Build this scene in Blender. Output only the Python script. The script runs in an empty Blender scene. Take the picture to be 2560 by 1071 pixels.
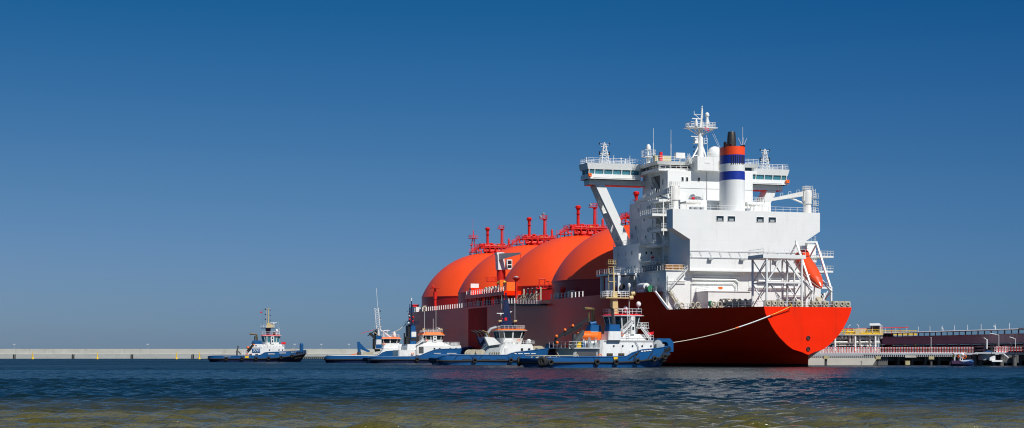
import bpy, math, random
import numpy as np
from mathutils import Vector, Matrix
random.seed(7)
R = math.radians
scene = bpy.context.scene
COL = scene.collection

# ------------------------------------------------------------------ camera
cam_d = bpy.data.cameras.new("camera")
cam = bpy.data.objects.new("camera", cam_d)
COL.objects.link(cam)
cam.location = (0, 0, 2.6)
cam.rotation_euler = (R(90), 0, 0)
cam_d.sensor_width = 36
cam_d.lens = 60.29
cam_d.shift_y = 0.1365
cam_d.clip_start = 0.5
cam_d.clip_end = 30000
scene.camera = cam

# ------------------------------------------------------------------ sky, sun, exposure
SUN_AZ, SUN_EL = 37, 47            # degrees right of the direction behind the camera, above the horizon
world = bpy.data.worlds.new("World")
scene.world = world
world.use_nodes = True
nt = world.node_tree
nt.nodes.clear()
sky = nt.nodes.new("ShaderNodeTexSky")
sky.sky_type = 'NISHITA'
sky.sun_disc = False
sky.sun_elevation = R(SUN_EL)
sky.sun_rotation = R(180 - SUN_AZ)
sky.altitude = 0
sky.air_density = 1.0
sky.dust_density = 0.35
sky.ozone_density = 2.2
# sky tint: greyer at the horizon, deeper blue above, zenith brightened to fill shade
tc = nt.nodes.new("ShaderNodeTexCoord")
sep = nt.nodes.new("ShaderNodeSeparateXYZ")
ramp = nt.nodes.new("ShaderNodeValToRGB")
mix = nt.nodes.new("ShaderNodeMix"); mix.data_type = 'RGBA'; mix.blend_type = 'MULTIPLY'
mix.inputs[0].default_value = 1.0
bg = nt.nodes.new("ShaderNodeBackground")
bg.inputs[1].default_value = 0.10
out = nt.nodes.new("ShaderNodeOutputWorld")
nt.links.new(tc.outputs['Generated'], sep.inputs[0])
nt.links.new(sep.outputs[2], ramp.inputs[0])
nt.links.new(sky.outputs[0], mix.inputs[6])
nt.links.new(ramp.outputs[0], mix.inputs[7])
nt.links.new(mix.outputs[2], bg.inputs[0])
nt.links.new(bg.outputs[0], out.inputs[0])
cr = ramp.color_ramp
cr.elements[0].position = 0.0; cr.elements[0].color = (0.19, 0.328, 0.65, 1)
cr.elements[1].position = 0.95; cr.elements[1].color = (0.70, 0.74, 0.82, 1)
for p_, c_ in ((0.055, (0.18, 0.319, 0.60, 1)), (0.10, (0.145, 0.306, 0.534, 1)), (0.196, (0.041, 0.257, 0.477, 1)), (0.30, (0.04, 0.25, 0.47, 1)), (0.50, (0.24, 0.42, 0.62, 1))):
    e = cr.elements.new(p_); e.color = c_
# the polarised band: deeper blue towards the right
rx = nt.nodes.new("ShaderNodeMapRange"); rx.inputs[1].default_value = -0.4; rx.inputs[2].default_value = 0.4
rampx = nt.nodes.new("ShaderNodeValToRGB")
rampx.color_ramp.elements[0].color = (0.84, 0.81, 0.825, 1); rampx.color_ramp.elements[1].color = (0.48, 0.68, 0.82, 1)
e = rampx.color_ramp.elements.new(0.5); e.color = (0.735, 0.81, 0.865, 1)
mix2 = nt.nodes.new("ShaderNodeMix"); mix2.data_type = 'RGBA'; mix2.blend_type = 'MULTIPLY'; mix2.inputs[0].default_value = 1.0
gain = nt.nodes.new("ShaderNodeMix"); gain.data_type = 'RGBA'; gain.blend_type = 'MULTIPLY'; gain.inputs[0].default_value = 1.0
gain.inputs[7].default_value = (1.33, 1.18, 1.085, 1)
nt.links.new(sep.outputs[0], rx.inputs[0]); nt.links.new(rx.outputs[0], rampx.inputs[0])
nt.links.new(mix.outputs[2], mix2.inputs[6]); nt.links.new(rampx.outputs[0], mix2.inputs[7])
nt.links.new(mix2.outputs[2], gain.inputs[6]); nt.links.new(gain.outputs[2], bg.inputs[0])

sun_d = bpy.data.lights.new("sun", 'SUN')
sun_d.energy = 4.3
sun_d.angle = R(0.5)
sun_d.color = (1.0, 0.968, 0.915)
sun = bpy.data.objects.new("sun", sun_d)
COL.objects.link(sun)
sv = Vector((math.sin(R(SUN_AZ)) * math.cos(R(SUN_EL)), -math.cos(R(SUN_AZ)) * math.cos(R(SUN_EL)), math.sin(R(SUN_EL))))
sun.rotation_euler = sv.to_track_quat('Z', 'Y').to_euler()
sun.location = (0, 0, 200)

scene.view_settings.view_transform = 'Standard'
scene.view_settings.look = 'None'
scene.view_settings.gamma = 1
scene.view_settings.exposure = 0.15
scene.cycles.filter_width = 1.1

# ------------------------------------------------------------------ materials
def mat(name, col, rough=0.5, metal=0.0, var=0.10, scale=0.35, stretch=(1, 1, 1), bump=0.0, spec=0.5, streak=None, coat=0.0, plates=None):
    m = bpy.data.materials.new(name); m.use_nodes = True
    n = m.node_tree; b = n.nodes['Principled BSDF']
    b.inputs['Roughness'].default_value = rough
    b.inputs['Metallic'].default_value = metal
    b.inputs['Specular IOR Level'].default_value = spec
    b.inputs['Coat Weight'].default_value = coat
    b.inputs['Coat Roughness'].default_value = 0.12
    c = (*col, 1)
    if var <= 0:
        b.inputs['Base Color'].default_value = c
        return m
    t = n.nodes.new("ShaderNodeTexCoord")
    mp = n.nodes.new("ShaderNodeMapping"); mp.inputs['Scale'].default_value = stretch
    n.links.new(t.outputs['Object'], mp.inputs[0])
    nz = n.nodes.new("ShaderNodeTexNoise"); nz.inputs['Scale'].default_value = scale
    nz.inputs['Detail'].default_value = 6; nz.inputs['Roughness'].default_value = 0.62
    n.links.new(mp.outputs[0], nz.inputs['Vector'])
    rp = n.nodes.new("ShaderNodeValToRGB")
    rp.color_ramp.elements[0].position = 0.3; rp.color_ramp.elements[1].position = 0.7
    rp.color_ramp.elements[0].color = tuple(x * (1 - var) for x in col) + (1,)
    rp.color_ramp.elements[1].color = tuple(min(1, x * (1 + var)) for x in col) + (1,)
    n.links.new(nz.outputs['Fac'], rp.inputs[0])
    last = rp.outputs[0]
    if streak:                                   # (colour, amount, scale, stretch): rust and dirt runs
        sc, amt, ss, st = streak
        mp2 = n.nodes.new("ShaderNodeMapping"); mp2.inputs['Scale'].default_value = st
        n.links.new(t.outputs['Object'], mp2.inputs[0])
        n2 = n.nodes.new("ShaderNodeTexNoise"); n2.inputs['Scale'].default_value = ss
        n2.inputs['Detail'].default_value = 8; n2.inputs['Roughness'].default_value = 0.7
        n.links.new(mp2.outputs[0], n2.inputs['Vector'])
        r2 = n.nodes.new("ShaderNodeMapRange")
        r2.inputs[1].default_value = 0.54; r2.inputs[2].default_value = 0.78; r2.inputs[3].default_value = 0; r2.inputs[4].default_value = amt
        n.links.new(n2.outputs['Fac'], r2.inputs[0])
        mx = n.nodes.new("ShaderNodeMix"); mx.data_type = 'RGBA'
        n.links.new(r2.outputs[0], mx.inputs[0]); n.links.new(last, mx.inputs[6])
        mx.inputs[7].default_value = (*sc, 1)
        last = mx.outputs[2]
    if plates:                                   # (length, height, tone change, bump): welded plating
        sx_ = n.nodes.new("ShaderNodeSeparateXYZ"); n.links.new(t.outputs['Object'], sx_.inputs[0])
        ad = n.nodes.new("ShaderNodeMath"); n.links.new(sx_.outputs[0], ad.inputs[0]); n.links.new(sx_.outputs[1], ad.inputs[1])
        cb = n.nodes.new("ShaderNodeCombineXYZ"); n.links.new(ad.outputs[0], cb.inputs[0]); n.links.new(sx_.outputs[2], cb.inputs[1])
        bk = n.nodes.new("ShaderNodeTexBrick"); bk.inputs['Scale'].default_value = 1.0
        bk.inputs['Brick Width'].default_value = plates[0]; bk.inputs['Row Height'].default_value = plates[1]; bk.inputs['Mortar Size'].default_value = 0.035
        bk.inputs['Mortar Smooth'].default_value = 0.6
        k_ = plates[2]
        bk.inputs['Color1'].default_value = (1, 1, 1, 1); bk.inputs['Color2'].default_value = (1 - k_, 1 - k_, 1 - k_, 1); bk.inputs['Mortar'].default_value = (1 - 2.6*k_,)*3 + (1,)
        n.links.new(cb.outputs[0], bk.inputs['Vector'])
        mm = n.nodes.new("ShaderNodeMix"); mm.data_type = 'RGBA'; mm.blend_type = 'MULTIPLY'; mm.inputs[0].default_value = 1
        n.links.new(last, mm.inputs[6]); n.links.new(bk.outputs['Color'], mm.inputs[7]); last = mm.outputs[2]
    n.links.new(last, b.inputs['Base Color'])
    mr = n.nodes.new("ShaderNodeMapRange"); mr.inputs[3].default_value = max(0.02, rough - 0.08); mr.inputs[4].default_value = min(1, rough + 0.1)
    n.links.new(nz.outputs['Fac'], mr.inputs[0]); n.links.new(mr.outputs[0], b.inputs['Roughness'])
    if bump:
        bp = n.nodes.new("ShaderNodeBump"); bp.inputs['Strength'].default_value = bump; bp.inputs['Distance'].default_value = 0.06
        n.links.new(nz.outputs['Fac'], bp.inputs['Height']); n.links.new(bp.outputs[0], b.inputs['Normal'])
    return m

RUST = (0.30, 0.13, 0.05)
M = {}
M['hull'] = mat('hull_red_paint', (0.92, 0.024, 0.0), 0.30, var=0.04, scale=0.12, stretch=(0.25, 1, 2.2), spec=0.2, plates=(11, 2.6, 0.03), streak=((0.50, 0.022, 0.006), 0.55, 0.6, (0.9, 0.9, 0.10)))
M['dome'] = mat('dome_orange_paint', (0.92, 0.076, 0.010), 0.38, var=0.035, scale=0.09, spec=0.5, plates=(8.5, 3.1, 0.012), streak=((0.70, 0.06, 0.015), 0.5, 0.25, (1, 1, 0.35)))
M['skirt'] = mat('dome_skirt_dark_red', (0.42, 0.014, 0.010), 0.35, var=0.06, scale=0.2, streak=((0.35, 0.02, 0.015), 0.4, 0.5, (1, 1, 0.2)))  # darker red than the domes above
M['boot'] = mat('antifouling_dark_red', (0.05, 0.008, 0.008), 0.6, var=0.3, scale=0.6)  # dark waterline band, painted in for the unlit lower hull
M['red'] = mat('deck_gear_red', (0.64, 0.014, 0.006), 0.45, var=0.12, scale=0.8)
M['white'] = mat('ship_white_paint', (0.775, 0.785, 0.755), 0.42, var=0.025, scale=0.25, plates=(6.5, 2.45, 0.03), streak=((0.60, 0.55, 0.45), 0.5, 0.8, (0.8, 0.8, 0.10)))
M['white2'] = mat('rust_run_white_paint', (0.74, 0.73, 0.68), 0.5, var=0.05, scale=0.6, streak=((0.45, 0.25, 0.10), 0.75, 1.3, (0.9, 0.9, 0.18)))
M['rail'] = mat('rail_white_paint', (0.80, 0.80, 0.78), 0.5, var=0.04, scale=1.0)
M['deckgreen'] = mat('deck_green_paint', (0.10, 0.16, 0.12), 0.7, var=0.2, scale=0.5)
M['deckred'] = mat('deck_brown_paint', (0.22, 0.05, 0.03), 0.7, var=0.2, scale=0.5)
M['glass'] = mat('window_glass_teal', (0.05, 0.22, 0.28), 0.06, var=0.15, scale=0.5, spec=0.9)
M['darkglass'] = mat('dark_window_glass', (0.015, 0.025, 0.03), 0.07, var=0.2, scale=0.7, spec=0.8)
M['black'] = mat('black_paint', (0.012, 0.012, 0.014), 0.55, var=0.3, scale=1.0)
M['rubber'] = mat('black_rubber', (0.014, 0.014, 0.014), 0.8, var=0.35, scale=1.5, bump=0.3)
M['blue'] = mat('tug_blue_paint', (0.006, 0.080, 0.235), 0.36, var=0.10, scale=0.4, streak=((0.03, 0.08, 0.15), 0.6, 1.1, (0.9, 0.9, 0.2)))
M['navy'] = mat('tug_navy_paint_and_shade', (0.004, 0.013, 0.06), 0.4, var=0.15, scale=0.4)  # navy paint; also the painted shade on some lower tug hulls
M['fblue'] = mat('funnel_blue_paint', (0.012, 0.035, 0.30), 0.4, var=0.06, scale=0.5)
M['twhite'] = mat('tug_white_paint', (0.76, 0.77, 0.75), 0.42, var=0.06, scale=0.6, streak=((0.48, 0.38, 0.28), 0.7, 1.4, (0.9, 0.9, 0.2)))
M['grey'] = mat('grey_paint', (0.34, 0.37, 0.38), 0.5, var=0.10, scale=0.6)
M['dgrey'] = mat('dark_grey_steel', (0.07, 0.075, 0.08), 0.5, var=0.2, scale=0.8)
M['soot'] = mat('sooty_exhaust_steel', (0.12, 0.11, 0.09), 0.36, metal=0.8, var=0.4, scale=1.0, stretch=(1, 1, 0.4))
M['bronze'] = mat('heat_stained_exhaust', (0.28, 0.19, 0.08), 0.35, metal=0.7, var=0.3, scale=1.5)
M['yellow'] = mat('yellow_paint', (0.80, 0.52, 0.02), 0.5, var=0.10, scale=0.8)
M['mastyellow'] = mat('mast_cream_yellow_paint', (0.56, 0.43, 0.19), 0.5, var=0.12, scale=0.8)
M['orange'] = mat('safety_orange_paint', (0.90, 0.16, 0.012), 0.42, var=0.06, scale=0.7)
M['lifeboat'] = mat('lifeboat_orange_gelcoat', (0.82, 0.07, 0.012), 0.3, var=0.07, scale=0.8, spec=0.6)
M['signal'] = mat('signal_red_paint', (0.65, 0.01, 0.02), 0.45, var=0.1, scale=1.0)
M['green'] = mat('green_machinery_paint', (0.02, 0.20, 0.09), 0.5, var=0.15, scale=1.0)
M['beige'] = mat('beige_machinery_paint', (0.43, 0.39, 0.29), 0.55, var=0.15, scale=1.0, streak=(RUST, 0.6, 1.4, (1, 1, 0.4)))
M['wood'] = mat('timber', (0.42, 0.22, 0.08), 0.75, var=0.45, scale=3.0)
M['rope'] = mat('pale_rope', (0.66, 0.58, 0.45), 0.85, var=0.10, scale=3.0)
M['ropeyellow'] = mat('yellow_rope', (0.75, 0.48, 0.08), 0.85, var=0.1, scale=3.0)
M['concrete'] = mat('weathered_concrete', (0.50, 0.49, 0.43), 0.85, var=0.10, scale=0.25, stretch=(0.4, 1, 2), bump=0.2, streak=((0.27, 0.25, 0.19), 0.7, 0.35, (0.7, 0.7, 0.3)))
M['concrete2'] = mat('damp_concrete', (0.40, 0.41, 0.385), 0.8, var=0.10, scale=0.25, stretch=(0.5, 1, 2), bump=0.2, streak=((0.22, 0.22, 0.19), 0.6, 0.3, (0.6, 0.6, 0.4)))
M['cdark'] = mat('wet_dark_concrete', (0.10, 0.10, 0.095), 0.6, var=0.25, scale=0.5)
M['brown'] = mat('gallery_brown_cladding', (0.36, 0.30, 0.33), 0.6, var=0.12, scale=0.4, stretch=(3, 1, 0.3), streak=((0.22, 0.16, 0.16), 0.6, 0.9, (1, 1, 0.15)))
M['galv'] = mat('galvanised_steel', (0.52, 0.54, 0.55), 0.45, metal=0.3, var=0.1, scale=1.0)
M['pipe'] = mat('clad_pipe_metal', (0.55, 0.54, 0.50), 0.35, metal=0.4, var=0.12, scale=1.0)
M['roofwhite'] = mat('pale_roof_sheet', (0.72, 0.73, 0.72), 0.45, var=0.06, scale=0.5)
M['fender'] = mat('ochre_fender_panel', (0.42, 0.38, 0.20), 0.7, var=0.15, scale=1.0)
M['purple'] = mat('dark_violet_paint', (0.05, 0.02, 0.06), 0.4, var=0.2, scale=1.0)
M['skin'] = mat('skin', (0.50, 0.30, 0.20), 0.6, var=0.05)
M['hivis'] = mat('orange_workwear', (0.95, 0.13, 0.01), 0.8, var=0.08, scale=2.0)
M['trouser'] = mat('dark_trousers', (0.02, 0.022, 0.04), 0.85, var=0.15, scale=2.0)
M['hivisyellow'] = mat('yellow_workwear', (0.70, 0.70, 0.10), 0.8, var=0.08, scale=2.0)
M['helmet'] = mat('white_helmet', (0.82, 0.82, 0.80), 0.35, var=0.03)

# red paint with white dashes along the run of a guard rail (the jetty's rails are painted in bands)
def banded(name, c1, c2, period):
    m = bpy.data.materials.new(name); m.use_nodes = True
    n = m.node_tree; b = n.nodes['Principled BSDF']; b.inputs['Roughness'].default_value = 0.5
    t = n.nodes.new("ShaderNodeTexCoord"); s = n.nodes.new("ShaderNodeSeparateXYZ")
    n.links.new(t.outputs['Object'], s.inputs[0])
    a = n.nodes.new("ShaderNodeMath"); a.operation = 'MULTIPLY'; a.inputs[1].default_value = 1 / period
    f = n.nodes.new("ShaderNodeMath"); f.operation = 'FRACT'
    g = n.nodes.new("ShaderNodeMath"); g.operation = 'GREATER_THAN'; g.inputs[1].default_value = 0.5
    n.links.new(s.outputs[0], a.inputs[0]); n.links.new(a.outputs[0], f.inputs[0]); n.links.new(f.outputs[0], g.inputs[0])
    mx = n.nodes.new("ShaderNodeMix"); mx.data_type = 'RGBA'
    mx.inputs[6].default_value = (*c1, 1); mx.inputs[7].default_value = (*c2, 1)
    n.links.new(g.outputs[0], mx.inputs[0]); n.links.new(mx.outputs[2], b.inputs['Base Color'])
    return m
M['redwhite'] = banded('red_white_banded_paint', (0.62, 0.02, 0.02), (0.80, 0.78, 0.76), 0.62)

# ------------------------------------------------------------------ mesh builder
class MB:
    def __init__(s): s.v = []; s.f = []; s.sm = []; s.mi = []; s.cm = 0
    def add(s, vs, fs, smooth=False):
        o = len(s.v); s.v += [tuple(p) for p in vs]
        for f in fs: s.f.append([i + o for i in f]); s.sm.append(smooth); s.mi.append(s.cm)
        return s
    def box(s, x0, x1, y0, y1, z0, z1):
        x0, x1 = sorted((x0, x1)); y0, y1 = sorted((y0, y1)); z0, z1 = sorted((z0, z1))
        return s.add([(x0,y0,z0),(x1,y0,z0),(x1,y1,z0),(x0,y1,z0),(x0,y0,z1),(x1,y0,z1),(x1,y1,z1),(x0,y1,z1)],
                     [(3,2,1,0),(4,5,6,7),(0,1,5,4),(1,2,6,5),(2,3,7,6),(3,0,4,7)])
    def loft(s, A, B, caps=True, smooth=False):      # two equal rings of points, counter-clockwise seen from B's side
        n = len(A)
        fs = [(i, (i+1) % n, n + (i+1) % n, n + i) for i in range(n)]
        s.add(list(A) + list(B), fs, smooth)
        if caps:
            s.add(A, [tuple(range(n))[::-1]]); s.add(B, [tuple(range(n))])
        return s
    def prism(s, poly, z0, z1): return s.loft([(x, y, z0) for x, y in poly], [(x, y, z1) for x, y in poly])
    def prism_y(s, poly, y0, y1):                     # poly in x,z, drawn counter-clockwise seen from -y
        y0, y1 = sorted((y0, y1))
        return s.loft([(x, y1, z) for x, z in poly], [(x, y0, z) for x, z in poly])
    def prism_x(s, poly, x0, x1):                     # poly in y,z, counter-clockwise seen from +x
        x0, x1 = sorted((x0, x1))
        return s.loft([(x0, y, z) for y, z in poly], [(x1, y, z) for y, z in poly])
    def tube(s, p, q, r, n=6, r2=None, caps=True, smooth=True):
        p = Vector(p); q = Vector(q); d = q - p
        if d.length < 1e-6: return s
        d.normalize(); a = Vector((0, 0, 1)) if abs(d.z) < 0.9 else Vector((1, 0, 0))
        e1 = d.cross(a).normalized(); e2 = d.cross(e1)
        r2 = r if r2 is None else r2
        ring = lambda c, rr: [c + (e1 * math.cos(-t) + e2 * math.sin(-t)) * rr for t in [2 * math.pi * (i + .5) / n for i in range(n)]]
        A, B = ring(p, r), ring(q, r2)
        if n == 4: smooth = False
        fs = [(i, n + i, n + (i+1) % n, (i+1) % n) for i in range(n)]
        s.add(A + B, fs, smooth)
        if caps: s.add(A, [tuple(range(n))]); s.add(B, [tuple(range(n))[::-1]])
        return s
    def path(s, pts, r, n=6):
        for a, b in zip(pts, pts[1:]): s.tube(a, b, r, n)
        for c in pts[1:-1]:
            if r > 0.12: s.ball(c, r * 1.02, 8, 6)
        return s
    def beam(s, p, q, w): return s.tube(p, q, w * 0.7071, 4)
    def lathe(s, prof, c=(0, 0, 0), n=20, smooth=True, sx=1, sy=1):      # prof: (r, z) upwards
        def ring(r, z): return [(c[0] + r*sx*math.cos(2*math.pi*i/n), c[1] + r*sy*math.sin(2*math.pi*i/n), c[2] + z) for i in range(n)]
        runs = [[0]]                                   # break the smooth shading where the profile turns sharply
        for k in range(1, len(prof)):
            runs[-1].append(k)
            if k < len(prof) - 1:
                a1 = math.atan2(prof[k][1]-prof[k-1][1], prof[k][0]-prof[k-1][0]); a2 = math.atan2(prof[k+1][1]-prof[k][1], prof[k+1][0]-prof[k][0])
                d = abs((a2 - a1 + math.pi) % (2*math.pi) - math.pi)
                if d > R(32): runs.append([k])
        for run in runs:
            o = len(s.v)
            for k in run: s.v += ring(*prof[k])
            for q in range(len(run) - 1):
                for i in range(n):
                    j = (i + 1) % n
                    s.f.append([o + q*n + i, o + q*n + j, o + (q+1)*n + j, o + (q+1)*n + i]); s.sm.append(smooth); s.mi.append(s.cm)
        if prof[0][0] > 1e-2: s.add(ring(*prof[0]), [tuple(range(n))[::-1]])
        if prof[-1][0] > 1e-2: s.add(ring(*prof[-1]), [tuple(range(n))])
        return s
    def ball(s, c, r, n=12, m=8, sz=1.0):
        return s.lathe([(max(1e-4, r * math.sin(math.pi * k / m)), -r * sz * math.cos(math.pi * k / m)) for k in range(m + 1)], c, n)
    def torus(s, c, R1, r, axis, n=14, m=7):
        ax = Vector(axis).normalized(); a = Vector((0, 0, 1)) if abs(ax.z) < 0.9 else Vector((1, 0, 0))
        e1 = ax.cross(a).normalized(); e2 = ax.cross(e1); c = Vector(c); o = len(s.v)
        for i in range(n):
            t = 2*math.pi*i/n; d = e1*math.cos(t) + e2*math.sin(t)
            for j in range(m):
                u = 2*math.pi*j/m
                s.v.append(tuple(c + d*(R1 + r*math.cos(u)) + ax*r*math.sin(u)))
        for i in range(n):
            for j in range(m):
                s.f.append([o+i*m+j, o+i*m+(j+1) % m, o+((i+1) % n)*m+(j+1) % m, o+((i+1) % n)*m+j]); s.sm.append(True); s.mi.append(s.cm)
        return s
    def rail(s, pts, h=1.1, step=1.8, r=0.035, bars=3, post=None):
        """guard rail along a line of deck points"""
        post = post or r
        for a, b in zip(pts, pts[1:]):
            a = Vector(a); b = Vector(b); L = (b - a).length; k = max(1, round(L / step))
            for i in range(k + 1):
                p = a.lerp(b, i / k); s.tube(p, p + Vector((0, 0, h)), post, 4)
            for j in range(bars):
                z = Vector((0, 0, h * (j + 1) / bars)); s.tube(a + z, b + z, r, 4)
        return s
    def ladder(s, p, q, w=0.5, across=(0, 1, 0), r=0.03, step=0.4):
        p = Vector(p); q = Vector(q); a = Vector(across).normalized() * w / 2
        s.tube(p - a, q - a, r, 4); s.tube(p + a, q + a, r, 4)
        k = int((q - p).length / step)
        for i in range(1, k):
            c = p.lerp(q, i / k); s.tube(c - a, c + a, r * 0.8, 4)
        return s
    def stair(s, p, q, w, across, thick=0.25, rail=True):
        p = Vector(p); q = Vector(q); a = Vector(across).normalized() * w / 2; up = Vector((0, 0, thick))
        for sg in (-1, 1):
            A = p + a*sg; B = q + a*sg; t = a.normalized()*0.06
            s.add([A-t, A+t, B+t, B-t, A-t+up, A+t+up, B+t+up, B-t+up], [(3,2,1,0),(4,5,6,7),(0,1,5,4),(1,2,6,5),(2,3,7,6),(3,0,4,7)])
            if rail:
                z = Vector((0, 0, 1.0)); s.tube(A+z, B+z, 0.04, 4); s.tube(A+z*.5, B+z*.5, 0.03, 4)
                for i in range(4): c = A.lerp(B, i/3); s.tube(c, c+z, 0.035, 4)
        k = max(2, int(abs(q.z - p.z) / 0.25))
        hd = (q - p); hd.z = 0
        if hd.length > 0: hd = hd.normalized() * 0.13
        for i in range(k):
            c = p.lerp(q, (i + .5) / k)
            P = [c - a - hd, c + a - hd, c + a + hd, c - a + hd]; zz = Vector((0, 0, 0.04))
            s.add(P + [x + zz for x in P], [(3,2,1,0),(4,5,6,7),(0,1,5,4),(1,2,6,5),(2,3,7,6),(3,0,4,7)])
        return s
    def build(s, name, m, parent=None, loc=None):
        me = bpy.data.meshes.new(name)
        me.from_pydata(s.v, [], s.f)
        ms = m if isinstance(m, (list, tuple)) else [m]
        for x in ms: me.materials.append(x if not isinstance(x, str) else M[x])
        me.polygons.foreach_set('use_smooth', s.sm)
        me.polygons.foreach_set('material_index', s.mi)
        me.update(); me.validate()
        o = bpy.data.objects.new(name, me); COL.objects.link(o)
        if parent: o.parent = parent
        if loc: o.location = loc
        return o

def tag(o, label=None, cat=None, group=None, kind=None):
    if label: o['label'] = label
    if cat: o['category'] = cat
    if group: o['group'] = group
    if kind: o['kind'] = kind
    return o
def thing(name, label, cat, loc=(0, 0, 0), rz=0.0, group=None):
    o = bpy.data.objects.new(name, None); COL.objects.link(o)
    o.empty_display_size = 1
    o.location = loc; o.rotation_euler = (0, 0, rz)
    return tag(o, label, cat, group)
def copy_tree(o, parent=None):
    c = o.copy(); COL.objects.link(c)
    if parent: c.parent = parent
    for ch in [k for k in o.children]: copy_tree(ch, c)
    return c
def text_mesh(name, body, size, m, parent, loc, rot, ext=0.02):
    cu = bpy.data.curves.new(name, 'FONT'); cu.body = body; cu.size = size; cu.extrude = ext
    cu.align_x = 'CENTER'; cu.align_y = 'CENTER'
    t = bpy.data.objects.new(name + '_tmp', cu); COL.objects.link(t)
    bpy.context.view_layer.update()
    me = bpy.data.meshes.new_from_object(t)
    bpy.data.objects.remove(t)
    me.materials.clear(); me.materials.append(M[m])
    o = bpy.data.objects.new(name, me); COL.objects.link(o)
    o.parent = parent; o.location = loc; o.rotation_euler = rot
    return o
def pchip(xs, ys, x):
    """monotone smooth interpolation"""
    xs = np.array(xs, float); ys = np.array(ys, float)
    h = np.diff(xs); d = np.diff(ys) / h
    m = np.zeros(len(xs)); m[0] = d[0]; m[-1] = d[-1]
    for i in range(1, len(xs) - 1):
        m[i] = 0 if d[i-1]*d[i] <= 0 else 2*d[i-1]*d[i]/(d[i-1]+d[i])
    x = min(max(x, xs[0]), xs[-1]); i = min(int(np.searchsorted(xs, x, 'right')) - 1, len(xs) - 2)
    t = (x - xs[i]) / h[i]
    return float((1+2*t)*(1-t)**2*ys[i] + t*(1-t)**2*h[i]*m[i] + t*t*(3-2*t)*ys[i+1] + t*t*(t-1)*h[i]*m[i+1])


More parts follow.
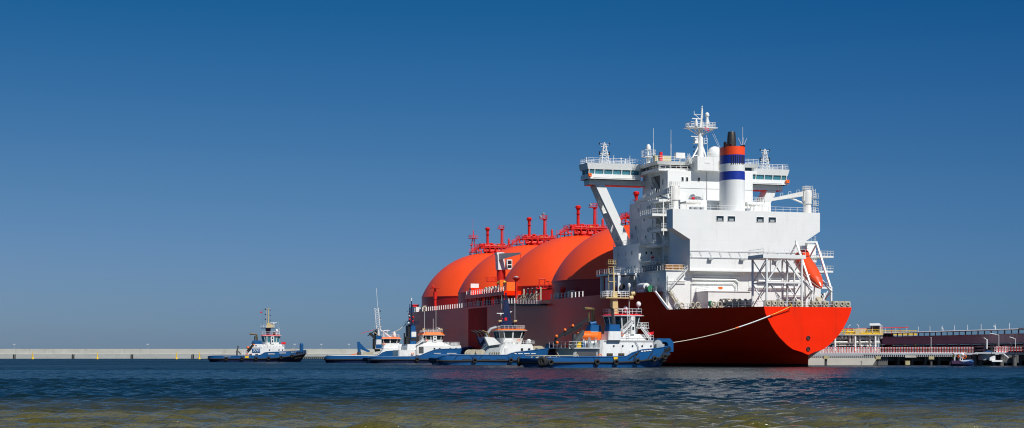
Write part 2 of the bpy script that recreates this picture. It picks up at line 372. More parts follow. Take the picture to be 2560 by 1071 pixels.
# ------------------------------------------------------------------ water (the one sheet that reaches the horizon)
def water_material():
    m = bpy.data.materials.new('sea_water'); m.use_nodes = True
    n = m.node_tree; b = n.nodes['Principled BSDF']; L = n.links.new
    b.inputs['Roughness'].default_value = 0.16
    b.inputs['IOR'].default_value = 1.333
    t = n.nodes.new("ShaderNodeTexCoord")
    s = n.nodes.new("ShaderNodeSeparateXYZ"); L(t.outputs['Object'], s.inputs[0])
    def noise(scale, st, det=4, rough=.55, off=(0, 0, 0)):
        mp = n.nodes.new("ShaderNodeMapping"); mp.inputs['Scale'].default_value = st; mp.inputs['Location'].default_value = off
        mp.inputs['Rotation'].default_value = (0, 0, R(6))
        L(t.outputs['Object'], mp.inputs[0])
        z = n.nodes.new("ShaderNodeTexNoise"); z.inputs['Scale'].default_value = scale; z.inputs['Detail'].default_value = det
        z.inputs['Roughness'].default_value = rough; L(mp.outputs[0], z.inputs['Vector']); return z
    def mth(op, a, c=None, d=None):
        k = n.nodes.new("ShaderNodeMath"); k.operation = op
        for i, x in enumerate((a, c, d)):
            if x is None: continue
            if isinstance(x, (int, float)): k.inputs[i].default_value = x
            else: L(x, k.inputs[i])
        return k.outputs[0]
    # sandbar: depth grows away from the beach, its edge uneven
    edge = noise(0.035, (0.5, 1, 1), 3)
    y = mth('ADD', s.outputs[1], mth('MULTIPLY', mth('SUBTRACT', edge.outputs['Fac'], 0.5), 34))
    mr = n.nodes.new("ShaderNodeMapRange"); mr.interpolation_type = 'SMOOTHSTEP'
    mr.inputs[1].default_value = 58; mr.inputs[2].default_value = 106
    L(y, mr.inputs[0])
    patch = noise(0.16, (0.45, 1, 1), 3)
    pr = n.nodes.new("ShaderNodeMapRange"); pr.inputs[1].default_value = .40; pr.inputs[2].default_value = .62
    L(patch.outputs['Fac'], pr.inputs[0])
    sand = n.nodes.new("ShaderNodeMix"); sand.data_type = 'RGBA'
    sand.inputs[6].default_value = (0.072, 0.062, 0.005, 1); sand.inputs[7].default_value = (0.118, 0.112, 0.058, 1)
    L(pr.outputs[0], sand.inputs[0])
    mx = n.nodes.new("ShaderNodeMix"); mx.data_type = 'RGBA'
    L(mr.outputs[0], mx.inputs[0]); L(sand.outputs[2], mx.inputs[6]); mx.inputs[7].default_value = (0.0015, 0.013, 0.016, 1)
    # broken white water where the tugs' propellers and hulls disturb it
    fo = noise(0.55, (0.25, 1.6, 1), 6, .7, off=(3, 7, 0))
    acc = None
    for cx, cy, rx_, ry_, k_ in ((10, 317, 16, 3.0, 1.0), (32, 333, 10, 2.5, .6), (-12, 399, 14, 3.5, .9), (4, 404, 10, 3, .5), (-36, 466, 16, 3.5, .9), (-52, 492, 14, 4, .7), (-84, 553, 16, 4, .55), (56, 338, 22, 4, .35), (98, 369, 14, 2, .5)):
        ux = mth('DIVIDE', mth('SUBTRACT', s.outputs[0], cx), rx_); uy = mth('DIVIDE', mth('SUBTRACT', s.outputs[1], cy), ry_)
        r2 = mth('ADD', mth('MULTIPLY', ux, ux), mth('MULTIPLY', uy, uy))
        v_ = mth('MULTIPLY', mth('MAXIMUM', mth('SUBTRACT', 1.0, r2), 0.0), k_)
        acc = v_ if acc is None else mth('MAXIMUM', acc, v_)
    fm = n.nodes.new("ShaderNodeMapRange"); fm.inputs[1].default_value = .64; fm.inputs[2].default_value = .90
    L(mth('ADD', fo.outputs['Fac'], mth('MULTIPLY', acc, 0.24)), fm.inputs[0])
    fx = n.nodes.new("ShaderNodeMix"); fx.data_type = 'RGBA'
    L(mth('MULTIPLY', fm.outputs[0], mth('MINIMUM', mth('MULTIPLY', acc, 4.0), 1.0)), fx.inputs[0]); L(mx.outputs[2], fx.inputs[6]); fx.inputs[7].default_value = (0.55, 0.60, 0.60, 1)
    L(fx.outputs[2], b.inputs['Base Color'])
    # wind patches: calmer and rougher streaks
    wind = noise(0.012, (0.18, 1, 1), 3, off=(13, 4, 0))
    wr = n.nodes.new("ShaderNodeMapRange"); wr.inputs[1].default_value = .38; wr.inputs[2].default_value = .66
    wr.inputs[3].default_value = 0.55; wr.inputs[4].default_value = 1.1
    L(wind.outputs['Fac'], wr.inputs[0])
    a2 = noise(0.75, (0.6, 1, 1), 4, .6)
    a3 = noise(3.0, (0.7, 1, 1), 3, .6)
    h = mth('ADD', mth('MULTIPLY', a2.outputs['Fac'], 0.45), mth('MULTIPLY', a3.outputs['Fac'], 0.50))
    a4 = noise(8.0, (0.7, 1, 1), 2, .6)
    h = mth('ADD', h, mth('MULTIPLY', a4.outputs['Fac'], 0.12))
    # ripples too fine to model broaden the reflection; more so where many fall inside one glance
    rr = n.nodes.new("ShaderNodeMapRange"); rr.inputs[1].default_value = 60; rr.inputs[2].default_value = 420
    rr.inputs[3].default_value = 0.12; rr.inputs[4].default_value = 0.42
    L(s.outputs[1], rr.inputs[0]); L(mth('MULTIPLY', rr.outputs[0], wr.outputs[0]), b.inputs['Roughness'])
    h = mth('MULTIPLY', h, wr.outputs[0])
    bp = n.nodes.new("ShaderNodeBump"); bp.inputs['Strength'].default_value = 1.0; bp.inputs['Distance'].default_value = 0.5
    L(h, bp.inputs['Height']); L(bp.outputs[0], b.inputs['Normal'])
    return m
def spaced(lo, hi, marks):
    """sorted coordinates from lo to hi; marks: (up to, step)"""
    v = [lo]
    for up, st in marks:
        while v[-1] < up - 1e-6: v.append(min(up, v[-1] + st))
    return np.array(v)
def sea():
    half = spaced(0, 9000, [(70, .36), (110, .6), (200, 1.1), (300, 2.5), (600, 20), (9000, 700)])
    xs = np.concatenate([-half[:0:-1], half])
    ys = spaced(14, 14000, [(110, .30), (180, .5), (300, .9), (460, 2.0), (700, 10), (14000, 950)])
    dx = np.gradient(xs); dy = np.gradient(ys)
    Xg, Yg = np.meshgrid(xs, ys); Dx, Dy = np.meshgrid(dx, dy)
    rng = np.random.default_rng(11)
    Zg = np.zeros_like(Xg)
    warp = .6*np.sin(Xg*.07 + .9*np.sin(Yg*.05)) + .5*np.sin(Yg*.09 + 1.3*np.sin(Xg*.043))
    gust = 1 + .35*np.sin(Xg*.031 + 1.7*np.sin(Yg*.021)) * np.sin(Yg*.043 + 1.1*np.sin(Xg*.017))
    for k in range(96):
        lam = math.exp(rng.uniform(math.log(.72), math.log(3.9)))
        th = math.radians(rng.normal(96, 30)); kk = 2*math.pi/lam
        amp = .0205*lam/(2*math.pi) * (1.15 if lam < 2.4 else .62) * WAVE
        ok = np.clip((lam/np.maximum(Dx*abs(math.cos(th)) + 1e-3, Dy*abs(math.sin(th))) - 2.6)/2.0, 0, 1)
        ph = kk*(Xg*math.cos(th) + Yg*math.sin(th)) + rng.uniform(0, 6.28) + warp*rng.uniform(-1.5, 1.5)
        c_ = np.sin(ph)
        Zg += amp*ok*(c_ + .28*np.cos(2*ph))
    Zg *= gust
    n, m = Xg.shape
    co = np.empty((n*m, 3), np.float32); co[:, 0] = Xg.ravel(); co[:, 1] = Yg.ravel(); co[:, 2] = Zg.ravel() - .02
    i = np.arange(n-1)[:, None]*m + np.arange(m-1)[None, :]
    f = np.stack([i, i+1, i+m+1, i+m], -1).reshape(-1, 4).astype(np.int32)
    me = bpy.data.meshes.new('water')
    me.vertices.add(n*m); me.vertices.foreach_set('co', co.ravel())
    me.loops.add(f.size); me.loops.foreach_set('vertex_index', f.ravel())
    me.polygons.add(len(f)); me.polygons.foreach_set('loop_start', np.arange(0, f.size, 4, dtype=np.int32))
    me.polygons.foreach_set('use_smooth', np.ones(len(f), bool))
    me.update(calc_edges=True)
    me.materials.append(water_material())
    o = bpy.data.objects.new('water', me); COL.objects.link(o)
    return tag(o, kind='structure')
WAVE = 2.15
sea()

# ------------------------------------------------------------------ gas carrier: local x forward from the transom, y to port, z up
SHIP_LOC, SHIP_RZ = (59.4, 344.0, 0.0), R(107.7)
ship = thing('gas_carrier', 'huge orange and white gas tanker with four domed tanks moored by the jetty', 'ship', SHIP_LOC, SHIP_RZ)
SM = Matrix.Translation(SHIP_LOC) @ Matrix.Rotation(SHIP_RZ, 4, 'Z')
def W(u, v, z): return SM @ Vector((u, v, z))
DK, SD = 15.9, 12.0           # main deck, stern deck

def hb(u, z):
    """half breadth of the hull"""
    rows = {
        -2.0: ([0, 8, 20, 30, 45, 60, 80, 205, 225, 245, 262, 276, 286], [0, .4, 5, 9, 16, 21.5, 24.5, 24.5, 22.5, 17, 9.5, 3, .0]),
        0.0: ([0, 2, 6, 10, 20, 30, 45, 60, 78, 205, 225, 245, 262, 275, 284], [0, .25, 1.8, 3.6, 8.3, 12.6, 18.8, 22.9, 24.5, 24.5, 22.6, 17.3, 10, 4, .05]),
        1.2: ([0, 1, 5, 10, 20, 30, 45, 60, 76, 207, 225, 245, 262, 276, 284], [0.03, .3, 2.4, 5.0, 10, 14, 19.8, 23.3, 24.5, 24.5, 22.7, 17.5, 10.2, 4, .05]),
        2.4: ([0, 5, 10, 20, 30, 45, 60, 74, 208, 226, 245, 262, 276, 284], [.1, 3.6, 6.6, 11.4, 15.2, 20.5, 23.6, 24.5, 24.5, 22.8, 17.7, 10.4, 4.1, .1]),
        3.5: ([0, 5, 10, 20, 30, 45, 60, 72, 209, 226, 245, 262, 276, 284.5], [3.4, 5.8, 8.4, 12.7, 16.2, 21.2, 23.9, 24.5, 24.5, 22.9, 17.9, 10.8, 4.3, .1]),
        4.9: ([0, 5, 10, 20, 30, 45, 60, 70, 211, 227, 246, 262, 276, 285], [5.3, 7.6, 10, 13.9, 17, 21.7, 24.1, 24.5, 24.5, 23, 18, 11.2, 4.8, .1]),
        6.7: ([0, 5, 10, 20, 30, 45, 58, 68, 213, 228, 247, 263, 277, 286], [7.1, 9.6, 11.8, 15.2, 18, 22.2, 24.2, 24.5, 24.5, 23, 18.2, 11.8, 5.2, .1]),
        9.4: ([0, 5, 10, 20, 30, 45, 56, 66, 216, 230, 248, 264, 278, 287], [8.85, 11.3, 13.4, 16.4, 19, 23, 24.3, 24.5, 24.5, 23, 18.6, 12.8, 6.2, .1]),
        12.0: ([0, 5, 10, 20, 28, 38, 46, 56, 64, 218, 232, 250, 266, 279, 288], [9.8, 12.3, 14.3, 17.2, 18.8, 22, 23.7, 24.4, 24.5, 24.5, 23, 18.7, 13.4, 7.4, .1]),
        15.9: ([0, 10, 20, 28, 31, 38, 46, 56, 64, 219, 233, 250, 264, 276, 284, 288.6], [9.9, 15, 18, 19.6, 20.5, 22.6, 24, 24.45, 24.5, 24.5, 23.1, 19.2, 15.4, 11, 5.5, .1]),
    }
    zs = sorted(rows)
    return pchip(zs, [pchip(*rows[k], u) for k in zs], z)
HZ = [-2.0, -.6, 0.0, .6, 1.2, 1.8, 2.4, 2.9, 3.5, 4.2, 4.9, 5.8, 6.7, 8, 9.4, 10.7, 12.0]
HU = [0, 1, 2.5, 4.5, 7, 10, 14, 18, 22, 27.9, 31, 36, 42, 48, 56, 64, 78, 95, 130, 170, 205, 214, 222, 230, 238, 246, 254, 262, 269, 275, 280, 284, 287, 288.5]
h = MB()
def hull_side(sg):
    o = len(h.v); nz = len(HZ)
    for u in HU:
        for z in HZ: h.v.append((u, sg * hb(u, z), z))
    for i in range(len(HU) - 1):
        for k in range(nz - 1):
            q = [o+i*nz+k, o+i*nz+k+1, o+(i+1)*nz+k+1, o+(i+1)*nz+k]
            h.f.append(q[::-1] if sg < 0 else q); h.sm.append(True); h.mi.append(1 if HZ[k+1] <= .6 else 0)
    # upper strake above the stern deck level
    up = [12.0, 13.3, 14.6, 15.9]; o = len(h.v)
    us = [u for u in HU if u >= 31]
    for u in us:
        for z in up: h.v.append((u, sg * hb(u, z), z))
    for i in range(len(us) - 1):
        for k in range(3):
            q = [o+i*4+k, o+i*4+k+1, o+(i+1)*4+k+1, o+(i+1)*4+k]
            h.f.append(q[::-1] if sg < 0 else q); h.sm.append(True); h.mi.append(0)
    a, b, c = (27.9, sg*hb(27.9, 12), 12.0), (31, sg*hb(31, 12), 12.0), (31, sg*hb(31, 15.9), 15.9)
    h.add([a, b, c], [(0, 2, 1) if sg > 0 else (0, 1, 2)], True)
hull_side(1); hull_side(-1)
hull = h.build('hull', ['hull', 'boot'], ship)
t = MB()                                                   # the flat transom
ring = [(0.0, hb(0, z), z) for z in HZ if z >= 2.4]; ring2 = [(0.0, -y, z) for _, y, z in ring]
t.add([(-.03, y, z) for _, y, z in ring] + [(-.03, y, z) for _, y, z in ring2[::-1]], [tuple(range(len(ring)*2))[::-1]])
tr = t.build('transom', 'hull', ship)
for z in (3.55, 5.75):
    d = MB(); d.torus((-.08, 0, z), .38, .10, (1, 0, 0), 16, 6); d.lathe([(.34, 0), (.34, .05)], (-.06, 0, z), 14)
    d.v[16*6:] = [(-.06 - (zz - z) * 0.4, y, z + (x + .06)) for x, y, zz in d.v[16*6:]]
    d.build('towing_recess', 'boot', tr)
d = MB()
for (a, b) in ((0, 31), (31, 288)):
    us = [u for u in HU if a <= u <= b] ; zz = SD if a == 0 else DK
    ys = [(u, hb(u, zz)) for u in us]
    if a == 0: ys.append((31, hb(31, 12)))
    d.add([(u, y - .05, zz - .03) for u, y in ys] + [(u, -y + .05, zz - .03) for u, y in ys[::-1]], [tuple(range(2*len(ys)))[::-1]])
d.box(31, 31.1, -18, 18, 12, 15.9)
d.build('deck', 'deckred', ship)
for sg in (1, -1):                                         # white capped breaks of the sheer
    b = MB(); y0, y1 = sg*hb(27.9, 12), sg*hb(31, 15.9)
    b.beam((27.8, y0 - sg*.25, 12.1), (31.1, y1 - sg*.25, 15.95), .42)
    b.add([(27.9, y0 - sg*.4, 12), (31, sg*hb(31, 12) - sg*.4, 12), (31, y1 - sg*.5, 15.9)], [(0, 1, 2)])
    b.build('bulwark_break', 'white', ship)

# anchor-pocket like marks on the quarter
for u, z in ((31, 5.6), (26.5, 5.4), (36, 5.6), (21.5, 5.3)):
    b = MB(); y = hb(u, z); b.torus((u, y + .02, z), .42, .07, (-.35, .9, -.35), 14, 5); b.build('tug_mark', 'red', ship)

# guard rails of the main deck: wide white brackets with thin rails
for sg in (1, -1):
    for ua, ub in (((66, 90), (118, 268)) if sg > 0 else ((66, 268),)):
        r = MB(); us = np.arange(ua, ub, 2.5)
        for u in us:
            y = sg*(hb(u, DK) - .5); r.box(u, u + .10, y - .16, y + .08, DK, DK + 1.3)
        for z in (.55, 1.3):
            for a, b2 in zip(us, us[1:]):
                r.tube((a, sg*(hb(a, DK) - .4), DK + z), (b2, sg*(hb(b2, DK) - .4), DK + z), .03, 4)
        r.build('deck_railing', 'rail', ship)
r = MB(); pr_ = [(u, hb(u, SD) - .3, SD) for u in (27, 24, 21, 18, 15, 12, 9, 6, 3, .4)]
r.rail(pr_, 1.05, 1.6, .035, 2); r.rail([(.4, 9.5, SD), (.4, -9.5, SD)], 1.05, 1.6, .035, 2)
r.rail([(u, -y, z) for u, y, z in pr_], 1.05, 1.6, .035, 2)
r.build('stern_railing', 'rail', ship)
# bow bulwark and gear
us = [262, 266, 270, 275, 280, 284, 287]
for sg in (1, -1):
    b = MB()
    for a, c in zip(us, us[1:]):
        b.add([(a, sg*hb(a, DK), DK), (c, sg*hb(c, DK), DK), (c, sg*(hb(c, DK)+.2), DK+1.5), (a, sg*(hb(a, DK)+.2), DK+1.5)], [(0, 1, 2, 3)])
    b.build('bow_bulwark', 'grey', ship)
for u, v in ((243, 17.5), (247, 9)):
    b = MB(); b.box(u, u + 3, v - 1.2, v + 1.2, DK, DK + 1.2); b.tube((u + 1.5, v - 1.2, DK + 1.4), (u + 1.5, v + 1.2, DK + 1.4), .8, 12)
    b.build('mooring_winch', 'beige', ship)
b = MB(); b.box(232, 234.5, 20.2, 22.2, DK, DK+2.6); b.box(231.8, 234.7, 20, 22.4, DK+2.6, DK+2.75); b.build('deck_locker', 'signal', ship)
b = MB(); b.box(222.5, 231.5, 21.2, 23.6, DK, DK+1.7); b.build('deck_locker', 'rail', ship)

# ---- the four domed tank covers
DZ, DR = 12.2, 23.0
def tank(uc, i):
    prof = []
    zk = 20.7
    a0 = math.asin((zk - DZ) / DR)
    for k in range(25):
        a = a0 + (math.pi/2 - a0) * k / 24
        prof.append((max(.001, DR*math.cos(a)), DZ + DR*math.sin(a)))
    c = MB(); c.lathe(prof, (uc, 0, 0), 96); dome = c.build('tank_cover', 'dome', ship)
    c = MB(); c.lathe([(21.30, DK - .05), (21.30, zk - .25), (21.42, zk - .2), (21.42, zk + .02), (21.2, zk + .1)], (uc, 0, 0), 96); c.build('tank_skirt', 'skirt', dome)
    # top works
    c = MB(); c.lathe([(2.6, 34.2), (2.6, 36.2), (2.2, 36.7), (.01, 36.8)], (uc, -1.5, 0), 20)
    c.box(uc - 3.2, uc + 3.2, -7.6, 3.2, 36.75, 36.95)
    for x in (-3, 0, 3):
        for y in (-7.2, -3.6, 2.9):
            c.beam((uc + x, y, 34.0 - abs(y)*.12), (uc + x, y, 36.8), .22)
    for y0, y1 in ((-7.2, -3.6), (-3.6, 2.9)):
        for x in (-3, 3): c.beam((uc + x, y0, 34.2), (uc + x, y1, 36.7), .13)
    c.box(uc - 1.5, uc + 1.5, 3.2, 5.8, 35.3, 35.42); c.beam((uc-1.4, 5.6, 34.0), (uc-1.4, 5.6, 35.3), .16); c.beam((uc+1.4, 5.6, 34.0), (uc+1.4, 5.6, 35.3), .16); c.stair((uc, 5.4, 35.4), (uc, 3.2, 36.8), .9, (1, 0, 0))
    c.build('top_platform', 'red', dome)
    c = MB(); z = 36.95
    c.rail([(uc-3.2, -7.6, z), (uc-3.2, 3.2, z), (uc+3.2, 3.2, z), (uc+3.2, -7.6, z), (uc-3.2, -7.6, z)], 1.1, 1.1, .05, 3)
    c.rail([(uc-1.5, 3.4, 35.4), (uc-1.5, 5.8, 35.4)], 1.1, 1.1, .05, 3)
    c.rail([(uc+1.5, 3.4, 35.4), (uc+1.5, 5.8, 35.4)], 1.1, 1.1, .05, 3)
    c.build('platform_railing', 'red', dome)
    c = MB()
    rnd = random.Random(i)
    for y, r0, hh in ((-1.2, .45, 1.6), (-2.6, .3, 1.0), (-3.6, .5, 1.3), (-5.3, .3, 1.5), (1.6, .35, .9)):
        c.lathe([(r0, 36.9), (r0, 36.9 + hh*.7), (r0*1.5, 36.9 + hh*.72), (r0*1.5, 36.9 + hh*.85), (r0*.6, 36.9 + hh)], (uc - 1 + rnd.random(), y, 0), 10)
    c.path([(uc-2.6, 2.2, 35.9), (uc-2.6, -7, 35.9), (uc-1, -8.3, 35.6), (uc+3, -8.3, 35.5)], .35, 8)
    c.path([(uc-1.8, 1.5, 37.4), (uc-1.8, -5.6, 37.4), (uc-1.8, -5.6, 36)], .26, 8)
    c.path([(uc-2.9, -1.5, 37.2), (uc-2.9, -7.2, 37.2), (uc-2.9, -8.3, 35.4)], .2, 6)
    c.path([(uc, 0.8, 37.0), (uc, 0.8, 38.1), (uc+2, 0.8, 38.1), (uc+2, -3, 38.1), (uc + 2, -3, 36)], .22, 6)
    for k in range(7): c.tube((uc - 3, -7 + k*1.4, 36.2), (uc - 3 + rnd.random(), -7 + k*1.4, 37.9), .09, 4)
    for k in range(14):
        x, y = uc - 3 + rnd.random()*4, -7 + rnd.random()*9.4; z = 36.95 + rnd.random()*.2; w_ = .2 + rnd.random()*.5
        c.box(x, x+w_, y, y+w_*1.3, z, z + .3 + rnd.random()*.8)
    for k in range(6):
        y = -7 + k*2; c.beam((uc-3.1, y, 34.9), (uc-3.1, y+1.6, 36.8), .14); c.path([(uc-3.3, y, 35.6), (uc-3.3, y+1.2, 35.6), (uc-3.3, y+1.2, 36.7)], .16, 6)
    c.build('top_piping', 'red', dome)
    c = MB(); c.tube((uc-2.4, -3.4, 37.25), (uc-2.4, -2.6, 37.25), .38, 10); c.build('valve_actuator', 'yellow', dome)
    c = MB(); c.lathe([(.44, 36.9), (.42, 42.1), (.55, 42.5), (.74, 42.95), (.74, 43.3), (.5, 43.5)], (uc, 0, 0), 16)
    c.lathe([(.8, 41.2), (.8, 41.26)], (uc, 0, 0), 14); c.lathe([(.6, 42.78), (1.0, 42.82), (1.0, 42.88)], (uc, 0, 0), 14)
    c.lathe([(.8, 37.0), (.55, 37.6)], (uc, 0, 0), 14)
    c.build('vent_mast', 'red', dome)
    c = MB(); c.lathe([(.42, 36.9), (.34, 42.6), (.8, 43.0), (.8, 43.1)], (uc-.6, -4.6, 0), 12)
    c.rail([(uc-1.3, -5.3, 43.1), (uc-1.3, -3.6, 43.1), (uc+.2, -3.6, 43.1), (uc+.2, -5.3, 43.1), (uc-1.3, -5.3, 43.1)], 1.0, .6, .05, 2)
    c.box(uc - 1.3, uc + .2, -5.3, -3.0, 43.0, 43.1)
    c.ladder((uc-.6, -5.3, 37), (uc-.6, -5.3, 44), .5, (1, 0, 0), .04)
    lm = c.build('light_mast', 'red', dome)
    if i in (1, 2): c = MB(); c.lathe([(.3, 43.3), (.42, 43.6), (.42, 43.85), (.2, 44.0)], (uc-1.2, -3.2, 0), 10); (c.lathe([(.3, 44.3), (.42, 44.5), (.42, 44.8), (.2, 44.9)], (uc-.9, -4.2, 0), 10).tube((uc-.9, -4.2, 43.1), (uc-.9, -4.2, 44.4), .06, 4)) if i == 1 else None; c.build('floodlight', 'grey', lm)
    c = MB(); c.lathe([(.33, 36.9), (.33, 39.6), (.15, 40.1)], (uc-.3, -7.1, 0), 10); c.box(uc-.7, uc+.1, -7.6, -6.6, 37.4, 37.9); c.build('relief_pipe', 'red', dome)
for i, uc in enumerate((221.4, 178.4, 135.4, 92.4)): tank(uc, i)
# catwalk and pipes that run over the tops of the domes
for a, b2 in ((96, 132), (139, 175), (182, 218)):
    c = MB(); c.box(a, b2, -9.1, -7.9, 34.9, 35.0)
    c.rail([(a, -7.9, 35), (b2, -7.9, 35)], 1.0, 3, .025, 2); c.rail([(a, -9.1, 35), (b2, -9.1, 35)], 1.0, 3, .025, 2)
    c.tube((a, -8.5, 34.6), (b2, -8.5, 34.6), .22, 8)
    k = (a + b2) / 2
    for x in (k - 8, k, k + 8): c.beam((x, -8.5, 16), (x, -8.5, 34.6), .35)
    c.build('catwalk', 'red', ship)
# foremast on the first dome's port shoulder
c = MB(); fu, fv, fz = 224.5, 3.9, 34.9
for dx, dy in ((-.8, -.8), (.8, -.8), (.8, .8), (-.8, .8)): c.beam((fu+dx, fv+dy, fz-.8), (fu+dx*.35, fv+dy*.35, 40), .14)
for z in (35.6, 36.8, 38): c.box(fu-.6, fu+.6, fv-.6, fv+.6, z, z+.08)
c.box(fu-1.3, fu+1.3, fv-1.3, fv+1.3, 40, 40.1); c.rail([(fu-1.2, fv-1.2, 40.1), (fu-1.2, fv+1.2, 40.1), (fu+1.2, fv+1.2, 40.1), (fu+1.2, fv-1.2, 40.1)], 1, .8, .05, 2)
c.tube((fu, fv, 40), (fu, fv, 42.6), .16, 6); c.tube((fu-.3, fv+.2, 41), (fu-.3, fv+.2, 46.4), .035, 4)
c.ball((fu - 1, fv + 1, 37.8), .35, 8, 6)
c.build('fore_mast', 'red', ship)

# ---- manifold platform amidships, port and starboard
for sg in (1, -1):
    c = MB(); y0, y1 = sg*17.5, sg*24.2
    c.box(132, 169, y0, y1, 18.3, 19.3); c.box(131.6, 132, y0, y1, 18.2, 19.4)
    for u in (132.5, 137, 141.5, 146, 150.5, 155, 159.5, 164, 168.5): c.beam((u, sg*23.7, DK), (u, sg*23.7, 18.4), .3)
    for u in (137, 146, 155, 164): c.box(u, u + 2.2, sg*20.6, sg*21.6, DK, 18.3)
    mp_ = c.build('manifold_platform', 'hull', ship)
    mp_.location.x = -5
    c = MB()
    for u in np.arange(133, 169, 2.2): c.box(u, u + .10, sg*23.8, sg*24.05, 19.3, 20.6)
    c.tube((132, sg*23.9, 20.6), (169, sg*23.9, 20.6), .06, 4); c.tube((132, sg*23.9, 19.9), (169, sg*23.9, 19.9), .05, 4); c.build('platform_railing', 'rail', mp_)
    for k in range(6):
        u = 139 + k*3.0
        c = MB(); c.tube((u, sg*18.5, 20.6), (u, sg*22.6, 20.6), .42, 12); c.tube((u, sg*22.3, 20.6), (u, sg*22.7, 20.6), .66, 12); c.beam((u, sg*20, 19.3), (u, sg*20, 20.5), .3); c.build('loading_pipe', 'beige', mp_)
    if sg > 0:
        c = MB(); c.box(133, 136.2, 20.4, 23, 19.3, 21.8); c.box(138, 139, 22, 23.4, 19.3, 22.6); c.build('control_locker', 'orange', mp_)
        c = MB(); c.box(164.5, 164.62, 21.4, 23.8, 21.3, 22.6); c.build('notice_board', 'rail', mp_)
        c = MB(); c.box(164.4, 166.6, 20.6, 23.7, 19.3, 21.4); c.build('control_locker', 'hull', mp_)
        for k, (u, v) in enumerate(((140, 22.5), (142.5, 21.5), (138.2, 21.5))):
            c = MB(); c.tube((u, v, 21.5), (u, v + .8, 22.1), .45, 12); c.build('valve_wheel', 'yellow', mp_)
# protective fender boarding on the side below the manifold: dull, ribbed
c = MB()
for u in np.arange(141.2, 158.8, .8): c.box(u, u + .55, 24.48, 24.56, .8, 15.4)
c.build('side_boarding', mat('side_boarding_dull_red', (0.40, 0.035, 0.03), 0.75, var=0.3, scale=0.5, stretch=(4, 1, .2), spec=.1), ship)

# ---- deck crane on its red pedestal beside the manifold
c = MB(); cu, cv = 153.5, 16.6
c.lathe([(1.25, DK), (1.25, 26.3)], (cu, cv, 0), 20)
c.box(cu-1, cu+1, cv-4.6, cv+4.2, 23.0, 23.15)
c.rail([(cu-1, cv-4.6, 23.15), (cu-1, cv+4.2, 23.15), (cu+1, cv+4.2, 23.15), (cu+1, cv-4.6, 23.15)], 1.1, 1, .05, 2)
c.beam((cu-.8, cv-2.8, 23), (cu-.8, cv-4.2, 19.5), .18); c.beam((cu-.8, cv-4.3, 19.5), (cu-.8, cv-4.3, 27), .14); c.beam((cu-.8, cv-4.3, 27), (cu-.8, cv-7.5, 27), .14)
c.ladder((cu-1.4, cv-.5, 17), (cu-1.4, cv-.5, 26), .6, (0, 1, 0), .06)
pc = c.build('crane_pedestal', 'red', ship)
c = MB(); c.loft([(cu-1.3, cv-1.0, 26.3), (cu+1.3, cv-1.0, 26.3), (cu+1.3, cv+1.2, 26.3), (cu-1.3, cv+1.2, 26.3)], [(cu-1.2, cv-.4, 30.6), (cu+1.2, cv-.4, 30.6), (cu+1.2, cv+1.4, 30.6), (cu-1.2, cv+1.4, 30.6)])
c.box(cu-1.2, cu+1.2, cv-.6, cv+1.6, 30.6, 31.2)
c.build('crane_house', 'white', pc)
c = MB(); c.box(cu-2.2, cu-.9, cv-2.6, cv-1.05, 26.4, 29.2); cc = c.build('crane_cab', 'white', pc)
c = MB(); c.box(cu-2.24, cu-2.18, cv-2.4, cv-1.3, 27.9, 28.9); c.box(cu-2.24, cu-2.18, cv-2.4, cv-1.3, 26.8, 27.6); c.build('window', 'darkglass', cc)
c = MB(); c.loft([(cu-.9, cv+1.3, 28.9), (cu+.9, cv+1.3, 28.9), (cu+.9, cv+1.3, 30.9), (cu-.9, cv+1.3, 30.9)][::-1], [(cu-8, cv-3.2, 30.4), (cu-7.4, cv-3.4, 30.4), (cu-7.4, cv-3.4, 30.9), (cu-8, cv-3.2, 30.9)][::-1])
c.build('crane_jib', 'grey', pc)
c = MB(); c.tube((cu-7.8, cv-3.3, 30.4), (cu-7.8, cv-3.3, 25.2), .12, 4); c.ball((cu-7.8, cv-3.3, 25.1), .45, 8, 6); c.build('crane_hook', 'red', pc)
# light posts along the port side
def deck_post(u, v, ztop, white=False):
    c = MB(); c.tube((u, v, DK), (u, v, ztop - .6), .38, 10, .30); c.lathe([(.35, ztop-.8), (1.1, ztop-.1), (1.1, ztop)], (u, v, 0), 12)
    o = c.build('light_post', 'red', ship)
    c = MB(); c.lathe([(.55, ztop), (.7, ztop+.25), (.3, ztop+.5)], (u, v, 0), 10); c.build('floodlight', 'grey', o)
deck_post(121.5, 22.4, 22.6); 
c = MB(); u, v = 205.0, 22.0
c.tube((u, v, DK), (u, v, 19.6), .45, 10); c.tube((u, v, 19.6), (u, v, 21.8), .6, 10); c.box(u-1.2, u+1.2, v-1.4, v+1.4, 22.9, 23.05); c.tube((u, v, 21.8), (u, v, 22.9), .3, 8); c.ball((u-.3, v+.8, 23.5), .4, 8, 6)
c.build('light_post', 'red', ship)
c = MB(); u, v = 103, 22.2
c.tube((u, v, DK), (u, v, 19.3), .45, 8); c.box(u-1.2, u+7, v-3.6, v+1.2, 19.0, 19.25); c.rail([(u-1.2, v+1.2, 19.25), (u-1.2, v-3.6, 19.25)], 1, 1, .05, 2)
c.path([(u, v, 19.2), (u, v, 21.6), (u, v-1.5, 21.6), (u, v - 1.5, 20)], .14, 6); c.path([(u, v - 2.6, 19.2), (u, v-2.6, 21), (u + 2, v-2.6, 21)], .12, 6)
c.build('hose_crane', 'red', ship)
c = MB(); c.ball((84, 22.6, 18.3), .75, 12, 8); c.tube((84, 22.6, DK), (84, 22.6, 17.6), .6, 8); c.build('vent_cowl', 'red', ship)
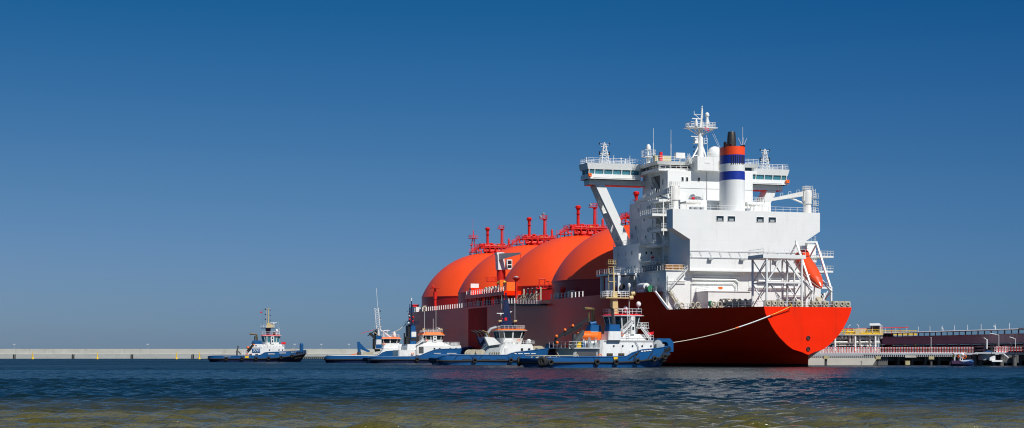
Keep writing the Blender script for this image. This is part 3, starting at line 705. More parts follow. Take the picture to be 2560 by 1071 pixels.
# stowed accommodation ladder with its gear, folded along the port side
c = MB()
c.loft([(90, 24.6, 14.5), (118, 24.6, 15.2), (118, 26.2, 15.2), (90, 26.2, 14.5)], [(90, 24.6, 14.9), (118, 24.6, 15.7), (118, 26.2, 15.7), (90, 26.2, 14.9)])
lad = c.build('boarding_ladder', 'black', ship)
c = MB(); c.rail([(90, 26.1, 14.9), (118, 26.1, 15.7)], 1.0, 1.3, .05, 2); c.build('ladder_railing', 'rail', lad)
for u in (99, 102.4, 105.8, 109.2, 112.6):
    c = MB(); c.beam((u, 23.2, DK), (u, 23.2, 19.4), .36); c.beam((u, 23.2, 18), (u+1.6, 24.6, 16.2), .22); c.path([(u+.8, 23.4, DK), (u+.8, 23.4, 17.6), (u+2, 24, 17.9), (u + 2.4, 24.5, 16.4)], .12, 5)
    c.build('ladder_davit', 'beige', ship)
for u, v in ((84.5, 23.3), (75.5, 23.2), (213, 23.3), (128, 23.2)):
    c = MB(); c.prism_x([(v-.9, DK), (v+.7, DK), (v+.5, DK+1.7), (v-.6, DK+1.9)], u, u+1.8); c.torus((u-.05, v, DK+.9), .45, .14, (1, 0, 0), 12, 5); c.build('fairlead', 'beige', ship)

# ================================================================ superstructure
def shell(name, polys, m='white', parent=ship):
    c = MB()
    for p, z0, z1 in polys: c.prism(p, z0, z1)
    return c.build(name, m, parent)
rect = lambda u0, u1, v0, v1: [(u0, v0), (u1, v0), (u1, v1), (u0, v1)]
def port_hole(parent, u, v, z, side, w=.5, hh=.8, m='darkglass'):
    """small window with a raised frame; side 'aft' or 'port' or 'stbd'"""
    c = MB()
    if side == 'aft': c.box(u-.05, u+.02, v-w/2, v+w/2, z-hh/2, z+hh/2)
    else:
        s = 1 if side == 'port' else -1
        c.box(u-w/2, u+w/2, v-s*.02, v+s*.05, z-hh/2, z+hh/2)
    g = c.build('window', m, parent)
    c = MB(); t_ = .07
    if side == 'aft':
        for a in ((v-w/2-t_, v-w/2, z-hh/2-t_, z+hh/2+t_), (v+w/2, v+w/2+t_, z-hh/2-t_, z+hh/2+t_), (v-w/2, v+w/2, z+hh/2, z+hh/2+t_), (v-w/2, v+w/2, z-hh/2-t_, z-hh/2)):
            c.box(u-.09, u-.002, a[0], a[1], a[2], a[3])
    else:
        for a in ((u-w/2-t_, u-w/2, z-hh/2-t_, z+hh/2+t_), (u+w/2, u+w/2+t_, z-hh/2-t_, z+hh/2+t_), (u-w/2, u+w/2, z+hh/2, z+hh/2+t_), (u-w/2, u+w/2, z-hh/2-t_, z-hh/2)):
            y0, y1 = sorted((v + s*.002, v + s*.09)); c.box(a[0], a[1], y0, y1, a[2], a[3])
    c.build('frame', 'rail', g)
    return g

# lower deckhouse, full width, from the stern deck up
low = shell('deckhouse', [(rect(29.4, 50, -18.4, 18.4), SD, 20.45), (rect(50, 67, -18.0, 18.0), DK, 20.45), (rect(29.1, 51, -18.75, 18.75), 20.45, 20.6)])
c = MB(); c.rail([(67, 18.4, 20.6), (29.4, 18.5, 20.6), (29.4, 13.6, 20.6)], 1.05, 1.5, .04, 2); c.rail([(50, -18.5, 20.6), (29.4, -18.5, 20.6), (29.4, -13.6, 20.6)], 1.05, 1.5, .04, 2); c.build('railing', 'rail', low)
c = MB()                                                    # piping on the aft wall
c.path([(29.1, 12.6, 18.6), (29.1, 2.4, 18.6), (29.1, 1.6, 18.0), (29.1, 1.6, 16.1)], .22, 8)
c.path([(29.0, 12.6, 17.9), (29.0, 2.8, 17.9), (29.0, 2.2, 17.4), (29.0, 2.2, 16.1)], .15, 8)
c.path([(29.1, 12.2, 19.2), (29.1, 1.5, 19.2)], .12, 6); c.path([(29.1, 18.2, 18.2), (29.1, 14, 18.2)], .12, 6); c.path([(29.1, 18.2, 17.8), (29.1, 14, 17.8)], .08, 6)
c.path([(29.1, 12.6, 17.6), (29.1, 12.6, 12)], .07, 6); c.path([(29.1, 18.1, 19.4), (29.1, 18.1, 12)], .09, 6)
c.path([(28.9, -1, 17.0), (28.9, -12, 17.0)], .25, 8); c.path([(28.9, -3, 18.4), (28.9, -13, 18.4)], .3, 8); c.path([(28.9, -9, 15.4), (28.9, -17, 15.4)], .2, 8)
c.build('wall_piping', 'white', low)
c = MB(); c.box(29.3, 29.38, -2.9, -1.1, 13.6, 19.0); c.box(29.25, 29.4, -1.1, -1.0, 13.6, 19.0); c.build('access_panel', 'white', low)
for v, z, w_, h_ in ((6.6, 13.1, 1.0, .9), (-8, 13.6, .8, 1.9), (9.9, 13.6, .8, .25)):
    c = MB(); c.box(29.3, 29.42, v-w_/2, v+w_/2, z-h_/2, z+h_/2); c.build('hatch', 'grey', low)
c = MB(); c.ladder((29.0, 9.5, 12), (29.0, 9.5, 15.4), .55, (0, 1, 0), .04)
for z in (14.0, 14.7, 15.4): c.torus((28.75, 9.5, z), .42, .03, (0, 0, 1), 10, 4)
c.build('wall_ladder', 'rail', low)
c = MB(); c.stair((29.0, 18.3, 15.9), (28.9, 13.9, 20.55), 1.0, (1, 0, 0)); c.build('stair', 'white', low)
c = MB(); c.stair((28.6, 15.4, 12.0), (28.9, 18.0, 15.9), 1.0, (1, 0, 0)); c.build('stair', 'beige', low)
for u in (34, 37.5, 41, 44.5): port_hole(low, u, 18.42, 18.6, 'port', .5, .5)
# small engine store with deck on top
st = shell('store_house', [(rect(23.2, 29.35, 1.6, 11.4), SD, 15.8), (rect(23.0, 29.35, 1.4, 11.6), 15.8, 15.92)])
c = MB(); c.rail([(29.3, 11.4, 15.92), (23.2, 11.4, 15.92), (23.2, 1.6, 15.92), (23.2, -4, 15.92)], 1.05, 1.0, .035, 3); c.build('railing', 'rail', st)
port_hole(st, 23.2, 7.4, 13.1, 'aft', 1.2, .8)
c = MB(); c.box(23.05, 23.15, 6.4, 8.1, 14.2, 14.35); c.build('door_canopy', 'grey', st)
c = MB(); c.box(22.9, 23.1, 8.2, 9.1, 16.3, 16.8); c.build('life_raft_box', 'orange', st)
# engine casing: wide block that overhangs its stem with chamfered sides
c = MB()
prof = [(-13.5, 20.62), (13.5, 20.62), (13.5, 27.1), (17.45, 29.4), (17.45, 33.5), (-17.45, 33.5), (-17.45, 29.4), (-13.8, 27.1), (-13.8, 20.62)]
c.prism_x(prof[1:-1] + [(-13.8, 20.62)], 28, 31.4)
c.box(31.4, 39, -13.6, 13.5, 20.62, 33.5)
c.box(27.6, 28, -13.8, 13.7, 20.3, 20.6)
cas = c.build('engine_casing', 'white', ship)
for v in (6.5, 3.8, -3.0, -5.9): 
    g = port_hole(cas, 28, v, 31.7, 'aft', 1.7, 1.05)
    c = MB(); c.box(27.93, 27.97, v-.5, v+.5, 31.25, 31.7); c.build('sash', 'grey', g)
c = MB(); c.rail([(31.4, 17.2, 33.5), (28.2, 17.2, 33.5), (28.2, -17.2, 33.5), (31.4, -17.2, 33.5)], 1.05, 1.7, .04, 2); c.build('railing', 'rail', cas)
c = MB(); c.tube((27.8, 13.4, 23.3), (27.8, -13.4, 23.3), .07, 5)
for k in range(12): v = 13 - k*2.3; c.tube((27.8, v, 23.3), (27.85, v + .6, 24.6), .04, 4)
c.tube((27.8, 13.4, 24.7), (27.8, -13.4, 24.7), .04, 4)
c.build('flood_bar', 'galv', cas)
for v in (8.9, 1.4, -6.5): 
    c = MB(); c.box(27.3, 27.9, v-.5, v+.5, 22.7, 23.1); c.build('floodlight', 'grey', cas)
for v, z in ((12, 33.9), (10.8, 33.9), (9.6, 33.9), (-1.2, 33.9)):
    c = MB(); c.box(30, 31, v-.35, v+.35, 33.5, 34.3); c.box(29.9, 30, v-.3, v+.3, 33.6, 34.1); c.build('roof_vent', 'grey', cas)
c = MB(); c.box(33, 38, -6.5, -2.4, 35.4, 35.9)
for u, v in ((33.2, -6.3), (33.2, -2.6), (37.8, -6.3)): c.beam((u, v, 33.5), (u, v, 35.4), .2)
c.rail([(38, -6.5, 35.9), (33, -6.5, 35.9), (33, -2.4, 35.9)], 1.1, 1, .04, 3); c.beam((33.1, -2.5, 33.6), (33.1, -5, 35.4), .12)
c.build('fan_deck', 'white', cas)
c = MB(); c.box(33, 37, 8.6, 12.2, 35.4, 35.7)
for u, v in ((33.2, 8.8), (33.2, 12)): c.beam((u, v, 33.5), (u, v, 35.4), .18)
c.rail([(33, 12.2, 35.7), (33, 8.6, 35.7)], 1.1, 1, .04, 3)
c.build('fan_deck', 'white2', cas)
c = MB(); c.box(32.9, 33.0, 10.2, 10.9, 36.1, 36.6); c.box(34.8, 35, 9.2, 9.9, 33.8, 34.5); c.build('fire_box', 'signal', cas)
# funnel
fu, fv = 35.0, 0.35
c = MB(); prof = [(2.78, 33.5), (2.75, 47.9), (2.72, 47.9)]
c.lathe([(2.64, 33.5), (2.61, 40.6)], (fu, fv, 0), 40, sx=1.35); fun = c.build('funnel', 'white', ship)
for nm, z0, z1, m_ in (('blue_band', 40.6, 42.5, 'fblue'), ('white_band', 42.5, 44.2, 'white'), ('blue_band', 44.2, 46.1, 'fblue'), ('orange_band', 46.1, 47.9, 'dome')):
    c = MB(); c.lathe([(2.61, z0), (2.60, z1)], (fu, fv, 0), 40, sx=1.35); c.build(nm, m_, fun)
for k in range(8):
    a = R(146 + k*9.2)
    c = MB(); x, y = fu + 2.61*1.35*math.cos(a), fv + 2.61*math.sin(a)
    c.box(x-.10, x+.07, y-.075, y+.075, 44.0, 45.9); c.build('louvre', 'black', fun)
c = MB(); c.lathe([(.98, 47.7), (1.02, 49.2), (1.0, 49.4), (.95, 50.2), (.84, 51.2), (.8, 51.4), (.72, 51.4), (.7, 50)], (fu, fv + .15, 0), 24); c.build('exhaust_pipe', 'soot', fun)
c = MB()
for dx, dy, zz in ((-1.2, 2.2, 48.9), (-.6, 1.5, 48.6), (.4, 1.6, 49.2), (-1.9, 1.3, 48.5), (-1.2, -2.2, 48.4), (0, -2.3, 48.5)):
    c.tube((fu+dx, fv+dy, 47.8), (fu+dx-.3, fv+dy+.1, zz), .28, 8)
c.build('auxiliary_pipes', 'black', fun)
c = MB()
for dx, dy, z in ((0, -2.0, 52.6), (0, -3.0, 50.2), (0, -.9, 50.2), (1, -2.6, 50.4)): c.tube((fu, -2.2, 48), (fu + dx, dy - .2, z), .035, 4)
c.build('whip_aerial', 'rail', fun)

# accommodation tower
acc = shell('accommodation_block', [(rect(50, 66, -16.4, 16.4), 20.6, 27.6), (rect(50, 66.2, -12.2, 12.2), 27.6, 37.7), (rect(47, 62, -10.4, 10.6), 36.6, 43.9), (rect(39, 50, -11, 11), 20.6, 36.6)])
for u in (53.5, 60.5): port_hole(acc, u, 12.25, 36.0, 'port', .5, .9)
for u, z in ((57, 33.6), (62, 31.9), (53.2, 30.9), (54.5, 30.9)): port_hole(acc, u, 12.25, z, 'port', .45, .9)
for u in (54, 58, 62.5): port_hole(acc, u, 16.45, 25.6, 'port', .45, .9)
for u in (52.2, 54, 55.8, 57.6, 60.8, 63.5): port_hole(acc, u, 16.45, 21.9, 'port', .75, 1.15, 'glass')
for v in (7.0, 5.9, 3.0): port_hole(acc, 47, v, 42.0, 'aft', .5, .85)
port_hole(acc, 49.6, 10.65, 41.5, 'port', .4, 1.2)
c = MB(); c.box(51.5, 56.5, 10.55, 10.63, 39.2, 43.2); c.build('stair_recess', 'dgrey', acc)
c = MB(); c.stair((52, 11.1, 39.2), (56, 11.1, 42.9), .9, (0, 1, 0)); c.stair((56.5, 11.3, 35.2), (53, 11.3, 38.8), .9, (0, 1, 0)); c.build('stair', 'white', acc)
c = MB(); c.box(51, 57.5, 10.6, 12.0, 38.9, 39.1); c.box(51, 57.5, 11.9, 12.0, 39.1, 40.1); c.build('balcony', 'white', acc)
# girders and seams on the walls
c = MB()
for z in (30.9, 34.3, 23.9):
    pass
c.box(46.93, 46.99, -10.3, 10.5, 39.95, 40.0); c.box(46.9, 46.98, 1.0, 1.12, 36.7, 43.8); c.build('weld_seam', 'grey', acc)
for u, z in ((56, 29.4), (61, 29.2), (64.5, 30.2), (58, 24.0), (64, 23.6), (55, 36.2)):
    port_hole(acc, u, 12.25 if z > 27.6 else 16.45, z, 'port', .45, .7)
for v, z in ((14.6, 25.4), (13.4, 25.4), (15.4, 22.2)): port_hole(acc, 50, v, z, 'aft', .4, .6)
for u, v, z, s_ in ((50, 14.4, 21.5, 'aft'), (47, 9.2, 37.6, 'aft')):
    c = MB(); c.box(u-.06, u+.02, v-.4, v+.4, z-.9, z+.95); c.build('door', 'grey', acc)
c = MB(); c.path([(52, 12.32, 37), (52, 12.32, 28)], .08, 5); c.path([(59, 12.32, 37), (59, 12.32, 28)], .06, 5); c.path([(63.5, 16.5, 27.4), (63.5, 16.5, 21)], .07, 5); c.path([(51, 12.34, 33.9), (66, 12.34, 33.9)], .05, 4); c.path([(51, 12.34, 31), (66, 12.34, 31)], .05, 4); c.build('wall_piping', 'white', acc)
# stair balconies aft of the port side
for (z, u0, v1) in ((33.2, 43, 16.0), (29.9, 43, 13.8), (26.5, 43, 14.8), (36.5, 44, 14.0)):
    c = MB(); c.box(u0, 50, 10.9, v1, z, z + .55); c.rail([(50, v1, z+.55), (u0, v1, z+.55), (u0, 11, z+.55)], 1.05, 1.2, .04, 3)
    c.build('balcony', 'white', acc)
c = MB()
c.beam((43.1, 13.3, 20.6), (43.1, 13.3, 37), .22)
c.beam((43.1, 11.2, 20.6), (43.1, 11.2, 37), .2)
c.build('balcony_post', 'white', acc)
for z in (21.0, 26.9, 30.3, 33.6):
    c = MB(); c.stair((44, 11.8, z), (48.5, 11.8, min(z + 3.1, 36.5)), .9, (0, 1, 0)); c.build('stair', 'white', acc)
c = MB(); c.box(50 - 1.2, 50, 12.2, 16.5, 27.0, 27.6); c.box(49.6, 50, 12.2, 16.3, 23.4, 23.9); c.rail([(48.8, 16.4, 27.6), (48.8, 12, 27.6)], 1.05, 1, .04, 3); c.build('balcony', 'white', acc)
c = MB(); c.box(46, 50, 11, 15.2, 23.2, 23.4); c.rail([(46, 15.2, 23.4), (46, 11, 23.4)], 1.05, 1, .04, 2); c.stair((45.6, 16.6, 20.6), (46.2, 13.6, 23.3), .9, (1, 0, 0)); c.build('balcony', 'white', acc)
c = MB(); c.box(48.6, 49, 13.2, 13.8, 24.0, 24.5); c.build('fire_box', 'signal', acc)
c = MB(); c.rail([(66, 16.3, 27.6), (50, 16.3, 27.6)], 1.05, 1.6, .04, 3); c.rail([(66, -16.3, 27.6), (50, -16.3, 27.6)], 1.05, 1.6, .04, 3); c.rail([(66, 12.1, 37.7), (50, 12.1, 37.7)], 1.05, 1.6, .04, 2); c.build('railing', 'rail', acc)
# starboard galleries seen past the casing
for z, v1 in ((20.6, -22.3), (23.9, -22.4), (17.0, -20.9), (27.0, -17.6)):
    c = MB(); c.box(31, 48, -13.6, v1, z, z + .4); c.rail([(48, v1, z+.4), (31, v1, z+.4), (31, -18, z+.4)], 1.05, 1.4, .04, 2); c.build('balcony', 'white', acc)
c = MB(); c.box(34, 48, -19.6, -13.6, 20.6, 27.0); c.build('side_house', 'white', acc)
# boat deck reaching out to the port side
c = MB(); c.box(45, 56, 18.4, 24.3, 20.1, 20.55); c.rail([(56, 24.2, 20.55), (45, 24.2, 20.55), (45, 18.6, 20.55)], 1.05, 1.5, .04, 3)
c.box(45.1, 45.7, 22.7, 23.3, DK, 20.1); c.box(54.8, 55.4, 23.0, 23.6, DK, 20.1); c.beam((45.2, 18.9, 19.9), (42.6, 18.9, 16.6), .5)
for v in (21, 19.4): c.beam((45.3, v, DK), (45.3, v, 20.1), .2)
c.build('boat_deck', 'white', ship)
# row of dark lockers and posts along the port edge
c = MB()
for u in (33, 35.2, 37.4, 39.6, 41.8): c.box(u, u + 2.0, 16.9, 17.9, 20.6, 22.0)
c.build('deck_lockers', 'dgrey', low)
# navigating bridge
br = MB()
def wh(poly_b, poly_t, z0, z1): br.loft([(x, y, z0) for x, y in poly_b], [(x, y, z1) for x, y in poly_t])
wh(rect(48.6, 63.4, -12.2, 12.2), rect(48.6, 63.4, -12.2, 12.2), 43.9, 44.55)
br.box(49.3, 62.8, -11.8, 11.8, 44.5, 45.4)
wh(rect(48.6, 63.6, -12.4, 12.4), rect(48.2, 63.9, -12.7, 12.7), 45.35, 46.1)
bridge = br.build('bridge', 'white', ship)
for k in range(9):
    v = 11.4 - k * 2.55
    if abs(v - 1) < 3.6: continue
    c = MB(); c.box(49.22, 49.32, v - 2.2, v, 44.6, 45.32); c.build('window', 'darkglass', bridge)
for k in range(5):
    c = MB(); c.box(50.0 + k*1.75, 51.4 + k*1.75, 11.76, 11.86, 44.6, 45.32); c.build('window', 'darkglass', bridge)
c = MB(); c.rail([(48.4, 12.5, 46.1), (48.4, 4.2, 46.1)], 1.1, 1.3, .04, 3); c.rail([(48.4, -3.5, 46.1), (48.4, -12.5, 46.1)], 1.1, 1.3, .04, 3)
c.rail([(58.5, 12.6, 46.1), (48.4, 12.6, 46.1)], 1.1, 1.3, .04, 3); c.rail([(48.1, 12, 43.95), (48.1, 4, 43.95)], 1.0, 1.3, .04, 2); c.build('railing', 'rail', bridge)
c = MB(); c.stair((47.6, 3.9, 43.9), (47.6, 5.3, 46.9), .8, (1, 0, 0)); c.build('stair', 'white', bridge)
mh = shell('mast_house', [(rect(45.0, 52, -3.2, 4.2), 43.9, 47.0)], 'white', bridge)
c = MB(); c.box(44.93, 45.0, -2.6, -1.0, 44.2, 46.1); c.build('vent_grille', 'beige', mh)
c = MB(); c.box(44.9, 45.0, 1.2, 2.4, 45.6, 45.8); c.box(44.95, 45.0, .2, .3, 44, 46.9); c.build('weld_seam', 'white', mh)
c = MB(); c.rail([(45.1, -3.1, 47), (45.1, 1.8, 47)], 1, 1, .04, 3); c.build('railing', 'rail', mh)
c = MB(); c.prism_y([(50.5, 46.1), (52, 46.1), (52, 47.6), (50.9, 47.6)], 8.2, 12.2); c.build('solar_shade', 'fender', bridge)
c = MB(); c.box(50.0, 50.6, 10.6, 11.2, 46.1, 48.3); c.build('flag_locker', 'signal', bridge)
c = MB(); c.box(49.2, 50.4, 5.4, 7.6, 47.0, 48.2); c.beam((49.8, 6.5, 46.1), (49.8, 6.5, 47), .2); c.build('equipment_box', 'white', bridge)
c = MB(); c.ball((50, -2.3, 48.3), 1.75, 20, 14); c.tube((50, -2.3, 46.9), (50, -2.3, 47.2), .8, 12); c.build('radome', 'white', bridge)
c = MB(); c.tube((56, 11.6, 46.1), (56, 11.6, 48), .45, 8); c.tube((56, 11.6, 48), (56, 11.6, 49.3), .18, 8); c.box(54.8, 57.2, 10.3, 12.9, 47.7, 47.8)
c.rail([(54.8, 10.3, 47.8), (54.8, 12.9, 47.8), (57.2, 12.9, 47.8), (57.2, 10.3, 47.8), (54.8, 10.3, 47.8)], 1.5, .7, .05, 2); c.lathe([(.3, 49.3), (.55, 49.5), (.55, 50.2), (.35, 50.6), (.05, 50.75)], (56, 11.6, 0), 14)
c.build('satellite_post', 'white', bridge)
for v, zt in ((12.0, 53.9), (7.7, 53.7)):
    c = MB(); c.tube((52, v, 46.1), (52, v, 50.5), .09, 5); c.tube((52, v, 50.5), (52, v, zt), .045, 5); c.build('whip_aerial', 'rail', bridge)
# bridge wings
for sg in (1, -1):
    c = MB()
    def slab(u0, u1, a, b_, z0, z1, u0b=None, bb=None):
        lo = [(u0 if u0b is None else u0b, sg*a), (u1, sg*a), (u1, sg*(b_ if bb is None else bb)), (u0 if u0b is None else u0b, sg*(b_ if bb is None else bb))]
        hi = [(u0, sg*a), (u1, sg*a), (u1, sg*b_), (u0, sg*b_)]
        if sg < 0: lo, hi = lo[::-1], hi[::-1]
        c.loft([(x, y, z0) for x, y in lo], [(x, y, z1) for x, y in hi])
    slab(60.2, 63.4, 10.6, 24.6, 41.5, 42.7)
    slab(58.9, 64.0, 12.2, 25.2, 42.7, 43.85)
    slab(58.6, 64.1, 12.2, 25.3, 42.7, 42.85)
    slab(58.6, 64.3, 12.4, 25.6, 44.95, 46.35, 58.9, 25.3)
    for v in (12.5, 14.75, 17.0, 19.2, 21.4, 23.6, 25.0): c.beam((59.25, sg*(v+.0), 43.8), (58.95, sg*v, 45.0), .18)
    for u in (61, 63): c.beam((u, sg*25.05, 43.8), (u, sg*25.2, 45), .18)
    c.box(61.5, 63.0, sg*12.3, sg*24.6, 43.85, 44.3)
    wg = c.build('bridge_wing', 'white', ship)
    for a, b_ in ((12.7, 14.6), (14.9, 16.85), (17.15, 19.05), (19.35, 21.25), (21.55, 23.45), (23.7, 24.85)):
        c = MB(); c.loft([(59.35, sg*a, 43.85), (59.4, sg*a, 43.85), (59.4, sg*b_, 43.85), (59.35, sg*b_, 43.85)], [(59.12, sg*a, 44.95), (59.17, sg*a, 44.95), (59.17, sg*b_, 44.95), (59.12, sg*b_, 44.95)])
        c.build('window', 'glass', wg)
        c = MB(); c.loft([(63.5, sg*a, 43.85), (63.55, sg*a, 43.85), (63.55, sg*b_, 43.85), (63.5, sg*b_, 43.85)], [(63.7, sg*a, 44.95), (63.75, sg*a, 44.95), (63.75, sg*b_, 44.95), (63.7, sg*b_, 44.95)])
        c.build('window', 'glass', wg)
    for a, b_ in ((59.4, 60.9), (61.1, 62.9)):
        c = MB(); y = sg*25.0; c.loft([(a, y, 43.85), (b_, y, 43.85), (b_, y+sg*.04, 43.85), (a, y+sg*.04, 43.85)], [(a, y+sg*.2, 44.95), (b_, y+sg*.2, 44.95), (b_, y+sg*.24, 44.95), (a, y+sg*.24, 44.95)])
        c.build('window', 'glass', wg)
    c = MB(); c.rail([(58.8, sg*13, 46.35), (58.8, sg*25.3, 46.35), (64, sg*25.3, 46.35), (64, sg*13, 46.35)], 1.15, 1.4, .04, 3); c.build('railing', 'rail', wg)
    c = MB(); c.box(60.25, 63.35, sg*10.7, sg*24.5, 41.40, 41.49); c.build('girder_underside', 'hull', wg)
    c = MB(); c.box(58.3, 58.7, sg*24.6, sg*25.4, 43.1, 43.9); c.torus((58.25, sg*25.0, 43.5), .3, .09, (1, 0, 0), 14, 6); c.build('lifebuoy', 'orange', wg)
    c = MB(); c.path([(58.85, sg*13, 43.5), (58.6, sg*14, 43.3), (58.6, sg*24, 43.3)], .05, 4); c.build('cable_run', 'rail', wg)
    # signal lattice mast on the wing
    u, v = 61.2, sg*20.4
    c = MB()
    for dx, dy in ((-.8, -1), (.8, -1), (.8, 1), (-.8, 1)): c.beam((u+dx, v+dy, 46.3), (u+dx*.25, v+dy*.25, 50.9), .12)
    lv = [46.3, 47.1, 47.9, 48.7, 49.5, 50.3, 50.9]
    for z0, z1 in zip(lv, lv[1:]):
        k0, k1 = 1 - (z0-46.3)/4.6*.75, 1 - (z1-46.3)/4.6*.75
        for sx_, sy_, tx, ty in ((-1, -1, -1, 1), (-1, 1, 1, 1), (1, 1, 1, -1), (1, -1, -1, -1)):
            c.beam((u+sx_*.8*k0, v+sy_*k0, z0), (u+tx*.8*k1, v+ty*k1, z1), .07); c.beam((u+sx_*.8*k1, v+sy_*k1, z1), (u+tx*.8*k1, v+ty*k1, z1), .07)
    for z, w_ in ((48.3, 1.2), (48.8, 1.2), (50.4, .9), (51.0, 1.3)): c.box(u-.1, u+.1, v-w_, v+w_, z, z+.08)
    c.ball((u, v, 51.2), .22, 8, 6)
    lm = c.build('lattice_mast', 'white', wg)
    for z in (48.45, 48.9, 50.9):
        for y in (-1.2, 1.2):
            c = MB(); c.tube((u, v+y, z), (u, v+y, z+.42), .16, 8); c.build('signal_lamp', 'black', lm)
    for v_, h_ in ((18.2, 2.1), (16.4, 1.4), (15.3, 1.2), (14.2, 2.2), (24.9, 1.2)):
        c = MB(); c.tube((61, sg*v_, 46.35), (61, sg*v_, 46.35+h_), .07, 5); c.tube((61, sg*(v_-.25), 46.35), (61, sg*v_, 47.2), .05, 4)
        if h_ < 2: c.ball((61, sg*v_, 46.4+h_), .2, 8, 6)
        c.build('deck_aerial', 'rail', wg)
    # inclined legs that carry the wing
    P = lambda u_, v_, z_: (u_, sg*v_, z_)
    c = MB()
    def leg(A, B):
        a, b_ = (A, B) if sg > 0 else (A[::-1], B[::-1])
        c.loft(b_, a)
    leg([P(60.2, 20.6, 41.45), P(61.3, 20.6, 41.45), P(61.3, 23.0, 41.45), P(60.2, 23.0, 41.45)], [P(60.2, 13.9, 27.6), P(61.3, 13.9, 27.6), P(61.3, 15.9, 27.6), P(60.2, 15.9, 27.6)])
    leg([P(63.0, 20.6, 41.45), P(63.8, 20.6, 41.45), P(63.8, 23.0, 41.45), P(63.0, 23.0, 41.45)], [P(64.6, 13.9, 27.6), P(65.4, 13.9, 27.6), P(65.4, 15.9, 27.6), P(64.6, 15.9, 27.6)])
    f = lambda z, e: (13.9 + e) + (z - 27.6) / 13.85 * (6.7 + (.4 if e > 1 else 0))
    for z0, z1 in ((38.8, 41.45), (33.8, 35.2), (27.6, 29.0)):
        leg([P(61.3, f(z1, .1), z1), P(63.2 + (41.45-z1)*.1, f(z1, .1), z1), P(63.2 + (41.45-z1)*.1, f(z1, 1.9), z1), P(61.3, f(z1, 1.9), z1)], [P(61.3, f(z0, .1), z0), P(63.2 + (41.45-z0)*.1, f(z0, .1), z0), P(63.2 + (41.45-z0)*.1, f(z0, 1.9), z0), P(61.3, f(z0, 1.9), z0)])
    c.build('wing_strut', 'white', ship)

# radar mast
c = MB(); mu, mv = 50.6, 1.0
c.lathe([(.75, 47), (.62, 53.2), (.55, 54.3)], (mu, mv, 0), 12)
c.tube((mu, mv, 54.2), (mu, mv-.4, 58.9), .26, 8, .12); c.tube((mu, mv-.6, 54.4), (mu, mv-.5, 58.6), .1, 6)
for z in np.arange(55, 58.6, .45): c.tube((mu, mv-.15, z), (mu, mv-.6, z), .05, 4)
c.beam((mu, mv+2.6, 46.2), (mu, mv+.4, 50.2), .3); c.beam((mu, mv-1.6, 46.9), (mu, mv-.2, 51), .3); c.beam((mu+3, mv, 46.9), (mu+.2, mv, 51), .3)
c.beam((mu, mv+1.7, 47.9), (mu, mv+.3, 47.9), .18); c.beam((mu, mv+1.6, 47.9), (mu, mv+.4, 46.9), .12)
radar = c.build('radar_mast', 'white', ship)
c = MB(); c.prism([(mu-1.6, mv-3.6), (mu+1.6, mv-3.6), (mu+1.6, mv+3.6), (mu-1.6, mv+3.6)], 54.1, 54.25)
for y in (3.4, 1.6, -1.6, -3.4): c.beam((mu, mv+y, 54.1), (mu, mv + (0.3 if y > 0 else -.3), 52.4), .2)
c.rail([(mu-1.5, mv-3.1, 54.25), (mu-1.5, mv+3, 54.25), (mu+1.5, mv+3, 54.25), (mu+1.5, mv-3.1, 54.25), (mu-1.5, mv-3.1, 54.25)], 1.1, .8, .045, 3)
c.build('crosstree', 'white', radar)
c = MB(); c.box(mu-1.9, mu-1.65, mv+.6, mv+2.9, 55.9, 56.1); c.lathe([(.35, 54.3), (.35, 55.3), (.2, 55.9)], (mu-1.7, mv+1.8, 0), 8); c.build('radar_scanner', 'white', radar)
c = MB(); c.lathe([(.4, 54.3), (.3, 56.6), (.5, 56.9), (.5, 57.3), (.2, 57.7)], (mu-.8, mv-1.3, 0), 10); c.beam((mu-.8, mv-1.3, 57), (mu-.8, mv-2.2, 54.3), .12); c.build('satellite_dome', 'white', radar)
c = MB(); c.beam((mu, mv-.2, 56), (mu, mv+1.5, 57.3), .1); c.beam((mu, mv-.3, 57.2), (mu, mv+1.6, 57.3), .09); c.tube((mu, mv+1.55, 57.1), (mu, mv+1.6, 58), .07, 4); c.ball((mu, mv-.4, 59.1), .18, 8, 5); c.build('yard_arm', 'white', radar)
c = MB(); c.box(mu-.9, mu+.9, mv+.7, mv+1.7, 50.6, 50.7); c.box(mu-.4, mu+.4, mv+.8, mv+1.5, 50.7, 51.9); c.box(mu-.9, mu+.9, mv-1.3, mv-.6, 50.6, 50.7); c.rail([(mu-.9, mv-1.3, 50.7), (mu-.9, mv-.6, 50.7)], 1.1, .7, .05, 2); c.build('lower_platform', 'white', radar)
c = MB(); c.box(mu-1.1, mu-.9, mv+1.0, mv+2.8, 52.0, 52.15); c.build('radar_scanner', 'white2', radar)
for z in (47.6, 48.6, 49.6):
    c = MB(); c.box(mu-.1, mu+.1, mv+.5, mv+1.6, z, z+.07); c.tube((mu, mv+1.6, z), (mu, mv+1.6, z+.4), .13, 6); c.build('navigation_lamp', 'black', radar)
c = MB(); c.tube((mu, mv-2.9, 54.1), (mu-3, mv-4.7, 47), .03, 4); c.tube((mu, mv-2.4, 54.1), (mu-3, mv-4.5, 47), .03, 4); c.tube((mu, mv-1.4, 54.1), (mu-1, mv-1.5, 47), .03, 4); c.build('signal_halyard', 'rail', radar)
c = MB(); c.add([(mu-1.75, mv-.3, 54.2), (mu-1.75, mv-1.3, 54.0), (mu-1.75, mv-1.4, 53.3), (mu-1.75, mv-.4, 53.5), (mu-1.72, mv-.3, 54.2), (mu-1.72, mv-1.3, 54.0), (mu-1.72, mv-1.4, 53.3), (mu-1.72, mv-.4, 53.5)], [(0,1,2,3),(7,6,5,4),(0,4,5,1),(1,5,6,2),(2,6,7,3),(3,7,4,0)])
fl = c.build('ensign', 'signal', radar)
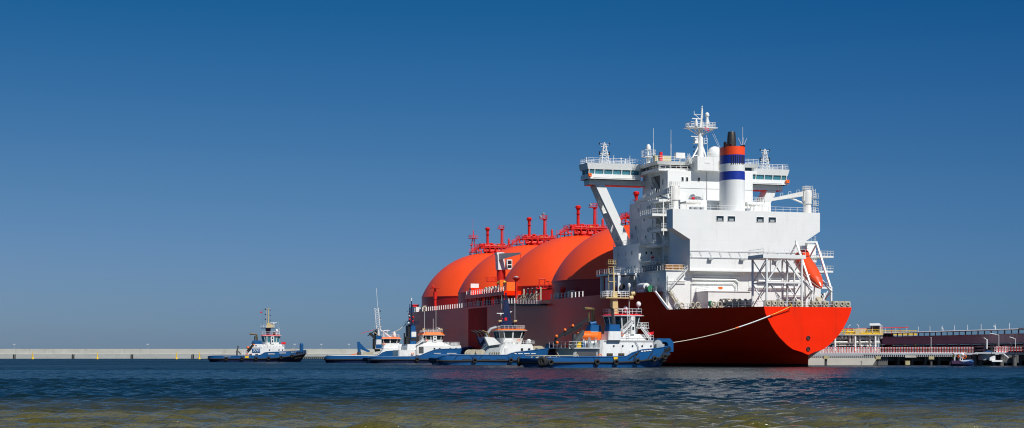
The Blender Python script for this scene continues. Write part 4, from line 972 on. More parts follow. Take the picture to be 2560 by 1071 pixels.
c = MB(); c.box(mu-1.77, mu-1.7, mv-.9, mv-.7, 53.4, 54.1); c.box(mu-1.77, mu-1.7, mv-1.35, mv-.35, 53.66, 53.84); x_ = c.build('ensign_cross', 'rail', fl)
c = MB(); c.box(mu-1.79, mu-1.69, mv-.85, mv-.75, 53.4, 54.1); c.box(mu-1.79, mu-1.69, mv-1.35, mv-.35, 53.71, 53.79); c.build('ensign_cross', 'fblue', fl)

# casing cranes
def casing_crane(v, jib_end, sgn):
    c = MB(); c.lathe([(.95, 33.5), (.85, 35.6), (1.05, 35.7), (1.05, 35.8)], (31.5, v, 0), 16); ped = c.build('crane_pedestal', 'white2', ship)
    c = MB(); c.lathe([(.95, 35.8), (.95, 38.0), (.8, 38.7)], (31.5, v, 0), 16); c.box(31, 32, v-1.0, v+1.0, 36.4, 38.6); c.box(30.9, 32.3, v-1.0, v+.9, 38.6, 38.75)
    c.rail([(30.9, v-1, 38.7), (30.9, v+.9, 38.7), (32.3, v+.9, 38.7), (32.3, v-1, 38.7)], .9, .5, .05, 2)
    c.ladder((30.6, v - sgn*1.3, 33.6), (30.6, v - sgn*1.3, 39), .5, (0, 1, 0), .05)
    for z in (35.3, 36.9): c.box(30.2, 31.2, v - sgn*1.1, v - sgn*2.1, z, z+.08); c.rail([(30.2, v-sgn*1.1, z), (30.2, v-sgn*2.1, z)], 1, .5, .04, 2)
    c.build('crane_house', 'white2', ped)
    A = Vector((31.5, v, 38.2)); B = Vector(jib_end)
    d = (B - A).normalized(); s_ = d.cross(Vector((0, 0, 1))).normalized()
    c = MB(); a = [A + s_*.45 + Vector((0, 0, .5)), A - s_*.45 + Vector((0, 0, .5)), A - s_*.45 - Vector((0, 0, .65)), A + s_*.45 - Vector((0, 0, .65))]
    b_ = [B + s_*.25 + Vector((0, 0, .25)), B - s_*.25 + Vector((0, 0, .25)), B - s_*.25 - Vector((0, 0, .25)), B + s_*.25 - Vector((0, 0, .25))]
    c.loft(b_, a)
    for k in range(1, 5):
        p = A.lerp(B, k/5.2) + Vector((0, 0, .4)); q = p + d*.55
        c.tube(p, p + Vector((0, 0, .6)), .04, 4); c.tube(q, q + Vector((0, 0, .6)), .04, 4); c.tube(p + Vector((0, 0, .6)), q + Vector((0, 0, .6)), .04, 4)
    c.build('crane_jib', 'white2', ped)
    c = MB(); c.tube(Vector((31.5, v, 36)) + d*.9, A.lerp(B, .42) - Vector((0, 0, .3)), .2, 8); c.tube(B, B - Vector((0, 0, 1.6)), .06, 4); c.build('crane_ram', 'white2', ped)
casing_crane(-16.2, (33.5, -6.8, 36.3), 1)
casing_crane(15.6, (41.5, 20.4, 36.0), -1)

# ---- stern lattice platform
c = MB(); U0, U1, V0, V1, ZT = 2.0, 8.4, -.2, 8.6, 22.2
c.box(U0-.3, U1+.3, V0-.2, V1+.5, 21.75, 22.5)
tw = c.build('stern_platform', 'white', ship)
for u, v in ((U0, V1-.4), (U0, V0+.6), (U1, V1-.4), (U1, V0+.6)):
    c = MB(); c.tube((u, v, SD), (u, v, 21.75), .24, 8); c.build('leg', 'white', tw)
c = MB(); vm = (V0+V1)/2 + .1; a, b_ = V1-.4, V0+.6
for u in (U0, U1):
    c.beam((u, a, 16.9), (u, b_, 16.9), .3)
    c.beam((u, a, 17), (u, vm+.5, 21.7), .2); c.beam((u, b_, 17), (u, vm-.5, 21.7), .2)
for v in (a, b_):
    c.beam((U0, v, 16.9), (U1, v, 16.9), .22); c.beam((U0, v, 17), (U1, v, 21.7), .15); c.beam((U1, v, 17), (U0, v, 21.7), .15)
    c.beam((U0, v, 12), (U1, v, 16.8), .16); c.beam((U1, v, 12), (U0, v, 16.8), .16)
c.beam((U1, a, 12.2), (U1, vm, 16.8), .18); c.beam((U1, b_, 12.2), (U1, vm, 16.8), .18)
for v in (a - 2.4, a - 5): c.beam((U0+3.2, v, 17), (U0+3.2, v, 21.7), .14)
c.build('bracing', 'white', tw)
c = MB(); c.rail([(U0-.2, V1+.4, 22.5), (U0-.2, V0-.1, 22.5)], 1.1, 1.2, .035, 2); c.rail([(U1+.2, V1+.4, 22.5), (U0-.2, V1+.4, 22.5)], 1.1, 1.2, .035, 2); c.build('railing', 'rail', tw)
c = MB(); c.ladder((5, 5.4, 16.6), (5, 3.4, 12.1), .6, (1, 0, 0), .06); c.build('platform_ladder', 'grey', tw)
# free fall boat launching frame
fr = MB(); lf, rt = -.6, -5.2
T = lambda u, v, z: (u, v, z)
for v, e in ((lf, 1.3), (rt, 1.0)):
    fr.beam(T(6.4, v, 25.4), T(2.0, v - e, 15.7), .36)
    fr.beam(T(12.5, v, 22.4), T(1.2, v - e + .25, 15.2), .34)
    fr.beam(T(12.5, v, 22.4), T(12.5, v, 12.0), .34)
    fr.beam(T(1.9, v-e, 16.2), T(1.9, v-e, 12.0), .32); fr.beam(T(1.9, v-e, 15.4), T(6.5, v-.5, 12.0), .24); fr.beam(T(6.4, v, 25.0), T(10.8, v, 21.4), .24)
    fr.beam(T(7.2, v, 19.3), T(7.2, v, 12.0), .26)
fr.beam(T(6.4, lf+.15, 25.5), T(6.4, rt-.15, 25.5), .42)
fr.beam(T(12.5, lf, 22.4), T(12.5, rt, 22.4), .3)
fr.beam(T(1.6, lf, 12.2), T(1.6, lf-1.4, 15.3), .18); fr.beam(T(1.6, rt, 15.3), T(1.6, rt+1.7, 12.2), .22); fr.beam(T(1.6, rt, 12.2), T(1.6, rt + 1.4, 14.6), .14)
fr.path([T(8, lf - 1, 24.4), T(8, rt + 1, 24.4)], .12, 6); fr.box(7.4, 8.2, -3.6, -2.4, 24.0, 24.8)
davit = fr.build('launching_frame', 'white', ship)
c = MB(); c.box(10.5, 16, -7.4, -4.9, 21.6, 22.0); c.rail([(16, -7.4, 22), (10.5, -7.4, 22), (10.5, -4.9, 22)], 1.1, 1, .04, 2); c.box(12.6, 13.2, -6.6, -6, SD, 21.6); c.stair((8, -6.2, 12.0), (11, -6.2, 16), .8, (0, 1, 0)); c.build('boarding_platform', 'white', davit)
c = MB(); c.box(11, 14, -9.8, -8.6, SD, 14.2); c.prism_y([(6, 12), (9, 12), (9, 14.4)], -7.6, -6.4); c.build('winch_house', 'beige', davit)

# ---- mooring gear of the stern deck
def roller(u, v, sc=1.0, m_='beige'):
    c = MB(); w_, hh = .62*sc, 1.25*sc
    c.box(u, u+.9, v-w_, v-w_*.72, SD, SD+hh); c.box(u, u+.9, v+w_*.72, v+w_, SD, SD+hh); c.box(u, u+.9, v-w_*.72, v+w_*.72, SD, SD+.2); c.box(u, u+.9, v-w_*.72, v+w_*.72, SD+hh-.22, SD+hh)
    o = c.build('fairlead', m_, ship)
    c = MB(); c.torus((u-.04, v, SD+hh*.52), .36*sc, .15*sc, (1, 0, 0), 16, 6); c.build('chock_ring', m_, o)
for v in (8.7, 7.3, 5.9, 1.9, -1.6, -4.2, -6.4, -7.7, -9.0): roller(.25, v)
for u, v in ((25.5, 17.2), (23.6, 16.6), (19.8, 15.9), (18.0, 15.3), (13.2, 14.2), (11.4, 13.5)):
    c = MB(); y = hb(u, SD) - .6; c.torus((u, y, SD+.72), .55, .17, (1, .25, 0), 18, 7); c.box(u-.1, u+.5, y-.75, y+.6, SD, SD+.35); c.build('fairlead', 'beige' if u < 24 else 'grey', ship)
for u, v in ((17, 9.5), (14.5, 7.6), (12.5, -3), (16, -9.5)):
    c = MB(); c.box(u-1.2, u+1.2, v-2.2, v+2.2, SD, SD+.4)
    c.tube((u, v-1.9, SD+1.1), (u, v+1.9, SD+1.1), .32, 10)
    wn = c.build('mooring_winch', 'beige', ship)
    c = MB()
    for y in (-1.9, -.7, .6, 1.8): c.tube((u, v+y-.08, SD+1.1), (u, v+y+.08, SD+1.1), .95, 18)
    c.build('drum', 'beige', wn)
    c = MB(); c.tube((u, v-1.8, SD+1.1), (u, v-.8, SD+1.1), .7, 14); c.tube((u, v-.6, SD+1.1), (u, v+.5, SD+1.1), .62, 14); c.build('wound_rope', 'rope', wn)
c = MB(); c.lathe([(.28, SD), (.28, SD+.5), (.5, SD+.6), (.5, SD+1.5), (.2, SD+1.6)], (18, 13.2, 0), 10); c.build('vent_cowl', 'green', ship)
c = MB(); c.box(21, 22.4, 10.6, 11.5, SD, SD+1.1); c.build('deck_locker', 'beige', ship)
# machinery by the port rail above the break
c = MB(); c.tube((35, 20.6, 17.2), (39, 20.6, 17.3), .75, 12); c.tube((34, 20.6, 17.2), (35, 20.6, 17.2), .35, 10); c.box(35.4, 38.6, 20, 21.2, DK, 16.6); c.build('pump_unit', 'white', ship)
c = MB(); c.tube((33.4, 20.2, 16.6), (34.6, 20.2, 16.6), .8, 12); c.box(33.2, 34.8, 19.6, 20.8, DK, 16.3); c.build('pump_motor', 'green', ship)
c = MB(); c.tube((48, 22.4, 17.1), (45.4, 22.4, 17.4), .7, 12, .6); c.beam((48, 22.4, DK), (48, 22.4, 17), .5); c.build('chute_canister', 'signal', ship)
c = MB(); c.tube((45.3, 22.4, 17.4), (44.6, 22.4, 17.5), .62, 12); c.build('chute_cap', 'black', ship)
c = MB(); c.rail([(45, 21.9, DK), (40, 21.4, DK), (31.4, 19.9, DK)], 1.1, .9, .045, 2); c.build('railing', 'rail', ship)
c = MB(); c.lathe([(.3, DK), (.3, 18.2), (.5, 18.3), (.3, 18.9)], (41.5, 20.9, 0), 8); c.box(41.2, 41.8, 20.3, 21.5, 17.5, 17.8); c.build('vent_cowl', 'beige', ship)

# ---- free fall lifeboat, hanging nose down in its frame (a thing of its own)
def lifeboat():
    o = thing('lifeboat', 'enclosed orange lifeboat tilted nose down in white launching frame at tanker stern', 'lifeboat')
    A = Vector((10.8, -3.4, 22.9)); B = Vector((2.2, -4.2, 15.9))
    d = (B - A).normalized(); side = Vector((0, 1, 0)); up = side.cross(d).normalized()
    if up.z < 0: up = -up
    Lb = (B - A).length
    secs = [(0.0, 1.0, .9, 1.0), (.05, 1.4, 1.2, 1.45), (.2, 1.65, 1.4, 1.7), (.42, 1.7, 1.45, 1.65), (.6, 1.62, 1.4, 1.4), (.78, 1.28, 1.2, 1.1), (.9, .8, .85, .7), (.97, .38, .45, .35), (1.0, .04, .1, .1)]
    b = MB(); n = 20; rings = []
    for s_, w_, dn, u_ in secs:
        c = A + d*(s_*Lb); r_ = []
        for i in range(n):
            t_ = 2*math.pi*i/n; cc, ss = math.cos(t_), math.sin(t_)
            r_.append(c + side*(w_*math.copysign(abs(cc)**.8, cc)) + up*((u_ if ss > 0 else dn)*math.copysign(abs(ss)**.85, ss)))
        rings.append([W(*p) for p in r_])
    for a, c in zip(rings, rings[1:]):
        b.loft(c, a, caps=False, smooth=True)
    b.add(rings[0], [tuple(range(n))]); 
    hb_ = b.build('hull', 'lifeboat', o)
    b = MB(); c0 = A + d*(.06*Lb) + up*1.45
    P = [c0 + side*.75, c0 - side*.75, c0 - side*.75 + d*2.2, c0 + side*.75 + d*2.2]
    Q = [p + up*.85 for p in P]; Q[2] = Q[2] - d*.7; Q[3] = Q[3] - d*.7
    b.loft([W(*p) for p in P][::-1], [W(*p) for p in Q][::-1]); cab = b.build('steering_cabin', 'lifeboat', o)
    b = MB(); c1 = c0 + d*1.95 + up*.25
    P = [c1 + side*.5, c1 - side*.5, c1 - side*.5 - d*.45 + up*.45, c1 + side*.5 - d*.45 + up*.45]; e_ = (d + up).normalized()*.05
    b.loft([W(*(p - e_)) for p in P], [W(*(p + e_)) for p in P]); b.build('window', 'darkglass', cab)
    for k in range(5):
        for sgn in (1, -1):
            b = MB(); p = A + d*((.16 + k*.13)*Lb) + up*.66 + side*sgn*(1.5 - .05*k); b.ball(W(*p), .16, 8, 6); b.build('port_light', 'rail', o)
    b = MB()
    for sgn in (1, -1):
        pts = [A + d*(s_*Lb) + side*sgn*(w_+.03) - up*.05 for s_, w_, dn, u_ in secs[1:]]
        for p, q in zip(pts, pts[1:]): b.tube(W(*p), W(*q), .06, 5)
    b.build('fender_rail', 'rail', o)
lifeboat()
# stack of timber crates on the deckhouse top
o = thing('timber_stack', 'brown timber planks stacked behind a white rail on the tanker deckhouse', 'timber', tuple(W(31, 16, 20.6)), SHIP_RZ)
b = MB(); rnd = random.Random(3)
for i in range(4):
    for j in range(2):
        for k in range(4):
            b.box(-.9 + j*1.0, .0 + j*1.0, -2.1 + i*1.05, -1.12 + i*1.05 + rnd.random()*.05, .04 + k*.30, .26 + k*.30 + rnd.random()*.02)
b.build('plank', 'wood', o)

# ------------------------------------------------------------------ harbour tugs: local x forward from the stern, y to port, z up from the water
def tug_hull(root, L, B, sheer, strake='black', tyres=(), top='blue', low='blue', cap=None, boot=None):
    """sheer: list of (x, height of the bulwark)"""
    sx_, sz_ = zip(*sheer)
    def bd(x):  # half breadth at deck
        return pchip([0, .6, 2, 5, L*.35, L*.62, L*.78, L*.88, L*.95, L*.985, L], [B*.36, B*.43, B*.475, B*.5, B*.5, B*.495, B*.455, B*.37, B*.25, B*.13, .02], x)
    def bw(x):
        return pchip([0, 1.5, 4, L*.3, L*.6, L*.8, L*.92, L], [B*.30, B*.40, B*.46, B*.485, B*.46, B*.33, B*.14, .02], x)
    def rake(x, z):   # the stem leans forward, the stern a little aft
        f = max(0, (x - L*.6)/(L*.4)); return x - f*f*1.9*max(0, 1 - z/2.4) + (max(0, 1 - x/3)*.7*max(0, 1 - z/1.2))
    def strz(x): return .95 + max(0, (x - L*.5)/(L*.5))**2*1.75
    xs = [0, .3, .9, 1.8, 3.2, 5, 8, L*.35, L*.45, L*.5, L*.54, L*.58, L*.62, L*.7, L*.78, L*.84, L*.89, L*.93, L*.96, L*.98, L*.993, L]
    h_ = MB()
    for sg in (1, -1):
        g = []
        for x in xs:
            zt = pchip(sx_, sz_, x); zs_ = strz(x)
            col = []
            for z, f in ((-.8, -.25), (0, 0), (zs_*.5, .5), (zs_-.1, 1), (zs_+.1, 1.0), (zs_+(zt-zs_)*.5, 1.02), (zt, 1.0)):
                y = bw(x) + (bd(x) - bw(x))*min(1, max(0, f)) if f <= 1 else bd(x)*1.005
                col.append((rake(x, max(0, z)), sg*y, z))
            g.append(col)
        o = len(h_.v); n = 7
        for c in g: h_.v += c
        for i in range(len(xs)-1):
            for k in range(n-1):
                q = [o+i*n+k, o+i*n+k+1, o+(i+1)*n+k+1, o+(i+1)*n+k]
                h_.f.append(q[::-1] if sg < 0 else q); h_.sm.append(True); h_.mi.append(1 if k < 3 else 0)
        q = [(g[0][k][0], g[0][k][1], g[0][k][2]) for k in range(n)]
        if sg > 0: st_p = q
        else: h_.add(st_p + q[::-1], [tuple(range(2*n))[::-1]])
    hull_ = h_.build('hull', [top, low], root)
    b = MB()                                     # bulwark top rail with thickness, inner skin, deck
    for sg in (1, -1):
        for a, c in zip(xs, xs[1:]):
            za, zc = pchip(sx_, sz_, a), pchip(sx_, sz_, c)
            b.tube((rake(a, za), sg*bd(a), za), (rake(c, zc), sg*bd(c), zc), .11, 6)
            ia, ic = max(0, bd(a)-.18), max(0, bd(c)-.18)
            b.add([(a, sg*ia, za-1), (c, sg*ic, zc-1), (c, sg*ic, zc), (a, sg*ia, za)], [(0, 1, 2, 3)])
    b.tube((0, -bd(0), sz_[0]), (0, bd(0), sz_[0]), .11, 6)
    b.build('bulwark', cap or top, root)
    b = MB(); b.add([(x, max(.02, bd(x)-.05), pchip(sx_, sz_, x)-.95) for x in xs] + [(x, -max(.02, bd(x)-.05), pchip(sx_, sz_, x)-.95) for x in xs[::-1]], [(i, len(xs)*2-1-i, len(xs)*2-2-i, i+1) for i in range(len(xs)-1)])
    b.build('deck', 'deckgreen', root)
    b = MB()
    for sg in (1, -1):
        for a, c in zip(xs, xs[1:]): b.tube((rake(a, strz(a)), sg*(bd(a)+.02), strz(a)), (rake(c, strz(c)), sg*(bd(c)+.02), strz(c)), .19, 6)
    b.tube((0, -bd(0), strz(0)), (0, bd(0), strz(0)), .22, 6)
    for i in range(7):
        x = L*(.90 + i*.0165); 
        for sg in (1, -1):
            b.tube((rake(x, 1.2), sg*(bd(x)*.8+.1), strz(x)-1.2), (rake(x, 2.6), sg*(bd(x)+.12), pchip(sx_, sz_, x)-.35), .24, 6)
    b.build('rubbing_fender', 'rubber', root)
    for x in tyres:
        for sg in (1, -1):
            c = MB(); c.torus((x, sg*(bd(x)+.32), strz(x)+.05), .42, .2, (0, 1, .12), 14, 7)
            c.tube((x-.3, sg*(bd(x)+.22), strz(x)+.5), (x-.7, sg*(bd(x)+.05), strz(x)+1.1), .04, 4); c.tube((x+.3, sg*(bd(x)+.22), strz(x)+.5), (x+.7, sg*(bd(x)+.05), strz(x)+1.1), .04, 4)
            c.build('tyre', 'rubber', root)
    if boot:
        pass
    return bd

def block(root, name, m, bot, top_, z0, z1):
    """bot and top: polygons (x,y) counter-clockwise"""
    c = MB(); c.loft([(x, y, z0) for x, y in bot], [(x, y, z1) for x, y in top_]); return c.build(name, m, root)
def rc(x0, x1, hw, ch=0.0, y=0.0):
    if ch <= 0: return [(x0, y-hw), (x1, y-hw), (x1, y+hw), (x0, y+hw)]
    return [(x0+ch, y-hw), (x1-ch, y-hw), (x1, y-hw+ch), (x1, y+hw-ch), (x1-ch, y+hw), (x0+ch, y+hw), (x0, y+hw-ch), (x0, y-hw+ch)]
def glaze(parent, bot, top_, z0, z1, f0, f1, per=2, gap=.09, m='darkglass'):
    """windows as panes set just proud of each face of a lofted house, between the height fractions f0..f1"""
    n = len(bot)
    for i in range(n):
        j = (i+1) % n
        A, B_ = Vector((*bot[i], z0)), Vector((*bot[j], z0)); C, D = Vector((*top_[j], z1)), Vector((*top_[i], z1))
        Lx = (B_ - A).length; k = max(1, round(Lx / per)) if Lx > 1.2 else 1
        nrm = (B_ - A).cross(D - A).normalized()
        for q in range(k):
            s0, s1 = (q + gap)/k, (q + 1 - gap)/k
            P = [A.lerp(B_, s0).lerp(D.lerp(C, s0), f0), A.lerp(B_, s1).lerp(D.lerp(C, s1), f0), A.lerp(B_, s1).lerp(D.lerp(C, s1), f1), A.lerp(B_, s0).lerp(D.lerp(C, s0), f1)]
            b = MB(); b.loft([p + nrm*.005 for p in P], [p + nrm*.04 for p in P]); b.build('window', m, parent)
def wheelhouse(root, x0, x1, hw, z0, z1, flare=.55, ch=.9, band='signal', per=1.5, f0=.33, f1=.9, glass='darkglass', wall='twhite', bandh=.28, over=.25):
    bot = rc(x0+flare, x1-flare, hw-flare, ch); tp = rc(x0, x1, hw, ch)
    w_ = block(root, 'wheelhouse', wall, bot, tp, z0, z1)
    glaze(w_, bot, tp, z0, z1, f0, f1, per, .09, glass)
    r_ = block(root, 'roof', band, rc(x0-over, x1+over, hw+over, ch), rc(x0+.3, x1-.3, hw-.3, ch), z1+.002, z1+bandh)
    block(root, 'roof_edge', 'twhite', rc(x0-over-.05, x1+over+.05, hw+over+.05, ch), rc(x0-over-.05, x1+over+.05, hw+over+.05, ch), z1-.10, z1)
    c = MB(); z = z1+bandh; P = [(x0+.4, -hw+.4, z), (x1-.4, -hw+.4, z), (x1-.4, hw-.4, z), (x0+.4, hw-.4, z), (x0+.4, -hw+.4, z)]
    c.rail(P, 1.0, 1.0, .04, 2); c.build('roof_railing', 'rail', root)
    return w_
def radar_set(root, x, y, z, h_=1.4, w_=1.8):
    c = MB(); c.tube((x, y, z), (x, y, z+h_), .09, 6); c.lathe([(.25, h_-.2), (.25, h_), (.1, h_+.05)], (x, y, z), 8); c.box(x-w_/2, x+w_/2, y-.1, y+.1, z+h_+.05, z+h_+.25); c.build('radar', 'rail', root)
def dome_ant(root, x, y, z, r_=.4, h_=.8):
    c = MB(); c.tube((x, y, z), (x, y, z+h_), .1, 6); c.ball((x, y, z+h_+r_*.8), r_, 12, 8, 1.15); c.build('satellite_dome', 'rail', root)
def whip(root, x, y, z, h_, r_=.03):
    c = MB(); c.tube((x, y, z), (x, y, z+h_), r_, 4); c.build('whip_aerial', 'rail', root)
def winch(root, x, z, m='grey', hw=1.5, r_=.7):
    c = MB(); c.tube((x, -hw, z+r_), (x, hw, z+r_), r_*.75, 14)
    for y in (-hw, 0, hw): c.tube((x, y-.08, z+r_), (x, y+.08, z+r_), r_*1.25, 16)
    c.box(x-.9, x+.9, -hw-.9, -hw-.2, z, z+1.1); c.box(x-.8, x+.8, -hw, hw, z-.2, z+.15); c.tube((x+.2, -hw-1, z+.6), (x+.2, -hw-.2, z+.6), .35, 10)
    c.build('towing_winch', m, root)
def lifebuoy(root, x, y, z):
    c = MB(); c.torus((x, y, z), .33, .09, (0, 1, 0), 14, 6); c.build('lifebuoy', 'orange', root)
def bent_pipe(root, pts, r_, m='soot', name='exhaust_pipe'):
    c = MB(); c.path([Vector(p) for p in pts], r_, 10); return c.build(name, m, root)

def refit(t, table):
    """set the storey heights of a tug from a table (built height, true height)"""
    zs, zt = zip(*table); done = set()
    for o in t.children_recursive:
        if o.type != 'MESH' or o.name.startswith(('tyre', 'rubbing', 'hull', 'bulwark', 'deck.')) or o.name == 'deck' or o.data.name in done: continue
        done.add(o.data.name)
        for v in o.data.vertices: v.co.z = float(np.interp(v.co.z, zs, zt)) if v.co.z < zs[-1] else v.co.z + zt[-1] - zs[-1]

# ============ tug ahead of the others, bow to the right, yellow mast
def tug_one():
    g = 'harbour tugs attending the tanker'
    t = thing('tug', 'lone blue tug with thin yellow mast by the breakwater, apart from the rest', 'tugboat', (-98.6, 557, 0), R(7), g)
    L = 31.5; sh = [(0, 1.75), (2, 1.95), (8, 1.95), (15.6, 2.0), (16.6, 2.1), (18.2, 3.0), (24, 3.3), (31.5, 3.75)]
    bd = tug_hull(t, L, 10.6, sh, tyres=(6, 11, 15.5, 19.5, 23.5, 27), low='navy')  # navy below the strake is shade put into the hull colour
    # main house
    d = block(t, 'deckhouse', 'twhite', rc(12.2, 24.8, 3.6, .3), rc(13.0, 24.4, 3.5, .3), 1.0, 4.6)
    for x in (19.8, 22.8, 24): 
        c = MB(); c.tube((x, -3.68, 3.9), (x, -3.58, 3.9), .2, 10); c.build('port_light', 'darkglass', d)
    for x in (13.3, 15.2): 
        c = MB(); c.box(x, x+.8, -3.72, -3.62, 1.7, 2.6); c.build('vent', 'dgrey', d)
    c = MB(); c.box(14.2, 16.7, -3.72, -3.6, 3.05, 4.3); pn = c.build('number_panel', 'blue', d)
    text_mesh('number', 'XVI', 1.35, 'twhite', d, (15.45, -3.75, 3.68), (R(90), 0, 0))
    block(t, 'upper_house', 'twhite', rc(17.4, 24.4, 2.9, .4), rc(17.6, 23.4, 2.8, .4), 4.6, 5.7)
    # funnels
    for sg in (-1, 1):
        f = block(t, 'funnel', 'twhite', rc(13.2, 17.6, .95, .2, sg*2.7), rc(13.8, 17.4, .85, .2, sg*2.7), 4.6, 5.75)
        block(f, 'funnel_top', 'blue', rc(13.8, 17.4, .86, .2, sg*2.7), rc(14.3, 16.9, .75, .2, sg*2.7), 5.75, 6.9)
        bent_pipe(f, [(15.6, sg*2.7, 6.8), (15.4, sg*2.7, 8.9), (13.6, sg*2.7, 9.1), (13.4, sg*2.7, 8.8)], .22, 'bronze' if sg < 0 else 'soot')
        bent_pipe(f, [(14.9, sg*2.7 + .2, 6.8), (14.9, sg*2.7 + .2, 8.3)], .14, 'soot')
        c = MB(); c.tube((15.4, -3.62, 5.2), (15.4, -3.55, 5.2), .26, 10); c.build('badge', 'navy', f) if sg < 0 else None
    w_ = wheelhouse(t, 17.0, 23.2, 2.9, 5.7, 8.5, .6, .9, 'signal', 1.7, .25, .9, 'glass')
    c = MB(); c.box(20.2, 21.2, -3.05, -2.3, 5.7, 8.4); c.build('ladder_case', 'twhite', w_)
    for z in (6.4, 7.4): 
        c = MB(); c.box(20.5, 20.9, -3.1, -3.05, z, z+.6); c.build('slot', 'darkglass', w_)
    c = MB(); c.ladder((18.9, -3.1, 4.6), (18.9, -3.0, 8.6), .5, (1, 0, 0), .05); c.build('ladder', 'rail', t)
    c = MB(); c.rail([(17.4, -3.3, 4.6), (24.2, -3.3, 4.6), (24.4, 3.3, 4.6)], 1, 1, .04, 2); c.rail([(11, -3.5, 2), (12.4, -3.5, 2)], 1.6, .8, .05, 3); c.build('railing', 'rail', t)
    # mast
    c = MB(); c.loft([(18.7, -.5, 8.7), (19.7, -.5, 8.7), (19.7, .5, 8.7), (18.7, .5, 8.7)], [(18.3, -.9, 10.9), (20.1, -.9, 10.9), (20.1, .9, 10.9), (18.3, .9, 10.9)])
    c.box(16.8, 21.4, -1.6, 1.6, 10.9, 11.05); c.build('mast_foot', 'navy', t)
    c = MB(); c.box(18.7, 20.0, -.5, .5, 11.05, 12.6); c.box(20, 21.2, -.3, .5, 11.2, 12.2); c.tube((19.3, 0, 12.6), (19.3, 0, 17.3), .2, 8, .14); c.box(18.7, 19.9, -.2, .2, 17.2, 17.35)
    c.tube((18.7, 0, 12), (18.7, 0, 17.3), .05, 4); c.build('mast', 'mastyellow', t)
    c = MB()
    for z in (13.6, 15.2, 16.9): c.tube((18.3, 0, z), (18.3, 0, z+.45), .16, 6); c.tube((19.9, 0, z-.2), (19.9, 0, z+.1), .13, 6); c.tube((18.3, 0, z+.1), (19.9, 0, z), .04, 4)
    c.tube((17.3, 0, 11), (17.3, 0, 16.9), .02, 4); c.tube((17.3, 0, 16.9), (18.4, 0, 17.0), .03, 4)
    c.build('navigation_lamps', 'black', t)
    c = MB(); c.rail([(16.9, -1.5, 11.05), (21.3, -1.5, 11.05), (21.3, 1.5, 11.05)], .9, .8, .035, 2); c.build('platform_railing', 'rail', t)
    radar_set(t, 21, -.4, 11.05, 1.5, 2.0); dome_ant(t, 22.0, -1.6, 8.8, .42, 1.0); whip(t, 22.9, -1.9, 8.7, 2.4); whip(t, 22.4, 1, 8.7, 4.6, .025)
    c = MB(); c.box(20.6, 21.7, -1.8, -.8, 8.8, 9.6); c.build('searchlight', 'black', t)
    c = MB(); c.add([(17.3, 0, 16.4), (16.6, .1, 16.3), (16.6, .1, 15.9), (17.3, 0, 16.0), (17.3, .03, 16.4), (16.6, .13, 16.3), (16.6, .13, 15.9), (17.3, .03, 16.0)], [(0,1,2,3),(7,6,5,4),(0,4,5,1),(2,6,7,3),(1,5,6,2),(3,7,4,0)]); c.build('flag', 'signal', t)
    c = MB(); c.box(23.5, 24.9, -1.2, .6, 5.7, 6.4); c.build('covered_raft', 'signal', t)
    winch(t, 27.2, 3.0, 'beige', 1.3, .6)
    c = MB(); c.tube((30.0, 0, 3.0), (30.0, 0, 5.6), .62, 14); c.ball((30.0, 0, 5.6), .62, 14, 8); c.build('staple', 'blue', t)
    # aft deck gear
    c = MB(); c.tube((9.2, -.6, 1.2), (9.2, -.6, 3.6), .3, 8); c.beam((9.2, -.6, 3.4), (9.6, -.6, 5.2), .5); c.beam((9.6, -.6, 3.4), (10.4, -.6, 2.4), .4); c.build('capstan_arm', 'dgrey', t)
    c = MB(); c.beam((13.2, -3.9, 4.2), (14.8, -3.9, 6.2), .5); c.tube((12.6, -3.9, 3.4), (14, -3.9, 4.9), .4, 8); c.build('knuckle_crane', 'black', t)
    c = MB(); c.ball((12.8, -3.6, 4.6), .5, 10, 6, .8); c.ball((14.6, -3.9, 5.6), .34, 8, 6); c.build('marker_float', 'orange', t)
    lifebuoy(t, 12.6, -3.9, 2.3)
    c = MB(); c.box(11.9, 13.1, -bd(12)-.07, -bd(12)+.02, 1.25, 1.95); c.build('side_plate', 'yellow', t)
    for x, w2, z in ((19.3, 2.1, 2.45), (22.8, 2.2, 2.75)):
        c = MB(); c.box(x, x+w2, -bd(x+1)-.10, -bd(x+1)+.02, z, z+.22); c.build('freeing_port', 'twhite', t)
    text_mesh('ship_name', 'FAIRPLAY XVI', .42, 'twhite', t, (27.2, -bd(27.2)-.03, 3.12), (R(90), 0, R(14)))
    text_mesh('ship_name', 'FAIRPLAY XVI', .36, 'twhite', t, (6.2, -bd(6.2)-.05, 1.62), (R(90), 0, 0))
    return t
tug_one()

